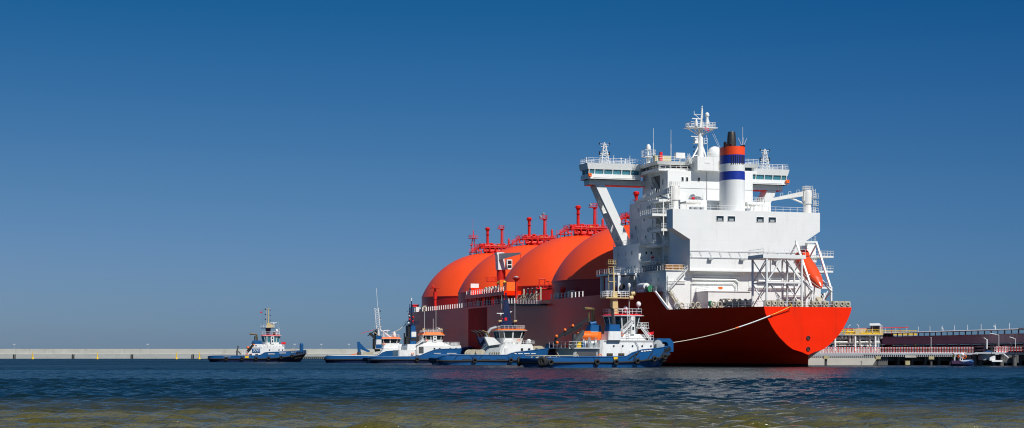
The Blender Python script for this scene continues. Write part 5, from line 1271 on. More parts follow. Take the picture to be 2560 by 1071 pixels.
# ============ nearest tug, stern quarter to us, towing line to the tanker
T5 = (3.3, 323.0)
A5 = 28
def tug_five():
    t = thing('tug', 'nearest blue tug with cream mast and black knuckle crane, roped to the tanker stern', 'tugboat', (T5[0], T5[1], 0), R(A5), 'harbour tugs attending the tanker')
    L = 31; sh = [(0, 1.7), (2, 1.9), (8, 2.0), (17.4, 2.05), (18.4, 2.2), (20, 3.2), (25, 3.6), (31, 4.3)]
    bd = tug_hull(t, L, 10.8, sh, tyres=(1.6, 11.4, 15.6, 20.4, 24.6, 27.6))
    d = block(t, 'deckhouse', 'twhite', rc(13.2, 25.6, 3.9, .4), rc(13.4, 25.4, 3.8, .4), 1.0, 5.2)
    for x in (16.2, 18.2, 20.4, 22.6, 24.6):
        c = MB(); c.tube((x, -3.95, 4.1), (x, -3.82, 4.1), .18, 10); c.build('port_light', 'darkglass', d)
    for x in (14.6, 17.2):
        c = MB(); c.box(x, x+1.3, -4.02, -3.86, 1.9, 2.7); v_ = c.build('vent', 'black', d)
        c = MB(); 
        for k in range(3): c.box(x+.12+k*.42, x+.32+k*.42, -4.06, -4.02, 2.3, 2.55)
        c.build('lamp', 'bronze', v_)
    c = MB(); c.box(19.6, 20.3, -4.0, -3.86, 1.3, 3.3); c.build('door', 'twhite', d)
    c = MB(); c.path([(20.9, -4.0, 5.1), (21.6, -4.05, 4), (21.6, -4.05, 2.2)], .07, 5); c.path([(14, -4, 5.1), (25.2, -4, 5.1)], .06, 5); c.build('hose', 'grey', d)
    a = block(t, 'aft_house', 'grey', rc(7.6, 13.15, 3.3, .2), rc(7.8, 13.15, 3.2, .2), 1.0, 3.6)
    c = MB(); c.box(8.4, 12.6, -3.42, -3.3, 1.5, 3.0); c.build('shutter', 'dgrey', a)
    c = MB(); c.box(6.4, 13.15, -3.8, 3.8, 3.6, 3.75); c.rail([(9.6, -3.8, 3.75), (6.4, -3.8, 3.75), (6.4, 3.8, 3.75)], 1.15, 1.5, .035, 2); c.build('boat_deck', 'twhite', t)
    c = MB(); c.box(8.2, 9.1, -3.7, -3.1, 3.8, 4.9); c.build('deck_box', 'yellow', t)
    c = MB(); c.box(9.3, 9.9, -3.7, -3.1, 3.8, 4.7); c.build('deck_box', 'blue', t)
    c = MB()
    rnd = random.Random(5)
    for k in range(12):
        p = Vector((10 + rnd.random()*3.2, -2.8 - rnd.random(), 3.75)); c.tube(p, p + Vector((rnd.random()-.5, 0, .8 + rnd.random()*1.3)), .07, 5)
    c.box(11, 12.8, -3.4, -2.2, 3.75, 4.6); c.tube((10.6, -3.2, 4.4), (12.9, -3.2, 4.4), .22, 8); c.build('deck_machinery', 'grey', t)
    block(t, 'upper_house', 'twhite', rc(14.6, 24.4, 3.2, .5), rc(14.8, 23.8, 3.0, .5), 5.2, 6.4)
    for sg in (-1, 1):
        f = block(t, 'funnel', 'twhite', rc(14.6, 17.6, 1.0, .15, sg*3.5), rc(14.8, 17.5, .95, .15, sg*3.5), 5.2, 6.9)
        block(f, 'funnel_top', 'blue', rc(14.8, 17.5, .96, .15, sg*3.5), rc(15.0, 17.3, .85, .15, sg*3.5), 6.9, 8.2)
        if sg < 0: bent_pipe(f, [(16.2, sg*3.5, 8), (16.2, sg*3.5, 11.0), (15.6, sg*3.5-.3, 11.3)], .27, 'soot')
        else:
            bent_pipe(f, [(16.0, sg*3.5, 8), (16.0, sg*3.5, 11.3), (14.0, sg*3.5, 11.4)], .3, 'bronze'); bent_pipe(f, [(15.2, sg*3.5+.3, 8), (15.2, sg*3.5+.3, 10.6)], .18, 'bronze')
            c = MB(); c.tube((15.2, sg*3.5, 8.3), (16.5, sg*3.5, 8.6), .55, 12); c.build('silencer', 'blue', f)
    w_ = wheelhouse(t, 17.4, 23.6, 3.1, 6.4, 10.0, .7, .95, 'signal', 1.9, .28, .93, 'darkglass')
    c = MB(); c.box(20.4, 21.3, -3.4, -2.6, 6.4, 9.8); lc = c.build('ladder_case', 'twhite', w_)
    for z in (7.2, 8.4): 
        c = MB(); c.box(20.65, 21.05, -3.45, -3.4, z, z+.6); c.build('slot', 'darkglass', lc)
    c = MB(); c.ladder((19.8, -3.6, 5.2), (19.8, -3.4, 10.9), .5, (1, 0, 0), .05); c.stair((18.2, -3.6, 6.4), (20.6, -3.6, 8.6), .5, (0, 1, 0)); c.stair((24.6, -3.5, 5.2), (22.6, -3.5, 7.6), .6, (0, 1, 0)); c.build('ladder', 'rail', t)
    c = MB(); c.rail([(17.8, -3.8, 5.2), (25.2, -3.8, 5.2), (25.3, 3.8, 5.2)], 1, 1, .045, 2); c.rail([(22, -3.3, 7.6), (24.4, -3.3, 7.6), (24.4, 3, 7.6)], 1, .8, .045, 2); c.box(21.8, 24.5, -3.4, 3.2, 7.5, 7.6); c.build('railing', 'rail', t)
    # mast
    c = MB(); c.loft([(18.0, -.55, 10.3), (19.3, -.55, 10.3), (19.3, .55, 10.3), (18.0, .55, 10.3)], [(18.1, -.4, 14.6), (19.1, -.4, 14.6), (19.1, .4, 14.6), (18.1, .4, 14.6)])
    c.tube((18.6, 0, 14.6), (18.4, 0, 20.6), .2, 8, .12); c.box(16.2, 21.6, -1.0, 1.0, 13.3, 13.5)
    for z in (16.5, 18, 19.4): c.box(17.4, 19.0, -.1, .1, z, z+.1)
    c.box(17.0, 18.9, -.5, .5, 19.9, 20.0); c.rail([(17, -.5, 20), (18.6, -.5, 20)], .7, .5, .04, 2); c.tube((17.5, .1, 15), (17.4, .1, 20), .06, 4)
    c.build('mast', 'mastyellow', t)
    c = MB(); c.rail([(16.2, -1, 13.5), (18, -1, 13.5)], 1.2, .7, .05, 3); c.rail([(19.8, -1, 13.5), (21.4, -1, 13.5), (21.4, 1, 13.5), (16.2, 1, 13.5), (16.2, -1, 13.5)], 1.2, .7, .05, 3); c.build('platform_railing', 'rail', t)
    for x in (21.8, 22.2):
        c = MB(); c.tube((x-.2, -.8, 13.4 + (x-21.8)*2), (x+.5, -1, 13.5 + (x-21.8)*2), .42, 10); c.build('fire_monitor', 'mastyellow', t)
    c = MB(); c.tube((21.6, -.7, 10.3), (21.6, -.7, 15.5), .06, 5); c.lathe([(.15, 15.4), (.3, 15.7), (.3, 16.1), (.1, 16.3)], (21.6, -.7, 0), 8); c.build('light_pole', 'rail', t)
    whip(t, 19.5, 1.2, 10.3, 8.2, .04); dome_ant(t, 23.0, -1.9, 11.1, .48, .7); dome_ant(t, 21.6, .6, 10.6, .42, .5)
    c = MB(); c.box(22.6, 23.3, -2.4, -1.6, 10.3, 11.2); c.build('searchlight', 'black', t)
    c = MB()
    for z in (16.3, 17.8, 19.2, 20.2): c.tube((17.3, 0, z), (17.3, 0, z+.4), .14, 6); c.tube((19.1, 0, z), (19.1, 0, z+.4), .12, 6)
    c.build('navigation_lamps', 'bronze', t)
    winch(t, 27.6, 3.4, 'grey', 1.7, .85)
    c = MB(); c.prism_y([(27.4, 5.6), (30.4, 5.6), (31.2, 4.9), (31.2, 3.0), (30.0, 3.0), (30.0, 4.5), (29.6, 4.9), (27.4, 4.9)], -1.7, 1.7); c.build('staple', 'blue', t)
    c = MB(); c.ball((25.4, -2.2, 6.3), .45, 10, 6, .7); c.add([(24.8, -2.3, 6.1), (26.2, -2.2, 6.4), (26.4, -2.2, 6.9), (24.9, -2.3, 6.7), (24.8, -2.0, 6.1), (26.2, -1.9, 6.4), (26.4, -1.9, 6.9), (24.9, -2.0, 6.7)], [(0,1,2,3),(7,6,5,4),(0,4,5,1),(2,6,7,3),(1,5,6,2),(3,7,4,0)]); c.build('covered_raft', 'signal', t)
    # knuckle crane
    c = MB(); c.tube((8.8, -1.6, 3.7), (8.8, -1.6, 6.4), .4, 10); c.beam((9.6, -3.2, 6.6), (6.9, -3.5, 3.6), .8); c.beam((8.0, -3.2, 3.9), (10.0, -2.9, 7.0), .5)
    c.build('crane_base', 'dgrey', t)
    c = MB(); c.beam((4.6, -2.2, 5.6), (11.4, -2.4, 9.2), .5); c.beam((4.6, -2.2, 5.6), (4.3, -2.2, 4.4), .45); c.beam((6.4, -2.2, 6.1), (10.2, -2.3, 8.0), .4); c.build('crane_arm', 'black', t)
    for p in ((4.3, -2.7, 5.9), (4.5, -2.6, 4.7), (6.2, -2.6, 7.1), (7.9, -2.6, 7.9)):
        c = MB(); c.ball(p, .3, 8, 6); c.build('work_lamp', 'orange', t)
    # open towing gear aft
    c = MB()
    c.path([(1.2, -3.9, 2.2), (8, -4.6, 2.3)], .09, 5); c.path([(1.2, 3.9, 2.2), (8, 4.6, 2.3)], .09, 5); c.path([(1.2, -3.9, 2.2), (1.2, 3.9, 2.2)], .09, 5)
    for k in range(9):
        x = 1.2 + (k % 3)*1.3; y = -2.6 + (k//3)*2.4; c.box(x, x+.6, y, y+.5, .9, 1.6 + (k % 2)*.4); c.beam((x, y, 1), (x+.8, y+.4, 2.1), .12)
    c.beam((4.4, -3.8, 2.0), (3.8, -3.8, 2.8), .12); c.beam((8.4, -4, 2), (7.8, -4, 2.8), .12)
    c.build('towing_gear', 'beige', t)
    lifebuoy(t, 13.0, -4.1, 2.2); lifebuoy(t, 18.4, -3.4, 6.4)
    c = MB(); c.box(15.2, 16.1, -bd(15)-.1, -bd(15)+.02, 1.15, 2.0); c.build('side_plate', 'yellow', t)
    for x, w2, z in ((21.4, .5, 3.0), (22.1, .4, 3.05), (22.7, .5, 3.1), (23.4, .5, 3.15)):
        c = MB(); c.box(x, x+w2, -bd(x)-.12, -bd(x)+.02, z, z+.2); c.build('name_plate', 'rail', t)
    c = MB()
    for x in (19.6, 22.9, 26): c.beam((x, -bd(x)-.06, 1.4), (x+1.5, -bd(x+1.5)-.06, 3.1), .14)
    c.tube((18.6, -bd(19)-.08, 1.6), (20.2, -bd(20)-.08, 2.6), .12, 5); c.tube((20.2, -bd(20)-.08, 2.6), (30.5, -bd(30.3)-.1, 3.4), .13, 6)
    c.build('fender_strap', 'rubber', t)
    for sg in (1, -1):
        c = MB(); c.torus((.15, sg*4.5, 1.15), .62, .3, (.8, -sg*.6, 0), 16, 8); c.torus((.5, sg*4.75, 1.15), .55, .28, (.6, -sg*.8, 0), 16, 8); c.build('corner_fender', 'rubber', t)
    # orange work boat in its cradle on the boat deck
    B = Matrix.Translation((T5[0], T5[1], 0)) @ Matrix.Rotation(R(A5), 4, 'Z')
    o = thing('rescue_boat', 'small orange covered rescue boat in its cradle on the nearest tug', 'rescue boat', tuple(B @ Vector((12.0, -1.5, 5.2))), R(A5))
    c = MB(); secs = [(-2.6, .6, .6), (-2.3, 1.0, .8), (0, 1.1, .85), (1.6, .95, .85), (2.5, .4, .8), (2.9, .04, .6)]
    rg = [[(x, w2*math.cos(2*math.pi*i/14), .8 + (.78 if math.sin(2*math.pi*i/14) > 0 else h2)*math.sin(2*math.pi*i/14)) for i in range(14)] for x, w2, h2 in secs]
    for p, q in zip(rg, rg[1:]): c.loft(p, q, False, True)
    c.add(rg[0], [tuple(range(14))[::-1]]); c.build('hull', 'orange', o)
    c = MB(); c.box(-1.2, .2, -.6, .6, 1.3, 1.75); c.build('cover', 'orange', o)
    c = MB(); c.beam((-1.5, -.8, 0), (-1.5, .8, 0), .2); c.beam((1.2, -.8, 0), (1.2, .8, 0), .2); c.beam((-1.5, 0, 0), (1.2, 0, 0), .2)
    c.box(-1.6, 1.3, -.9, .9, -1.45, -.12); c.build('boat_cradle', 'twhite', t); o_ = [k for k in t.children if k.name.startswith('boat_cradle')][-1]; o_.location = (12.0, -1.5, 5.2)
    return t
tug_five()

# ============ middle tug: navy mast, white wheelhouse, arched exhaust
def tug_four():
    t = thing('tug', 'blue tug with dark navy mast and curved grey exhaust arch against the tanker side', 'tugboat', (-18.6, 404.5, 0), R(17.7), 'harbour tugs attending the tanker')
    L = 30.5; sh = [(0, 1.6), (1.2, 2.1), (3, 2.35), (16, 2.3), (17, 2.35), (18, 2.9), (22, 3.3), (30.5, 4.3)]
    bd = tug_hull(t, L, 11, sh, tyres=(8.5, 17.4))
    d = block(t, 'deckhouse', 'twhite', rc(14.6, 24.6, 3.8, .5), rc(16.2, 23.6, 3.5, .5), 1.4, 6.0)
    c = MB(); c.box(16.6, 17.4, -3.86, -3.72, 2.4, 4.6); c.build('door', 'twhite', d)
    for x, z in ((20.6, 3.6), (22.4, 3.6)): 
        c = MB(); c.box(x, x+.5, -3.82, -3.66, z, z+.9); c.build('window', 'darkglass', d)
    block(t, 'casing', 'grey', rc(10.8, 15.4, 3.3, .3), rc(13.4, 16.6, 3.0, .3), 1.4, 6.0)
    for sg in (-1, 1):
        c = MB(); c.loft([(12.6, sg*3-.7, 5.4), (15.6, sg*3-.7, 6.0), (15.6, sg*3+.7, 6.0), (12.6, sg*3+.7, 5.4)], [(11.6, sg*3-.6, 8.6), (13.9, sg*3-.6, 8.3), (13.9, sg*3+.6, 8.3), (11.6, sg*3+.6, 8.6)]); f = c.build('funnel', 'twhite' if sg < 0 else 'navy', t)
        for k in (0, 1): bent_pipe(f, [(12.2+k*.9, sg*3, 8.2), (11.4+k*.9, sg*3, 10.2), (10.2+k*.9, sg*3, 10.9)], .22, 'bronze' if (sg < 0 and k == 1) else 'black')
    bent_pipe(t, [(13.6, 0, 6), (13.2, 0, 9.6), (14.2, 0, 11.4), (15.8, 0, 12.0)], .38, 'grey', 'exhaust_arch')
    c = MB(); c.tube((15.8, 0, 12), (17.5, 0, 11.9), .42, 8); c.box(16.8, 20.5, -1, 1, 11.2, 12.0); c.build('arch_end', 'navy', t)
    w_ = wheelhouse(t, 15.4, 22.2, 3.3, 6.0, 11.0, .9, .9, 'orange', 1.7, .45, .9, 'darkglass', bandh=.42)
    c = MB(); c.box(16.4, 18.8, -3.2, -2.2, 6.0, 7.6); c.build('life_raft', 'twhite', t)
    lifebuoy(t, 20.2, -3.2, 7.4)
    c = MB(); c.rail([(15.9, -3.5, 6), (24, -3.5, 6), (24, 3.5, 6)], 1.2, .9, .045, 2); c.build('railing', 'rail', t)
    c = MB(); c.lathe([(.2, 6), (.6, 6.4), (.6, 7.4), (.2, 7.8)], (22.8, -2.9, 0), 10); c.build('raft_canister', 'twhite', t)
    # mast
    c = MB(); c.loft([(17.0, -.6, 11.4), (19.5, -.6, 11.4), (19.5, .6, 11.4), (17.0, .6, 11.4)], [(17.6, -.35, 20), (18.5, -.35, 20), (18.5, .35, 20), (17.6, .35, 20)])
    c.tube((18, 0, 19), (18, 0, 22.2), .2, 6)
    for z, w2 in ((13.6, 1.6), (15.8, 1.3), (17.8, .9), (20, 1)): c.box(18-w2, 18+w2, -.12, .12, z, z+.12)
    c.box(16.4, 17.1, -.5, .5, 12, 14); c.box(19.6, 20.4, -.6, .6, 11.4, 13.2)
    c.build('mast', 'navy', t)
    c = MB(); c.box(17.5, 18.1, -.6, -.4, 13.9, 14.8); c.ball((17.0, -.2, 14.4), .2, 8, 6); c.build('loudhailer', 'signal', t)
    radar_set(t, 16.6, -.3, 15.3, .6, 2.0); radar_set(t, 19, .3, 16, .4, 1.2)
    for x in (16.2, 20): 
        c = MB(); c.tube((x-.3, -1, 13.6), (x+.4, -1.1, 13.8), .32, 8); c.build('fire_monitor', 'mastyellow', t)
    whip(t, 20.0, -.8, 11.4, 7.6, .035); whip(t, 17.1, .5, 17, 4.4, .03)
    # winch aft and gear
    c = MB()
    for x in (9.6, 11.2): c.tube((x, -2.3, 2.8), (x, 2.3, 2.8), .85, 14)
    for x in (9.6, 11.2):
        for y in (-2.3, -.7, .7, 2.3): c.tube((x, y-.09, 2.8), (x, y+.09, 2.8), 1.25, 16)
    c.tube((10.4, -2.9, 3.2), (10.4, -2.3, 3.2), .8, 12); c.build('towing_winch', 'beige', t)
    c = MB()
    for k in range(6): c.box(13 + k*.55, 13.22 + k*.55, -3.6, -3.3, 1.5, 3.3)
    c.build('rope_rack', 'beige', t)
    winch(t, 26, 3.6, 'beige', 1.7, .8)
    c = MB(); c.prism_y([(28.2, 4.2), (29.6, 4.2), (29.2, 6.2), (28.6, 6.2)], -1.4, 1.4); c.build('staple', 'navy', t)
    for x, w2 in ((18.4, .5), (19.3, 1.1), (20.8, 1.4), (22.6, 1.2)): 
        c = MB(); c.box(x, x+w2, -bd(x+.5)-.1, -bd(x+.5)+.02, 2.62, 2.86); c.build('freeing_port', 'twhite', t)
    for x in (5.5, 10.2, 14):
        c = MB(); c.box(x, x+2.2, -bd(x+1)-.08, -bd(x+1)+.02, 1.0, 1.35); c.build('freeing_port', 'black', t)
    c = MB()
    for x in (4.4, 8.6, 10.4): c.beam((x, -bd(x)-.06, 2.3), (x-.7, -bd(x)-.06, 1.4), .1)
    c.build('fender_strap', 'navy', t)
    refit(t, ((0, 0), (2.5, 2.45), (4, 3.6), (6, 4.9), (11, 8.2), (12, 9.0), (22.2, 17.2)))
    return t
tug_four()

# ============ tug with the tall blue tower, orange roofed wheelhouse
def tug_three():
    t = thing('tug', 'tug with tall square blue tower behind its orange roofed white wheelhouse', 'tugboat', (-40.4, 474, 0), R(17.7), 'harbour tugs attending the tanker')
    L = 30.5; sh = [(0, 1.5), (2, 1.8), (11, 1.85), (13.4, 1.9), (16, 2.9), (19.5, 3.9), (25, 4.0), (30.5, 4.6)]
    bd = tug_hull(t, L, 10.6, sh, tyres=(13.2, 18.4, 25), low='navy')  # lower hull coloured navy for the shade under the flare
    a = block(t, 'aft_house', 'twhite', rc(8.4, 13.4, 3.4, .3), rc(8.4, 13.4, 3.4, .3), .9, 4.6)
    c = MB()
    for z in (5, 5.6, 6.2): c.tube((8.4, -3.3, z), (11, -3.3, z), .06, 4)
    for x in (8.5, 9.7, 10.9): c.tube((x, -3.3, 4.6), (x, -3.3, 6.2), .06, 4)
    c.build('railing', 'rail', t)
    block(t, 'casing', 'twhite', rc(10.8, 15.4, 3.4, .2), rc(11, 15.2, 3.2, .2), 4.6, 7.4)
    d = block(t, 'deckhouse', 'twhite', rc(13.4, 26.6, 3.7, .3), rc(13.4, 26.4, 3.6, .3), 2.2, 6.8)
    for x in (18.4, 19.9, 23, 24.6):
        c = MB(); c.box(x, x+.5, -3.72, -3.6, 5.0, 5.7); c.build('window', 'darkglass', d)
    c = MB(); c.box(14.2, 15.5, -3.78, -3.66, 3.2, 6.2); c.build('doorway', 'dgrey', d)
    block(t, 'upper_house', 'twhite', rc(15, 23.6, 3.3, .4), rc(16.2, 21.6, 2.9, .4), 6.8, 8.2)
    w_ = wheelhouse(t, 15.6, 21.6, 2.9, 8.2, 11.7, .25, .7, 'orange', 1.6, .4, .92, 'darkglass', bandh=1.0, over=.3)
    c = MB(); c.box(18.4, 19.5, -3.05, -2.5, 8.2, 11.6); lc = c.build('ladder_case', 'twhite', w_)
    for z in (9, 10.4): 
        c = MB(); c.box(18.75, 19.15, -3.1, -3.05, z, z+.6); c.build('slot', 'darkglass', lc)
    c = MB(); c.rail([(15.8, -2.6, 12.7), (21.2, -2.6, 12.7), (21.2, 2.6, 12.7)], 1.5, 1.4, .06, 3); c.beam((15.2, -2.9, 9), (16.2, -2.9, 13.6), .12); c.rail([(21.6, -3.4, 6.8), (26, -3.4, 6.8), (26, 3.4, 6.8)], 1.6, 1.2, .06, 3); c.stair((13.6, -3.6, 6.9), (15.6, -3.6, 9.2), .7, (0, 1, 0)); c.build('railing', 'rail', t)
    c = MB(); c.box(23.6, 25.6, -2.6, -1.6, 6.8, 8.1); c.box(22.6, 23.2, -2.6, 1, 6.8, 8.4); c.build('deck_machinery', 'grey', t)
    for x in (16.0, 21.0):
        c = MB(); c.tube((x-.3, -1.8, 14), (x+.4, -1.9, 14.2), .4, 8); c.build('fire_monitor', 'mastyellow', t)
    for x, h_ in ((16.6, 8), (19.4, 5.6), (20.2, 9.6)): whip(t, x, -.5 if x < 19 else .5, 12.7, h_, .045)
    dome_ant(t, 20.6, -1.2, 12.7, .3, 1.6); lifebuoy(t, 16.6, -3.1, 9.2); lifebuoy(t, 12.4, -3.7, 3.0)
    # tall tower with exhausts and mast
    tb = rc(12.1, 13.9, 2.0, .15); tt = rc(12.4, 13.7, 1.8, .15)
    tw_ = block(t, 'tower', 'blue', tb, tt, 7.2, 16.2)
    c = MB(); c.box(12.5, 13.85, -1.97, -1.5, 10.9, 12.9); c.build('white_panel', 'twhite', tw_)
    c = MB(); c.box(12.3, 13.9, -2.0, -1.5, 9.0, 10.4); c.build('dark_panel', 'black', tw_)
    c = MB(); c.box(11.7, 12.36, -1.5, 1.5, 9, 16.0); c.box(11.1, 11.75, -1.4, .6, 7.4, 11); c.tube((10.8, -.6, 7.2), (10.8, -.6, 12.4), .2, 8); c.build('exhaust_casing', 'black', tw_)
    c = MB(); c.box(11.6, 14.4, -1.9, 1.9, 16.2, 16.35); c.rail([(11.6, -1.9, 16.35), (14.4, -1.9, 16.35), (14.4, 1.9, 16.35), (11.6, 1.9, 16.35)], 1.1, .9, .05, 2)
    c.tube((13.0, 0, 16.3), (13.0, 0, 24), .2, 8, .12); c.tube((12.4, 0, 16.3), (12.5, 0, 23), .08, 6); c.box(11.6, 13.2, -.1, .1, 20.6, 20.75); c.box(12.6, 13.8, -.1, .1, 22, 22.1)
    c.beam((13, 0, 18.6), (12.0, 0, 16.4), .14); c.beam((13, 0, 18.6), (14, 0, 16.4), .14)
    c.build('mast', 'navy', tw_)
    c = MB(); c.tube((13, 0, 24), (13, 0, 25), .16, 8); c.build('mast_lamp', 'rail', tw_)
    for p in ((12.4, -.3, 18.0), (13.4, -.3, 18.7), (13.3, -.3, 17.4)):
        c = MB(); c.tube(p, (13, 0, p[2]), .06, 4); c.ball(p, .32, 8, 6); c.build('horn', 'signal', tw_)
    c = MB(); c.ball((11.7, -1.9, 16.8), .28, 8, 6); c.tube((12.1, -.3, 19.4), (12.5, -.2, 19.0), .14, 8); c.build('floodlight', 'rail', tw_)
    winch(t, 28, 4.0, 'dgrey', 1.3, .7)
    c = MB(); c.tube((29.2, -1.3, 4.2), (29.2, -1.3, 5.2), .3, 8); c.build('bollard', 'navy', t)
    c = MB(); c.tube((29.6, -2.6, 3.9), (30.0, -2.9, 3.9), .55, 12); c.build('fender_end', 'yellow', t)
    for x, w2 in ((18, 2.0), (21.6, 3.0)):
        c = MB(); c.box(x, x+w2, -bd(x+1)-.1, -bd(x+1)+.02, 3.0, 3.22); c.build('name_plate', 'rail', t)
    refit(t, ((0, 0), (2.2, 2.2), (4.6, 3.6), (6.8, 4.9), (11.7, 7.8), (12.7, 8.6), (16.2, 10.6), (25, 18.2)))
    return t
tug_three()

# ============ hindmost tug with white lattice mast and blue deck crane aft
def tug_two():
    t = thing('tug', 'tug with white lattice mast and blue deck crane, partly behind another tug', 'tugboat', (-54.8, 500, 0), R(6), 'harbour tugs attending the tanker')
    L = 31; sh = [(0, 1.5), (.8, 2.2), (3, 2.1), (14.6, 2.1), (15.6, 2.2), (17.4, 3.4), (24, 3.8), (31, 4.4)]
    bd = tug_hull(t, L, 10.4, sh, tyres=(), cap='rail', low='navy')  # shaded lower hull, painted as a navy colour
    c = MB(); c.add([(2, -bd(2)+.35, .02), (21, -bd(20)+.55, .02), (21, -bd(20)+.4, .35), (2, -bd(2)+.3, .25)], [(0, 1, 2, 3)]); 
    d = block(t, 'deckhouse', 'twhite', rc(15.2, 27, 3.6, .4), rc(17.2, 26, 3.3, .4), 1.2, 5.0)
    for x in (17.6, 19.2): 
        c = MB(); c.box(x, x+.7, -3.62, -3.4, 2.6, 3.3); c.build('window', 'darkglass', d)
    c = MB(); c.box(21.3, 22.3, -3.6, -3.4, 2.6, 4.4); c.build('doorway', 'dgrey', d)
    block(t, 'upper_house', 'twhite', rc(16.8, 25, 2.9, .5), rc(17, 23, 2.7, .5), 5.0, 6.2)
    w_ = wheelhouse(t, 16.2, 22.2, 2.7, 5.9, 8.5, .45, .8, 'orange', 1.6, .3, .9, 'darkglass', bandh=.45)
    lifebuoy(t, 17.4, -2.8, 6.3)
    c = MB(); c.rail([(21.8, -3.2, 5.0), (26, -3.2, 5), (26, 3.2, 5)], 1, .8, .045, 2); c.build('railing', 'rail', t)
    c = MB(); c.tube((26.2, -2, 5.0), (26.2, -2, 6.2), .35, 8); c.tube((24, -2.6, 5), (24, -2.6, 5.9), .3, 8); c.build('raft_canister', 'twhite', t)
    f = block(t, 'funnel', 'twhite', rc(14.8, 16.6, .9, .1, -2.4), rc(15.2, 16.6, .9, .1, -2.4), 4.6, 9.2)
    for z0, z1 in ((4.8, 6.1), (8.2, 9.6)):
        block(f, 'blue_band', 'blue', rc(14.9, 16.66, .94, .1, -2.4), rc(15.0, 16.66, .94, .1, -2.4), z0, z1)
    c = MB(); c.beam((12.6, -2.4, 9.4), (15.4, -2.4, 12.2), .3); c.beam((13.2, -2.4, 10.6), (15, -2.4, 8.4), .9); c.beam((14.4, -2.4, 8.6), (15.2, -2.4, 11.6), .7); c.tube((14.5, -2.4, 4.6), (14.5, -2.4, 8.4), .45, 10); c.build('exhaust_stack', 'black', f)
    c = MB(); c.tube((14.6, -2.9, 10.8), (15.9, -2.9, 9.4), .2, 8); c.build('exhaust_pipe', 'bronze', f)
    c = MB(); c.beam((10.6, -2.4, 10.4), (14.6, -2.4, 11.9), .14); c.build('boom_tip', 'signal', f)
    # lattice mast
    c = MB(); bx, bz = 15.8, 12.0
    for k in range(10):
        z0, z1 = bz + k*.95, bz + (k+1)*.95; e0, e1 = bx - k*.05, bx - (k+1)*.05
        for y in (-.4, .4):
            c.beam((e0-.55, y, z0), (e1-.55, y, z1), .10); c.beam((e0+.55, y, z0), (e1+.55, y, z1), .16); c.beam((e0-.55, y, z0), (e1+.55, y, z1), .07); c.beam((e0+.55, y, z0), (e1-.55, y, z1), .07)
    c.tube((bx-.1, 0, 20.6), (bx-.6, 0, 27.5), .06, 4); c.tube((bx+.1, 0, 8.8), (bx, 0, 12.4), .3, 8)
    c.beam((bx, 0, 12.6), (19.6, 0, 8.9), .32)
    c.box(bx-1.2, bx+1, -.1, .1, 13.4, 13.5); c.box(bx-1.0, bx+1, -.1, .1, 16.8, 16.9)
    c.build('lattice_mast', 'rail', t)
    c = MB()
    for z in (13.8, 17.0, 20.2): c.tube((bx+.5, 0, z), (bx+.5, 0, z+.6), .14, 6)
    c.build('navigation_lamps', 'black', t)
    radar_set(t, 18.3, -.2, 8.9, 2.6, 1.8); radar_set(t, 17.2, -.4, 8.9, 2.4, 1.2); whip(t, 18.6, .4, 8.9, 3.4, .05)
    c = MB(); c.lathe([(.25, 8.9), (.5, 9.4), (.5, 10.2), (.25, 11.2)], (20.4, -.8, 0), 10); c.build('searchlight', 'twhite', t)
    # deck crane aft
    c = MB(); c.tube((10.2, -1.2, 1.2), (10.2, -1.2, 3.6), .6, 10); c.build('crane_post', 'dgrey', t)
    c = MB(); c.beam((10.2, -1.2, 3.2), (10.0, -1.2, 7.2), .9); c.beam((10.2, -1.2, 5.2), (13.2, -1.3, 3.6), .8); c.beam((10, -1.2, 6.8), (11.8, -1.2, 4.6), .6); c.build('crane_arm', 'blue', t)
    c = MB(); c.beam((7.2, -2.2, 2.2), (9.6, -2.2, 2.9), .3); c.build('gangplank', 'orange', t)
    c = MB(); c.box(11.4, 14.2, -2.6, -1.2, 1.4, 3.5); c.build('winch_box', 'beige', t)
    c = MB(); c.tube((14.6, -.8, 4.4), (16.2, -.8, 4.8), .9, 10); c.build('hose_reel', 'black', t)
    c = MB(); c.tube((1.0, -3.6, 2), (1.0, -3.6, 2.8), .06, 4); c.tube((2.0, -4, 2), (2.0, -4, 2.8), .06, 4); c.build('stern_post', 'navy', t)
    refit(t, ((0, 0), (2.2, 2.1), (5, 4.3), (5.9, 5.2), (8.5, 7.0), (8.95, 7.4), (12, 9.7), (20.5, 15), (27.5, 21.8)))
    return t
tug_two()

# ============ tow lines
def line(name, label, A, B, sag, r_, m, segs):
    o = MB(); A = Vector(A); B = Vector(B); n = 40; pts = []
    for i in range(n+1):
        s_ = i/n; p = A.lerp(B, s_); p.z -= sag*4*s_*(1-s_); pts.append(p)
    root = None
    k0 = 0
    for (f, mm, rr) in segs:
        k1 = round(f*n); c = MB()
        for a, b in zip(pts[k0:k1+1], pts[k0+1:k1+1]): c.tube(a, b, rr, 6)
        k0 = k1
        if root is None: root = c.build(name, mm, None); tag(root, label, 'rope')
        else: c.build('rope_end' if f == 1 else 'splice', mm, root)
    return root
B5 = Matrix.Translation((T5[0], T5[1], 0)) @ Matrix.Rotation(R(A5), 4, 'Z')
line('tow_rope', 'pale tow rope slung between the nearest tug and the orange tanker stern', B5 @ Vector((30.4, 0, 4.6)), W(-.9, 4.0, 12.15), 1.1, .1, 'rope', [(.55, 'rope', .075), (.57, 'orange', .16), (.83, 'twhite', .12), (.85, 'orange', .16), (1.0, 'ropeyellow', .085)])
c = MB(); c.tube(W(-.9, 4.0, 12.15), W(.3, 4.0, 12.75), .085, 6); c.build('rope_end', 'ropeyellow', bpy.data.objects['tow_rope'])
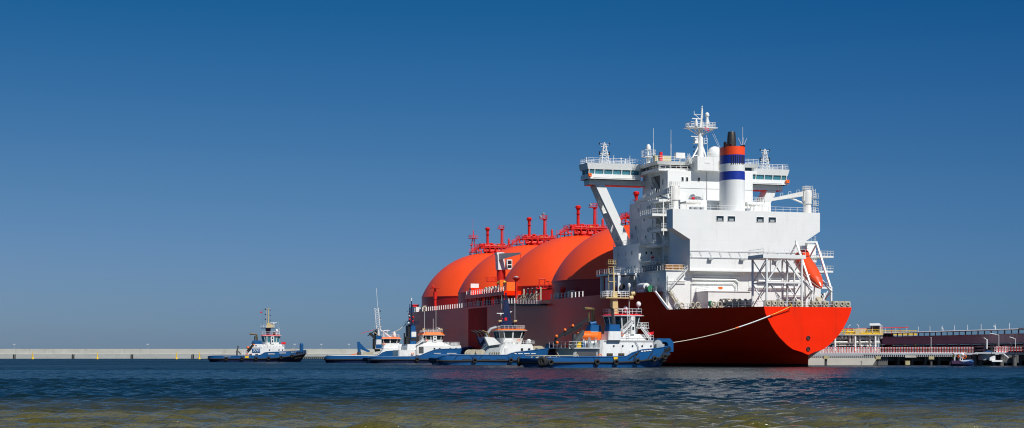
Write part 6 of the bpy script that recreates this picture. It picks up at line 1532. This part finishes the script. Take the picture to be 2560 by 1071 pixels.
line('tow_rope', 'thin pale tow rope from the tug with the lattice mast up to the tanker bow', (-35.2, 502.5, 8.8), W(272, 13.2, 14.6), .8, .08, 'rope', [(.5, 'rope', .09), (1.0, 'rope', .09)])

# ------------------------------------------------------------------ breakwater, buoys, lamps
o = thing('breakwater_wall', 'long pale concrete breakwater wall behind the tugs on the left', 'wall', (0, 929, 0), 0)
c = MB()
seg = [-1100, -700, -420, -283, -261.5, -210, -196, -118, -70, -35, 20, 70, 130, 300, 600]
for a, b in zip(seg, seg[1:]): c.box(a+.04, b-.04, .4, 6, 2.45, 5.25)
c.box(-1100, 600, .5, 5.9, 2.45, 5.2)
c.build('parapet', 'concrete', o)
c = MB(); c.box(-1100, -113, 0, 5.5, -1, 2.5); c.build('base', 'concrete2', o)
for x in (-268.3, -266.0, -241.9 + 0, -209.0):
    pass
for px_ in (36.5, 183.5, 330.5, 482.5):
    for dx in (-1.9, 1.9):
        x = (px_ + dx - 1280)*929/4287
        c = MB(); c.box(x-.17, x+.17, -.45, -.02, .1, 2.4); c.build('quay_fender', 'rubber', o)
c = MB(); c.box(-113, 600, -1.2, 5.4, 1.1, 2.5); lg = c.build('ledge', 'concrete2', o)
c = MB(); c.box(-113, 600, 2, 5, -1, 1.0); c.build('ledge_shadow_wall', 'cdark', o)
c = MB()
for k in range(34): x = -112.6 + k*1.08; c.loft([(x-.45, -1.0, -.4), (x-.1, -1.0, -.4), (x-.1, .4, -.4), (x-.45, .4, -.4)], [(x, -1.15, 1.1), (x+.35, -1.15, 1.1), (x+.35, .6, 1.1), (x, .6, 1.1)])
c.build('raking_piles', 'concrete2', o)
g = 'yellow buoys along the breakwater'
def buoy(name_l, px_, D):
    x = (px_ - 1280)*D/4287
    t = thing('channel_buoy', name_l, 'buoy', (x, D, 0), 0, g)
    c = MB(); c.lathe([(.35, -.4), (.62, -.1), (.62, .35), (.36, .75)], (0, 0, 0), 14); c.build('float', 'yellow', t)
    c = MB(); c.lathe([(.34, .7), (.27, 2.0), (.2, 2.75), (.22, 2.8), (.16, 3.0)], (0, 0, 0), 12); c.build('pillar', 'yellow', t)
    c = MB(); c.beam((-.35, 0, 3.0), (.35, 0, 3.7), .1); c.beam((.35, 0, 3.0), (-.35, 0, 3.7), .1); c.build('top_mark', 'yellow', t)
buoy('yellow buoy nearest the left end of the breakwater, leaning dark topmark', 82, 850)
buoy('yellow buoy below the slanting stain on the breakwater wall', 243.5, 850)
buoy('yellow buoy right of the third fender pair on the breakwater', 441.5, 842)
buoy('yellow buoy just left of the stern of the tug beside the breakwater', 498.5, 842)
for px_, lb in ((36, 'thin lamp post on the breakwater at its left end above the first fender pair'), (370, 'thin lamp post on the breakwater midway along the wall'), (737, 'thin lamp post on the breakwater above the bow of the yellow masted tug'), (804, 'thin lamp post on the breakwater in the gap between two tugs'), (873, 'thin lamp post on the breakwater left of the blue deck crane')):
    t = thing('lamp_post', lb, 'lamp post', ((px_-1280)*933/4287, 933, 5.25), 0, 'lamp posts on the breakwater')
    c = MB(); c.tube((0, 0, 0), (0, 0, 2.5), .045, 6); c.build('post', 'galv', t)
    c = MB(); c.box(-.75, .5, -.2, .2, 2.45, 2.68); c.build('lantern', 'rail', t)

# gull in front of the tanker's side
t = thing('gull', 'white gull gliding in front of the tanker bow above the tug wheelhouse', 'bird', ((1093-1280)*430/4287, 430, 2.6+64*430/4287), R(20))
c = MB(); rg = []
for x, r_ in ((-.32, .01), (-.2, .06), (0, .1), (.16, .08), (.25, .05), (.32, .055), (.38, .03), (.44, .008)):
    rg.append([(x, r_*math.cos(a), r_*math.sin(a)) for a in [2*math.pi*i/8 for i in range(8)]])
for a, b in zip(rg, rg[1:]): c.loft(a, b, False, True)
for sg in (1, -1):
    P = [(.14, sg*.05, .03), (.2, sg*.4, .18), (.02, sg*.8, .1), (-.06, sg*.78, .09), (.03, sg*.4, .15), (-.08, sg*.05, .02)]
    c.add([(x, y, z) for x, y, z in P] + [(x, y, z + .02) for x, y, z in P], [(0, 1, 2, 3, 4, 5), (11, 10, 9, 8, 7, 6)] + [(i, (i+1) % 6, 6+(i+1) % 6, 6+i) for i in range(6)])
c.build('body', 'rail', t)

# ------------------------------------------------------------------ jetty on the right
F = 4287.0
def X(px_, D): return (px_ - 1280)*D/F
def Z(py, D): return 2.6 + (885 - py)*D/F
DJ = 392.0
jt = thing('jetty_deck', 'jetty deck on dark piles with concrete abutment right of the tanker stern', 'jetty', (0, 0, 0))
xl, xe, xr = X(1960, DJ), X(2188, DJ), X(3000, DJ)
c = MB(); c.prism_y([(xl, -1.5), (xe-1.6, -1.5), (xe+.2, 1.2), (xe+.9, 2.1), (xl, 2.1)], DJ, DJ+14)
c.build('abutment', 'concrete', jt)
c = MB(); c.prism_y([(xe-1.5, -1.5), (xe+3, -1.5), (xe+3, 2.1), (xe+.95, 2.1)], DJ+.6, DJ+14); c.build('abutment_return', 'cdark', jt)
c = MB(); c.box(xl, xr, DJ-.2, DJ+16, 2.45, 2.85); c.box(xl, xr, DJ-.3, DJ-.2, 2.4, 2.9); c.build('deck_slab', 'galv', jt)
c = MB()
x = xl
while x < X(2435, DJ): c.prism_y([(x, 1.95), (x+.28, 1.95), (x+.2, 2.44), (x+.08, 2.44)], DJ-.2, DJ-.05); x += .46
c.build('edge_brackets', 'galv', jt)
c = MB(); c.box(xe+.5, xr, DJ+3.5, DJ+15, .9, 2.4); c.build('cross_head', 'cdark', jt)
c = MB(); c.box(xe+.5, xr, DJ+14.5, DJ+15.5, -1.5, 2.4); c.build('underdeck_shade_sheet', 'black', jt)  # black sheet added behind the piles so the gaps stay dark
k = 0
for px_ in range(2215, 2990, 34):
    for dy in (2.5, 8, 13):
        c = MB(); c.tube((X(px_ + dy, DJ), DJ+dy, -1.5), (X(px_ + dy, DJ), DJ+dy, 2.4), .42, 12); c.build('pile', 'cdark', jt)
c = MB(); c.box(X(2262, DJ), X(2290, DJ), DJ-.32, DJ+.1, 1.75, 2.25); c.build('edge_block', 'concrete', jt)
# banded guard rail on the jetty edge
fn = thing('guard_rail', 'red and white banded guard rail along the jetty edge', 'railing', (0, DJ-.15, 2.88))
xg = X(2050, DJ)
c = MB(); x1 = X(2434, DJ)
for z in (.55, .85, 1.15): c.tube((xg, 0, z), (x1, 0, z), .055, 5)
c.box(xg, x1, -.04, .04, 0, .2); c.build('rail_bars', 'redwhite', fn)
x = xg
while x < x1:
    c = MB(); c.beam((x, 0, 0), (x, 0, 1.2), .07); c.build('rail_post', 'signal', fn); x += 1.31
fn2 = thing('guard_rail', 'second banded guard rail set behind the first below the grey pipes', 'railing', (0, DJ+3.2, 2.88))
c = MB(); xa, xb = X(2058, DJ+3), X(2202, DJ+3)
for z in (.35, .6, .85, 1.1): c.tube((xa, 0, z), (xb, 0, z), .05, 5)
c.build('rail_bars', 'redwhite', fn2); c = MB(); x = xa
while x < xb: c.beam((x, 0, 0), (x, 0, 1.15), .08); x += .9
c.build('rail_posts', 'redwhite', fn2)
# pipe rack
pr_t = thing('pipe_rack', 'stacked grey pipes on white columns under yellow railings beside the tanker stern', 'pipe rack', (0, 0, 0))
D2 = DJ + 6
def px2(a): return X(a, D2)
for px_ in (2028, 2084, 2134, 2184):
    for y0, y1 in ((-2.2, -1.9), (2.4, 2.7)):
        c = MB(); c.box(px2(px_)-.16, px2(px_)+.16, D2+y0, D2+y1, 2.85, Z(838, D2)); c.build('column', 'rail', pr_t)
c = MB(); c.box(px2(2050), px2(2202), D2-2.4, D2+2.8, Z(839, D2), Z(837.3, D2)); c.build('top_deck', 'galv', pr_t)
for py, r_, a, b, dy, m_ in ((847, .42, 2020, 2196, -.6, 'pipe'), (856.5, .3, 2040, 2196, -1.2, 'pipe'), (842, .25, 2075, 2200, .6, 'pipe'), (852, .3, 2020, 2200, 1.0, 'grey'), (861, .22, 2088, 2120, -.8, 'dgrey'), (864, .16, 2088, 2190, -1, 'pipe'), (867, .2, 2088, 2180, .4, 'dgrey'), (859, .25, 2080, 2204, 1.4, 'dgrey'), (845, .2, 2060, 2204, 2, 'dgrey')):
    c = MB(); c.tube((px2(a), D2+dy, Z(py, D2)), (px2(b), D2+dy, Z(py, D2)), r_, 12); 
    if r_ > .28:
        for q in range(a + 12, b - 4, 22): c.tube((px2(q)-.08, D2+dy, Z(py, D2)), (px2(q)+.08, D2+dy, Z(py, D2)), r_*1.4, 12)
    c.build('pipe', m_, pr_t)
for px_, y0, y1, w_ in ((2121, 835, 857, .18), (2130, 838, 857, .2), (2146, 838, 866, .10), (2171, 838, 866, .10)):
    c = MB(); c.tube((px2(px_), D2-1.6, Z(y1, D2)), (px2(px_), D2-1.6, Z(y0, D2)), w_*1.6, 10); c.ball((px2(px_), D2-1.6, Z(y0, D2)), w_*1.8, 10, 6); c.build('riser', 'pipe', pr_t)
for px_, py in ((2102, 843), (2111, 844), (2150, 866), (2165, 866), (2172, 865), (2199, 844)):
    c = MB(); c.ball((px2(px_), D2-1.7, Z(py, D2)), .32, 10, 6); c.beam((px2(px_), D2-1.7, Z(py, D2)), (px2(px_), D2-1.7, Z(py, D2)+.6), .08); c.build('valve', 'pipe', pr_t)
rnd = random.Random(9)
c = MB()
for k in range(42):
    x = px2(2075 + rnd.random()*125); y = D2 + rnd.random()*4 - 1; z = Z(845 + rnd.random()*26, D2); c.box(x, x+.2+rnd.random()*.9, y, y+.4, z, z+.1+rnd.random()*.35)
for k in range(20):
    x = px2(2070 + k*6.7); c.beam((x, D2+2, 2.9), (x, D2+2, Z(839, D2)), .1)
c.build('pipe_supports', 'dgrey', pr_t)
c = MB(); zz = Z(837.3, D2)
for y in (D2+2.7,):
    c.rail([(px2(2085), y, zz), (px2(2202), y, zz)], 1.15, .9, .055, 3); c.build('rack_railing', 'yellow', pr_t); c = MB()
c.rail([(px2(2095), D2-2.3, zz), (px2(2202), D2-2.3, zz)], 1.15, .9, .055, 3)
c.box(px2(2107), px2(2202), D2-2.4, D2-2.3, zz, zz+.22)
c.build('rack_railing', 'yellow', pr_t)
c = MB(); c.box(px2(2136), px2(2167), D2-1, D2+1.5, zz, Z(822, D2)); c.build('equipment_cabin', 'concrete', pr_t)
c = MB(); c.box(px2(2130), px2(2135.6), D2-1.1, D2+1.5, zz+.6, Z(822, D2)); c.build('equipment_cabin', 'brown', pr_t)
c = MB(); c.box(px2(2150), px2(2200), D2-1.5, D2-1.1, zz+.1, zz+.5); c.tube((px2(2112), D2-1.5, zz+.6), (px2(2131), D2-1.5, zz+.6), .3, 8); c.build('cabinet', 'yellow', pr_t)
c = MB(); c.tube((px2(2050), D2+3.4, Z(824, D2)), (px2(2275), D2+1.4, Z(818.5, D2)), .10, 8)
for px_ in (2120, 2255, 2234): c.tube((px2(px_), D2+2, Z(820.5, D2)), (px2(px_), D2+2, Z(836, D2)), .06, 5)
c.build('fire_main', 'signal', pr_t)
DY = 482.0
rw = thing('rear_walkway', 'yellow railed walkway rising behind the left end of the brown gallery', 'walkway', (0, DY, 0))
c = MB(); z0 = Z(838, DY); c.box(X(2203, DY), X(2292, DY), 0, 1.6, z0-.2, z0); 
c.build('deck', 'galv', rw)
c = MB(); c.rail([(X(2203, DY), 0, z0), (X(2292, DY), 0, z0)], 1.25, 1.1, .07, 3); c.box(X(2203, DY), X(2292, DY), -.04, .02, z0, z0+.25); c.build('railing', 'yellow', rw)
c = MB(); c.rail([(X(2203, DY), 1.5, z0), (X(2292, DY), 1.5, z0)], 1.25, 1.7, .07, 3); c.build('railing', 'yellow', rw)
for px_ in (2206, 2235, 2264, 2290):
    c = MB(); c.beam((X(px_, DY), .8, -1), (X(px_, DY), .8, z0-.2), .3); c.build('post', 'yellow', rw)
# canopy hut over the rack
hut = thing('watch_shelter', 'small grey watch shelter under a tilted white roof on top of the pipe rack', 'shelter', (0, 0, 0))
c = MB(); c.box(px2(2179), px2(2196), D2-1.2, D2+1.2, zz, Z(815, D2)); c.build('cabin', 'dgrey', hut)
for px_ in (2178, 2197, 2201):
    c = MB(); c.beam((px2(px_), D2-1.6, zz), (px2(px_), D2-1.6, Z(813, D2)), .1); c.build('post', 'rail', hut)
c = MB(); c.loft([(px2(2169), D2-2.2, Z(814.8, D2)), (px2(2198), D2-2.2, Z(814.8, D2)), (px2(2203), D2+2.2, Z(809, D2)), (px2(2179), D2+2.2, Z(809.6, D2))], [(px2(2169), D2-2.2, Z(813.8, D2)), (px2(2198), D2-2.2, Z(813.4, D2)), (px2(2203), D2+2.2, Z(808, D2)), (px2(2179), D2+2.2, Z(808.6, D2))]); c.build('roof', 'roofwhite', hut)
# brown clad conveyor gallery, running nearer towards the right
A_ = Vector((X(2204, 472), 472, 0)); Bn = Vector((X(2640, 375), 375, 0))
gd = (Bn - A_); GL = gd.length; ga = math.atan2(gd.y, gd.x)
gal = thing('pipe_gallery', 'long brown clad pipe gallery with pale flat roof behind the jetty rail', 'gallery', tuple(A_), ga)
c = MB(); c.box(0, GL, 0, 3.2, 5.15, 7.18); c.box(0, GL, -.12, 0, 5.1, 5.3); c.box(0, GL, -.1, 0, 7.05, 7.25); c.build('cladding', 'brown', gal)
c = MB(); c.prism_x([(-1.0, 8.10), (4.2, 8.15), (4.2, 8.3), (-.7, 8.36), (-1.0, 8.24)], -.5, GL*.84); c.box(GL*.84+.05, GL, -1.0, 4.2, 8.3, 8.5); c.build('roof', 'roofwhite', gal)
n = int(GL/7)
for k in range(n+1):
    x = k*7.0 + .4
    c = MB(); c.box(x-.13, x+.13, -.05, .2, 2.85, 5.15); c.box(x-.13, x+.13, .2, 3.2, 4.95, 5.15); c.box(x-.13, x+.13, 3, 3.2, 2.85, 5.15); c.build('lower_post', 'brown', gal)
for k in range(n*2+1):
    x = k*3.5+.3; w_ = .22 if k % 2 else .12; c = MB(); c.box(x-w_, x+w_, 0, .15, 7.2, 8.12); c.build('upper_post', 'dgrey', gal)
c = MB(); c.box(-.9, 0, -.2, 3.4, 2.85, 8.1); c.build('end_frame', 'black', gal)
for k in range(12):
    x = 2 + k*7.4; c = MB(); c.tube((x, .2, 8.2), (x, .2, 9.7), .05, 5); c.build('lightning_rod', 'rail', gal)
for dy, z, r_, m_ in ((.9, 4.3, .28, 'pipe'), (1.9, 4.2, .3, 'pipe'), (1.2, 3.5, .25, 'pipe'), (2.3, 3.4, .22, 'beige')):
    c = MB()
    c.tube((0, dy, z), (GL, dy, z), r_*.55, 8)
    for k in range(int(GL/7)):
        x = k*7+1.8; c.tube((x, dy, z), (x+3.6, dy, z), r_, 10)
    c.build('pipe', m_, gal)
c = MB(); c.box(0, GL, 3.1, 3.2, 2.85, 4.9); c.build('back_wall', 'black', gal)
# lamps of the jetty
def jlamp(lb, px_, D, ytop, arm=-2.2, y0=870, dz=.35, dia=.055):
    t = thing('jetty_lamp', lb, 'lamp', (X(px_, D), D, Z(y0, D)), 0, 'lamps along the jetty')
    h_ = Z(ytop, D) - Z(y0, D)
    c = MB(); c.tube((0, 0, 0), (0, 0, h_), dia, 8); c.build('post', 'rail', t)
    if arm:
        c = MB(); L_ = abs(arm)
        c.beam((0, 0, h_), (arm*.35, 0, h_+dz*.3), .08); c.loft([(arm, -.2, h_+dz), (arm*.35, -.2, h_+dz*.3), (arm*.35, .2, h_+dz*.3), (arm, .2, h_+dz)], [(arm, -.2, h_+dz+.12), (arm*.35, -.2, h_+dz*.3+.12), (arm*.35, .2, h_+dz*.3+.12), (arm, .2, h_+dz+.12)]); c.build('lantern', 'rail', t)
    else:
        c = MB(); c.ball((0, 0, h_), .12, 8, 6); c.build('lantern', 'rail', t)
    return t
jlamp('tallest angled jetty lamp in front of the brown gallery', 2497, 374, 838, -2.0, 870, .35)
jlamp('low angled jetty lamp nearest the right edge', 2538.5, 374, 847.5, -1.3, 870, .35)
jlamp('twin stemmed jetty lamp beside the blue tarpaulin', 2467, 374, 849, -.7, 873, .3, .16)
jlamp('plain jetty pole in front of the brown gallery rising to a small round lamp', 2327.5, 388, 845.5, 0, 882)
jlamp('bare jetty pole at the left end of the brown gallery', 2195.5, 388, 846, 0, 882)
jlamp('angled lamp standing over the grey equipment cabin of the pipe rack', 2147, 400, 815, -.5, 836, .25)
jlamp('angled lamp over the pipe rack nearest the tanker stern', 2120, 405, 816, .6, 836, .25)
jlamp('small angled lamp above the pale gallery roof at its right', 2489, 408, 816.5, -.6, 824, .02)
jlamp('flat lamp above the pale gallery roof at its middle', 2358, 442, 821, -.55, 829, 0, .03)
# fender panels on piles
def fpile(lb, px_, D, y0, y1, w_):
    t = thing('fender_pile', lb, 'fender pile', (X(px_, D), D, 0), 0, 'fender piles along the jetty')
    z0, z1 = Z(y1, D), Z(y0, D)
    c = MB(); c.box(-w_/2, w_/2, -.6, -.2, z0, z1); c.box(-w_/2-.04, -w_/2+.1, -.62, .3, z0, z1); c.build('fender_panel', 'fender', t)
    c = MB(); c.tube((0, 0, -1.5), (0, 0, z0+.2), .3, 12); c.box(-w_*.35, w_*.35, -.2, .6, z0+.1, z1-.1); c.build('pile', 'dgrey', t)
    return t
fpile('fender pile closest to the tanker stern', 2064.5, 388, 890, 898, 1.0)
fpile('fender pile with ochre panel at the end of the pale abutment', 2194.5, 388, 891, 898.5, 1.1)
fpile('fender pile with pale panel left of the small work boat', 2327.5, 388, 891, 899, 1.15)
fpile('low ochre fender panel between two dark piles under the jetty', 2268, 391, 902.5, 912.5, 1.0)
# berthing dolphin
do = thing('berthing_dolphin', 'grey berthing dolphin with rounded steel shields by the right edge', 'dolphin', (0, 0, 0))
D3 = 372.0
def x3(a): return X(a, D3)
c = MB(); c.box(x3(2438), x3(2516), D3, D3+7, Z(883, D3), Z(881, D3)); c.box(x3(2478), x3(2504), D3-.4, D3, Z(885, D3), Z(881.2, D3)); c.build('platform', 'galv', do)
c = MB(); c.tube((x3(2470), D3+2.4, Z(901, D3)), (x3(2470), D3+2.4, Z(885, D3)), 1.5, 24); c.tube((x3(2485), D3+2.8, Z(901, D3)), (x3(2485), D3+2.8, Z(885, D3)), 1.0, 20)
c.build('drum', 'grey', do)
c = MB(); P = [(x3(2473), Z(902, D3)), (x3(2487), Z(902, D3)), (x3(2487), Z(895, D3))] + [(x3(2487 - 14*k/8), Z(895 - 5*math.sin(math.pi*(.5 + .5*k/8)), D3)) for k in range(9)]
c.prism_y(P, D3-.4, D3-.1); c.box(x3(2478), x3(2504), D3-.6, D3, Z(905, D3), Z(901, D3)); c.build('shield', 'rail', do)
c = MB(); c.beam((x3(2508), D3-.3, Z(885, D3)), (x3(2520), D3-.3, Z(894.5, D3)), .2); c.build('strut', 'rail', do)
for px_ in (2446, 2460, 2492, 2513, 2546):
    c = MB(); c.tube((x3(px_), D3+3, -1.5), (x3(px_), D3+3, Z(886, D3)), .5, 12); c.build('pile', 'cdark', do)
c = MB(); c.box(x3(2440), x3(2560), D3+4, D3+7, .6, 2.3); c.build('pile_cap', 'cdark', do)
c = MB(); zz3 = Z(881, D3); c.rail([(x3(2491), D3+.2, zz3), (x3(2520), D3+.2, zz3)], 1.2, .5, .06, 4); c.rail([(x3(2491), D3+1.6, zz3), (x3(2560), D3+1.6, zz3)], 1.05, .6, .05, 3); c.box(x3(2491), x3(2520), D3+.15, D3+.25, zz3, zz3+.22); c.build('dolphin_railing', 'redwhite', do)
c = MB(); c.box(x3(2464), x3(2482), D3+.3, D3+2, Z(881, D3), Z(879.2, D3)); c.beam((x3(2465), D3+.3, Z(880, D3)), (x3(2474), D3+.3, Z(877.4, D3)), .2); tp = c.build('tarpaulin', 'blue', None); tag(tp, 'crumpled blue tarpaulin lying on the berthing dolphin platform', 'tarpaulin')
t = thing('mooring_hook', 'black mooring hook standing on the dolphin platform beside the blue tarpaulin', 'mooring hook', (x3(2482), D3+1, zz3))
c = MB(); c.box(-.5, .5, -.4, .4, 0, .5); c.build('base', 'black', t); c = MB(); c.beam((0, 0, .4), (.1, 0, 1.3), .35); c.beam((.1, 0, 1.3), (-.5, 0, 1.0), .25); c.build('hook', 'black', t)

# ------------------------------------------------------------------ work boat with its crewman
D4 = 366.0
wb = thing('work_boat', 'small dark work boat with white cabin frame and blue bow tarpaulin before the jetty', 'work boat', (X(2375, D4), D4, 0), 0)
Lb = X(2434, D4) - X(2375, D4)
c = MB(); secs = [(0, .75, .9), (.3, .95, .95), (2, 1.05, .95), (3.8, .9, 1.0), (4.7, .5, 1.1), (Lb, .04, 1.2)]
rg = []
for x, w_, h_ in secs:
    rg.append([(x, -w_, h_), (x, -w_*.85, .35), (x, -w_*.4, -.2), (x, w_*.4, -.2), (x, w_*.85, .35), (x, w_, h_), (x, w_*.9, h_-.02), (x, -w_*.9, h_-.02)])
for a, b in zip(rg, rg[1:]): c.loft(b, a, False, False)
c.add(rg[0], [tuple(range(8))]); c.build('hull', 'navy', wb)
c = MB(); c.box(.1, 2.1, -1.02, -.9, .5, 1.15); c.build('side_board', 'purple', wb)
c = MB(); c.loft([(2.5, -1.0, .75), (4.9, -.6, .9), (4.9, .6, .9), (2.5, 1, .75)], [(2.6, -.7, 1.25), (4.7, -.2, 1.35), (4.7, .2, 1.35), (2.6, .7, 1.3)]); c.build('bow_cover', 'blue', wb)
c = MB()
for x, y in ((.9, -.6), (2.0, -.6), (.9, .6), (2, .6)): c.beam((x, y, .9), (x, y, 2.6), .09)
c.box(.6, 2.3, -.75, .75, 2.6, 2.72); c.box(.75, .85, -.6, .6, 1, 2.0); c.build('cabin_frame', 'rail', wb)
c = MB(); c.tube((2.55, -.2, 1), (2.55, -.2, 1.7), .09, 6); c.ball((2.6, -.2, 2.45), .38, 10, 8); c.box(2.2, 2.9, -.3, .1, 1.7, 1.8); c.build('searchlight', 'rail', wb)
c = MB(); c.torus((2.95, -.4, 1.95), .38, .11, (.6, 1, 0), 14, 6); c.build('lifebuoy', 'orange', wb)
c = MB(); c.box(2.2, 2.9, -.7, -.2, 1.0, 1.2); c.box(1.9, 2.1, -.7, -.5, .9, 1.5); c.build('deck_box', 'rail', wb)

def person(name_l, loc, rz, jacket, hat):
    """standing figure grown from a skeleton with the skin modifier; clothes and helmet as children"""
    J = {'pelvis': (0, 0, .95), 'waist': (0, 0, 1.12), 'chest': (.02, 0, 1.35), 'neck': (.03, 0, 1.50), 'head': (.05, 0, 1.62), 'top': (.04, 0, 1.72),
         'hl': (0, .10, .90), 'kl': (.06, .12, .50), 'al': (0, .13, .09), 'tl': (.16, .14, .04), 'hr': (0, -.10, .90), 'kr': (.04, -.12, .50), 'ar': (-.04, -.13, .09), 'tr': (.12, -.14, .04),
         'sl': (0, .19, 1.42), 'el': (.08, .27, 1.16), 'wl': (.27, .22, 1.05), 'sr': (0, -.19, 1.42), 'er': (.10, -.26, 1.16), 'wr': (.30, -.18, 1.10)}
    rad = dict(pelvis=.14, waist=.13, chest=.16, neck=.06, head=.095, top=.07, hl=.10, kl=.065, al=.045, tl=.04, hr=.10, kr=.065, ar=.045, tr=.04, sl=.075, el=.05, wl=.033, sr=.075, er=.05, wr=.033)
    Ed = [('pelvis', 'waist'), ('waist', 'chest'), ('chest', 'neck'), ('neck', 'head'), ('head', 'top'), ('pelvis', 'hl'), ('hl', 'kl'), ('kl', 'al'), ('al', 'tl'), ('pelvis', 'hr'), ('hr', 'kr'), ('kr', 'ar'), ('ar', 'tr'), ('chest', 'sl'), ('sl', 'el'), ('el', 'wl'), ('chest', 'sr'), ('sr', 'er'), ('er', 'wr')]
    for sd, s_ in (('l', 1), ('r', -1)):
        w_ = Vector(J['w'+sd]); J['p'+sd] = tuple(w_ + Vector((.06, 0, -.01))); rad['p'+sd] = .032; Ed.append(('w'+sd, 'p'+sd))
        for f in range(4):
            a = 'f%d%s' % (f, sd); b = 'g%d%s' % (f, sd); L_ = (.05, .06, .055, .04)[f]
            J[a] = tuple(w_ + Vector((.06+L_, s_*(.03 - f*.02), -.02))); J[b] = tuple(w_ + Vector((.07+L_, s_*(.03 - f*.02), -.055))); rad[a] = .009; rad[b] = .008; Ed += [('p'+sd, a), (a, b)]
        a = 'th'+sd; J[a] = tuple(w_ + Vector((.05, -s_*.05, .01))); rad[a] = .01; Ed.append(('p'+sd, a))
    ks = list(J); me = bpy.data.meshes.new('person'); me.from_pydata([J[k] for k in ks], [(ks.index(a), ks.index(b)) for a, b in Ed], [])
    o = bpy.data.objects.new('person', me); COL.objects.link(o)
    sk = o.modifiers.new('skin', 'SKIN'); 
    if not me.skin_vertices: me.attributes.new('skin', 'FLOAT', 'POINT') if False else None
    try:
        bpy.context.view_layer.objects.active = o
        if len(me.skin_vertices) == 0:
            bpy.ops.mesh.customdata_skin_add()
        for k, v in zip(ks, me.skin_vertices[0].data): v.radius = (rad[k], rad[k]); v.use_root = (k == 'pelvis')
    except Exception as e: print('skin', e)
    sb = o.modifiers.new('sub', 'SUBSURF'); sb.levels = 1; sb.render_levels = 1
    m = bpy.data.materials.new('person_body'); m.use_nodes = True
    me.materials.append(M['skin'])
    o.location = loc; o.rotation_euler = (0, 0, rz)
    tag(o, name_l, 'person')
    # jacket, trousers, boots, helmet
    c = MB(); c.lathe([(.19, .86), (.2, 1.0), (.19, 1.15), (.215, 1.35), (.2, 1.46), (.09, 1.52), (.085, 1.54)], (.01, 0, 0), 16, sx=.78)
    for s_ in (1, -1):
        sd = 'l' if s_ > 0 else 'r'; c.tube(J['s'+sd], J['e'+sd], .085, 10, .068); c.ball(J['s'+sd], .088, 10, 6); c.ball(J['e'+sd], .068, 8, 6); c.tube(J['e'+sd], Vector(J['e'+sd]).lerp(Vector(J['w'+sd]), .85), .066, 10, .05)
    c.build('jacket', jacket, o)
    c = MB(); c.lathe([(.15, .82), (.175, .95)], (0, 0, 0), 14, sx=.8)
    for s_ in (1, -1):
        sd = 'l' if s_ > 0 else 'r'; c.tube(J['h'+sd], J['k'+sd], .115, 10, .08); c.ball(J['k'+sd], .08, 8, 6); c.tube(J['k'+sd], J['a'+sd], .08, 10, .07)
    c.build('trousers', 'trouser', o)
    c = MB(); c.lathe([(.135, 1.66), (.135, 1.67), (.115, 1.68), (.11, 1.74), (.07, 1.79), (.001, 1.81)], (.045, 0, 0), 14); c.build('helmet', hat, o)
    return o
person('person in orange jacket and white helmet standing in the small work boat', (X(2394, D4), D4-.45, .85), R(0), 'hivis', 'helmet')
person('person in pale yellow jacket standing at the left end of the small work boat', (X(2384.5, D4), D4+.2, .85), R(120), 'hivisyellow', 'helmet')
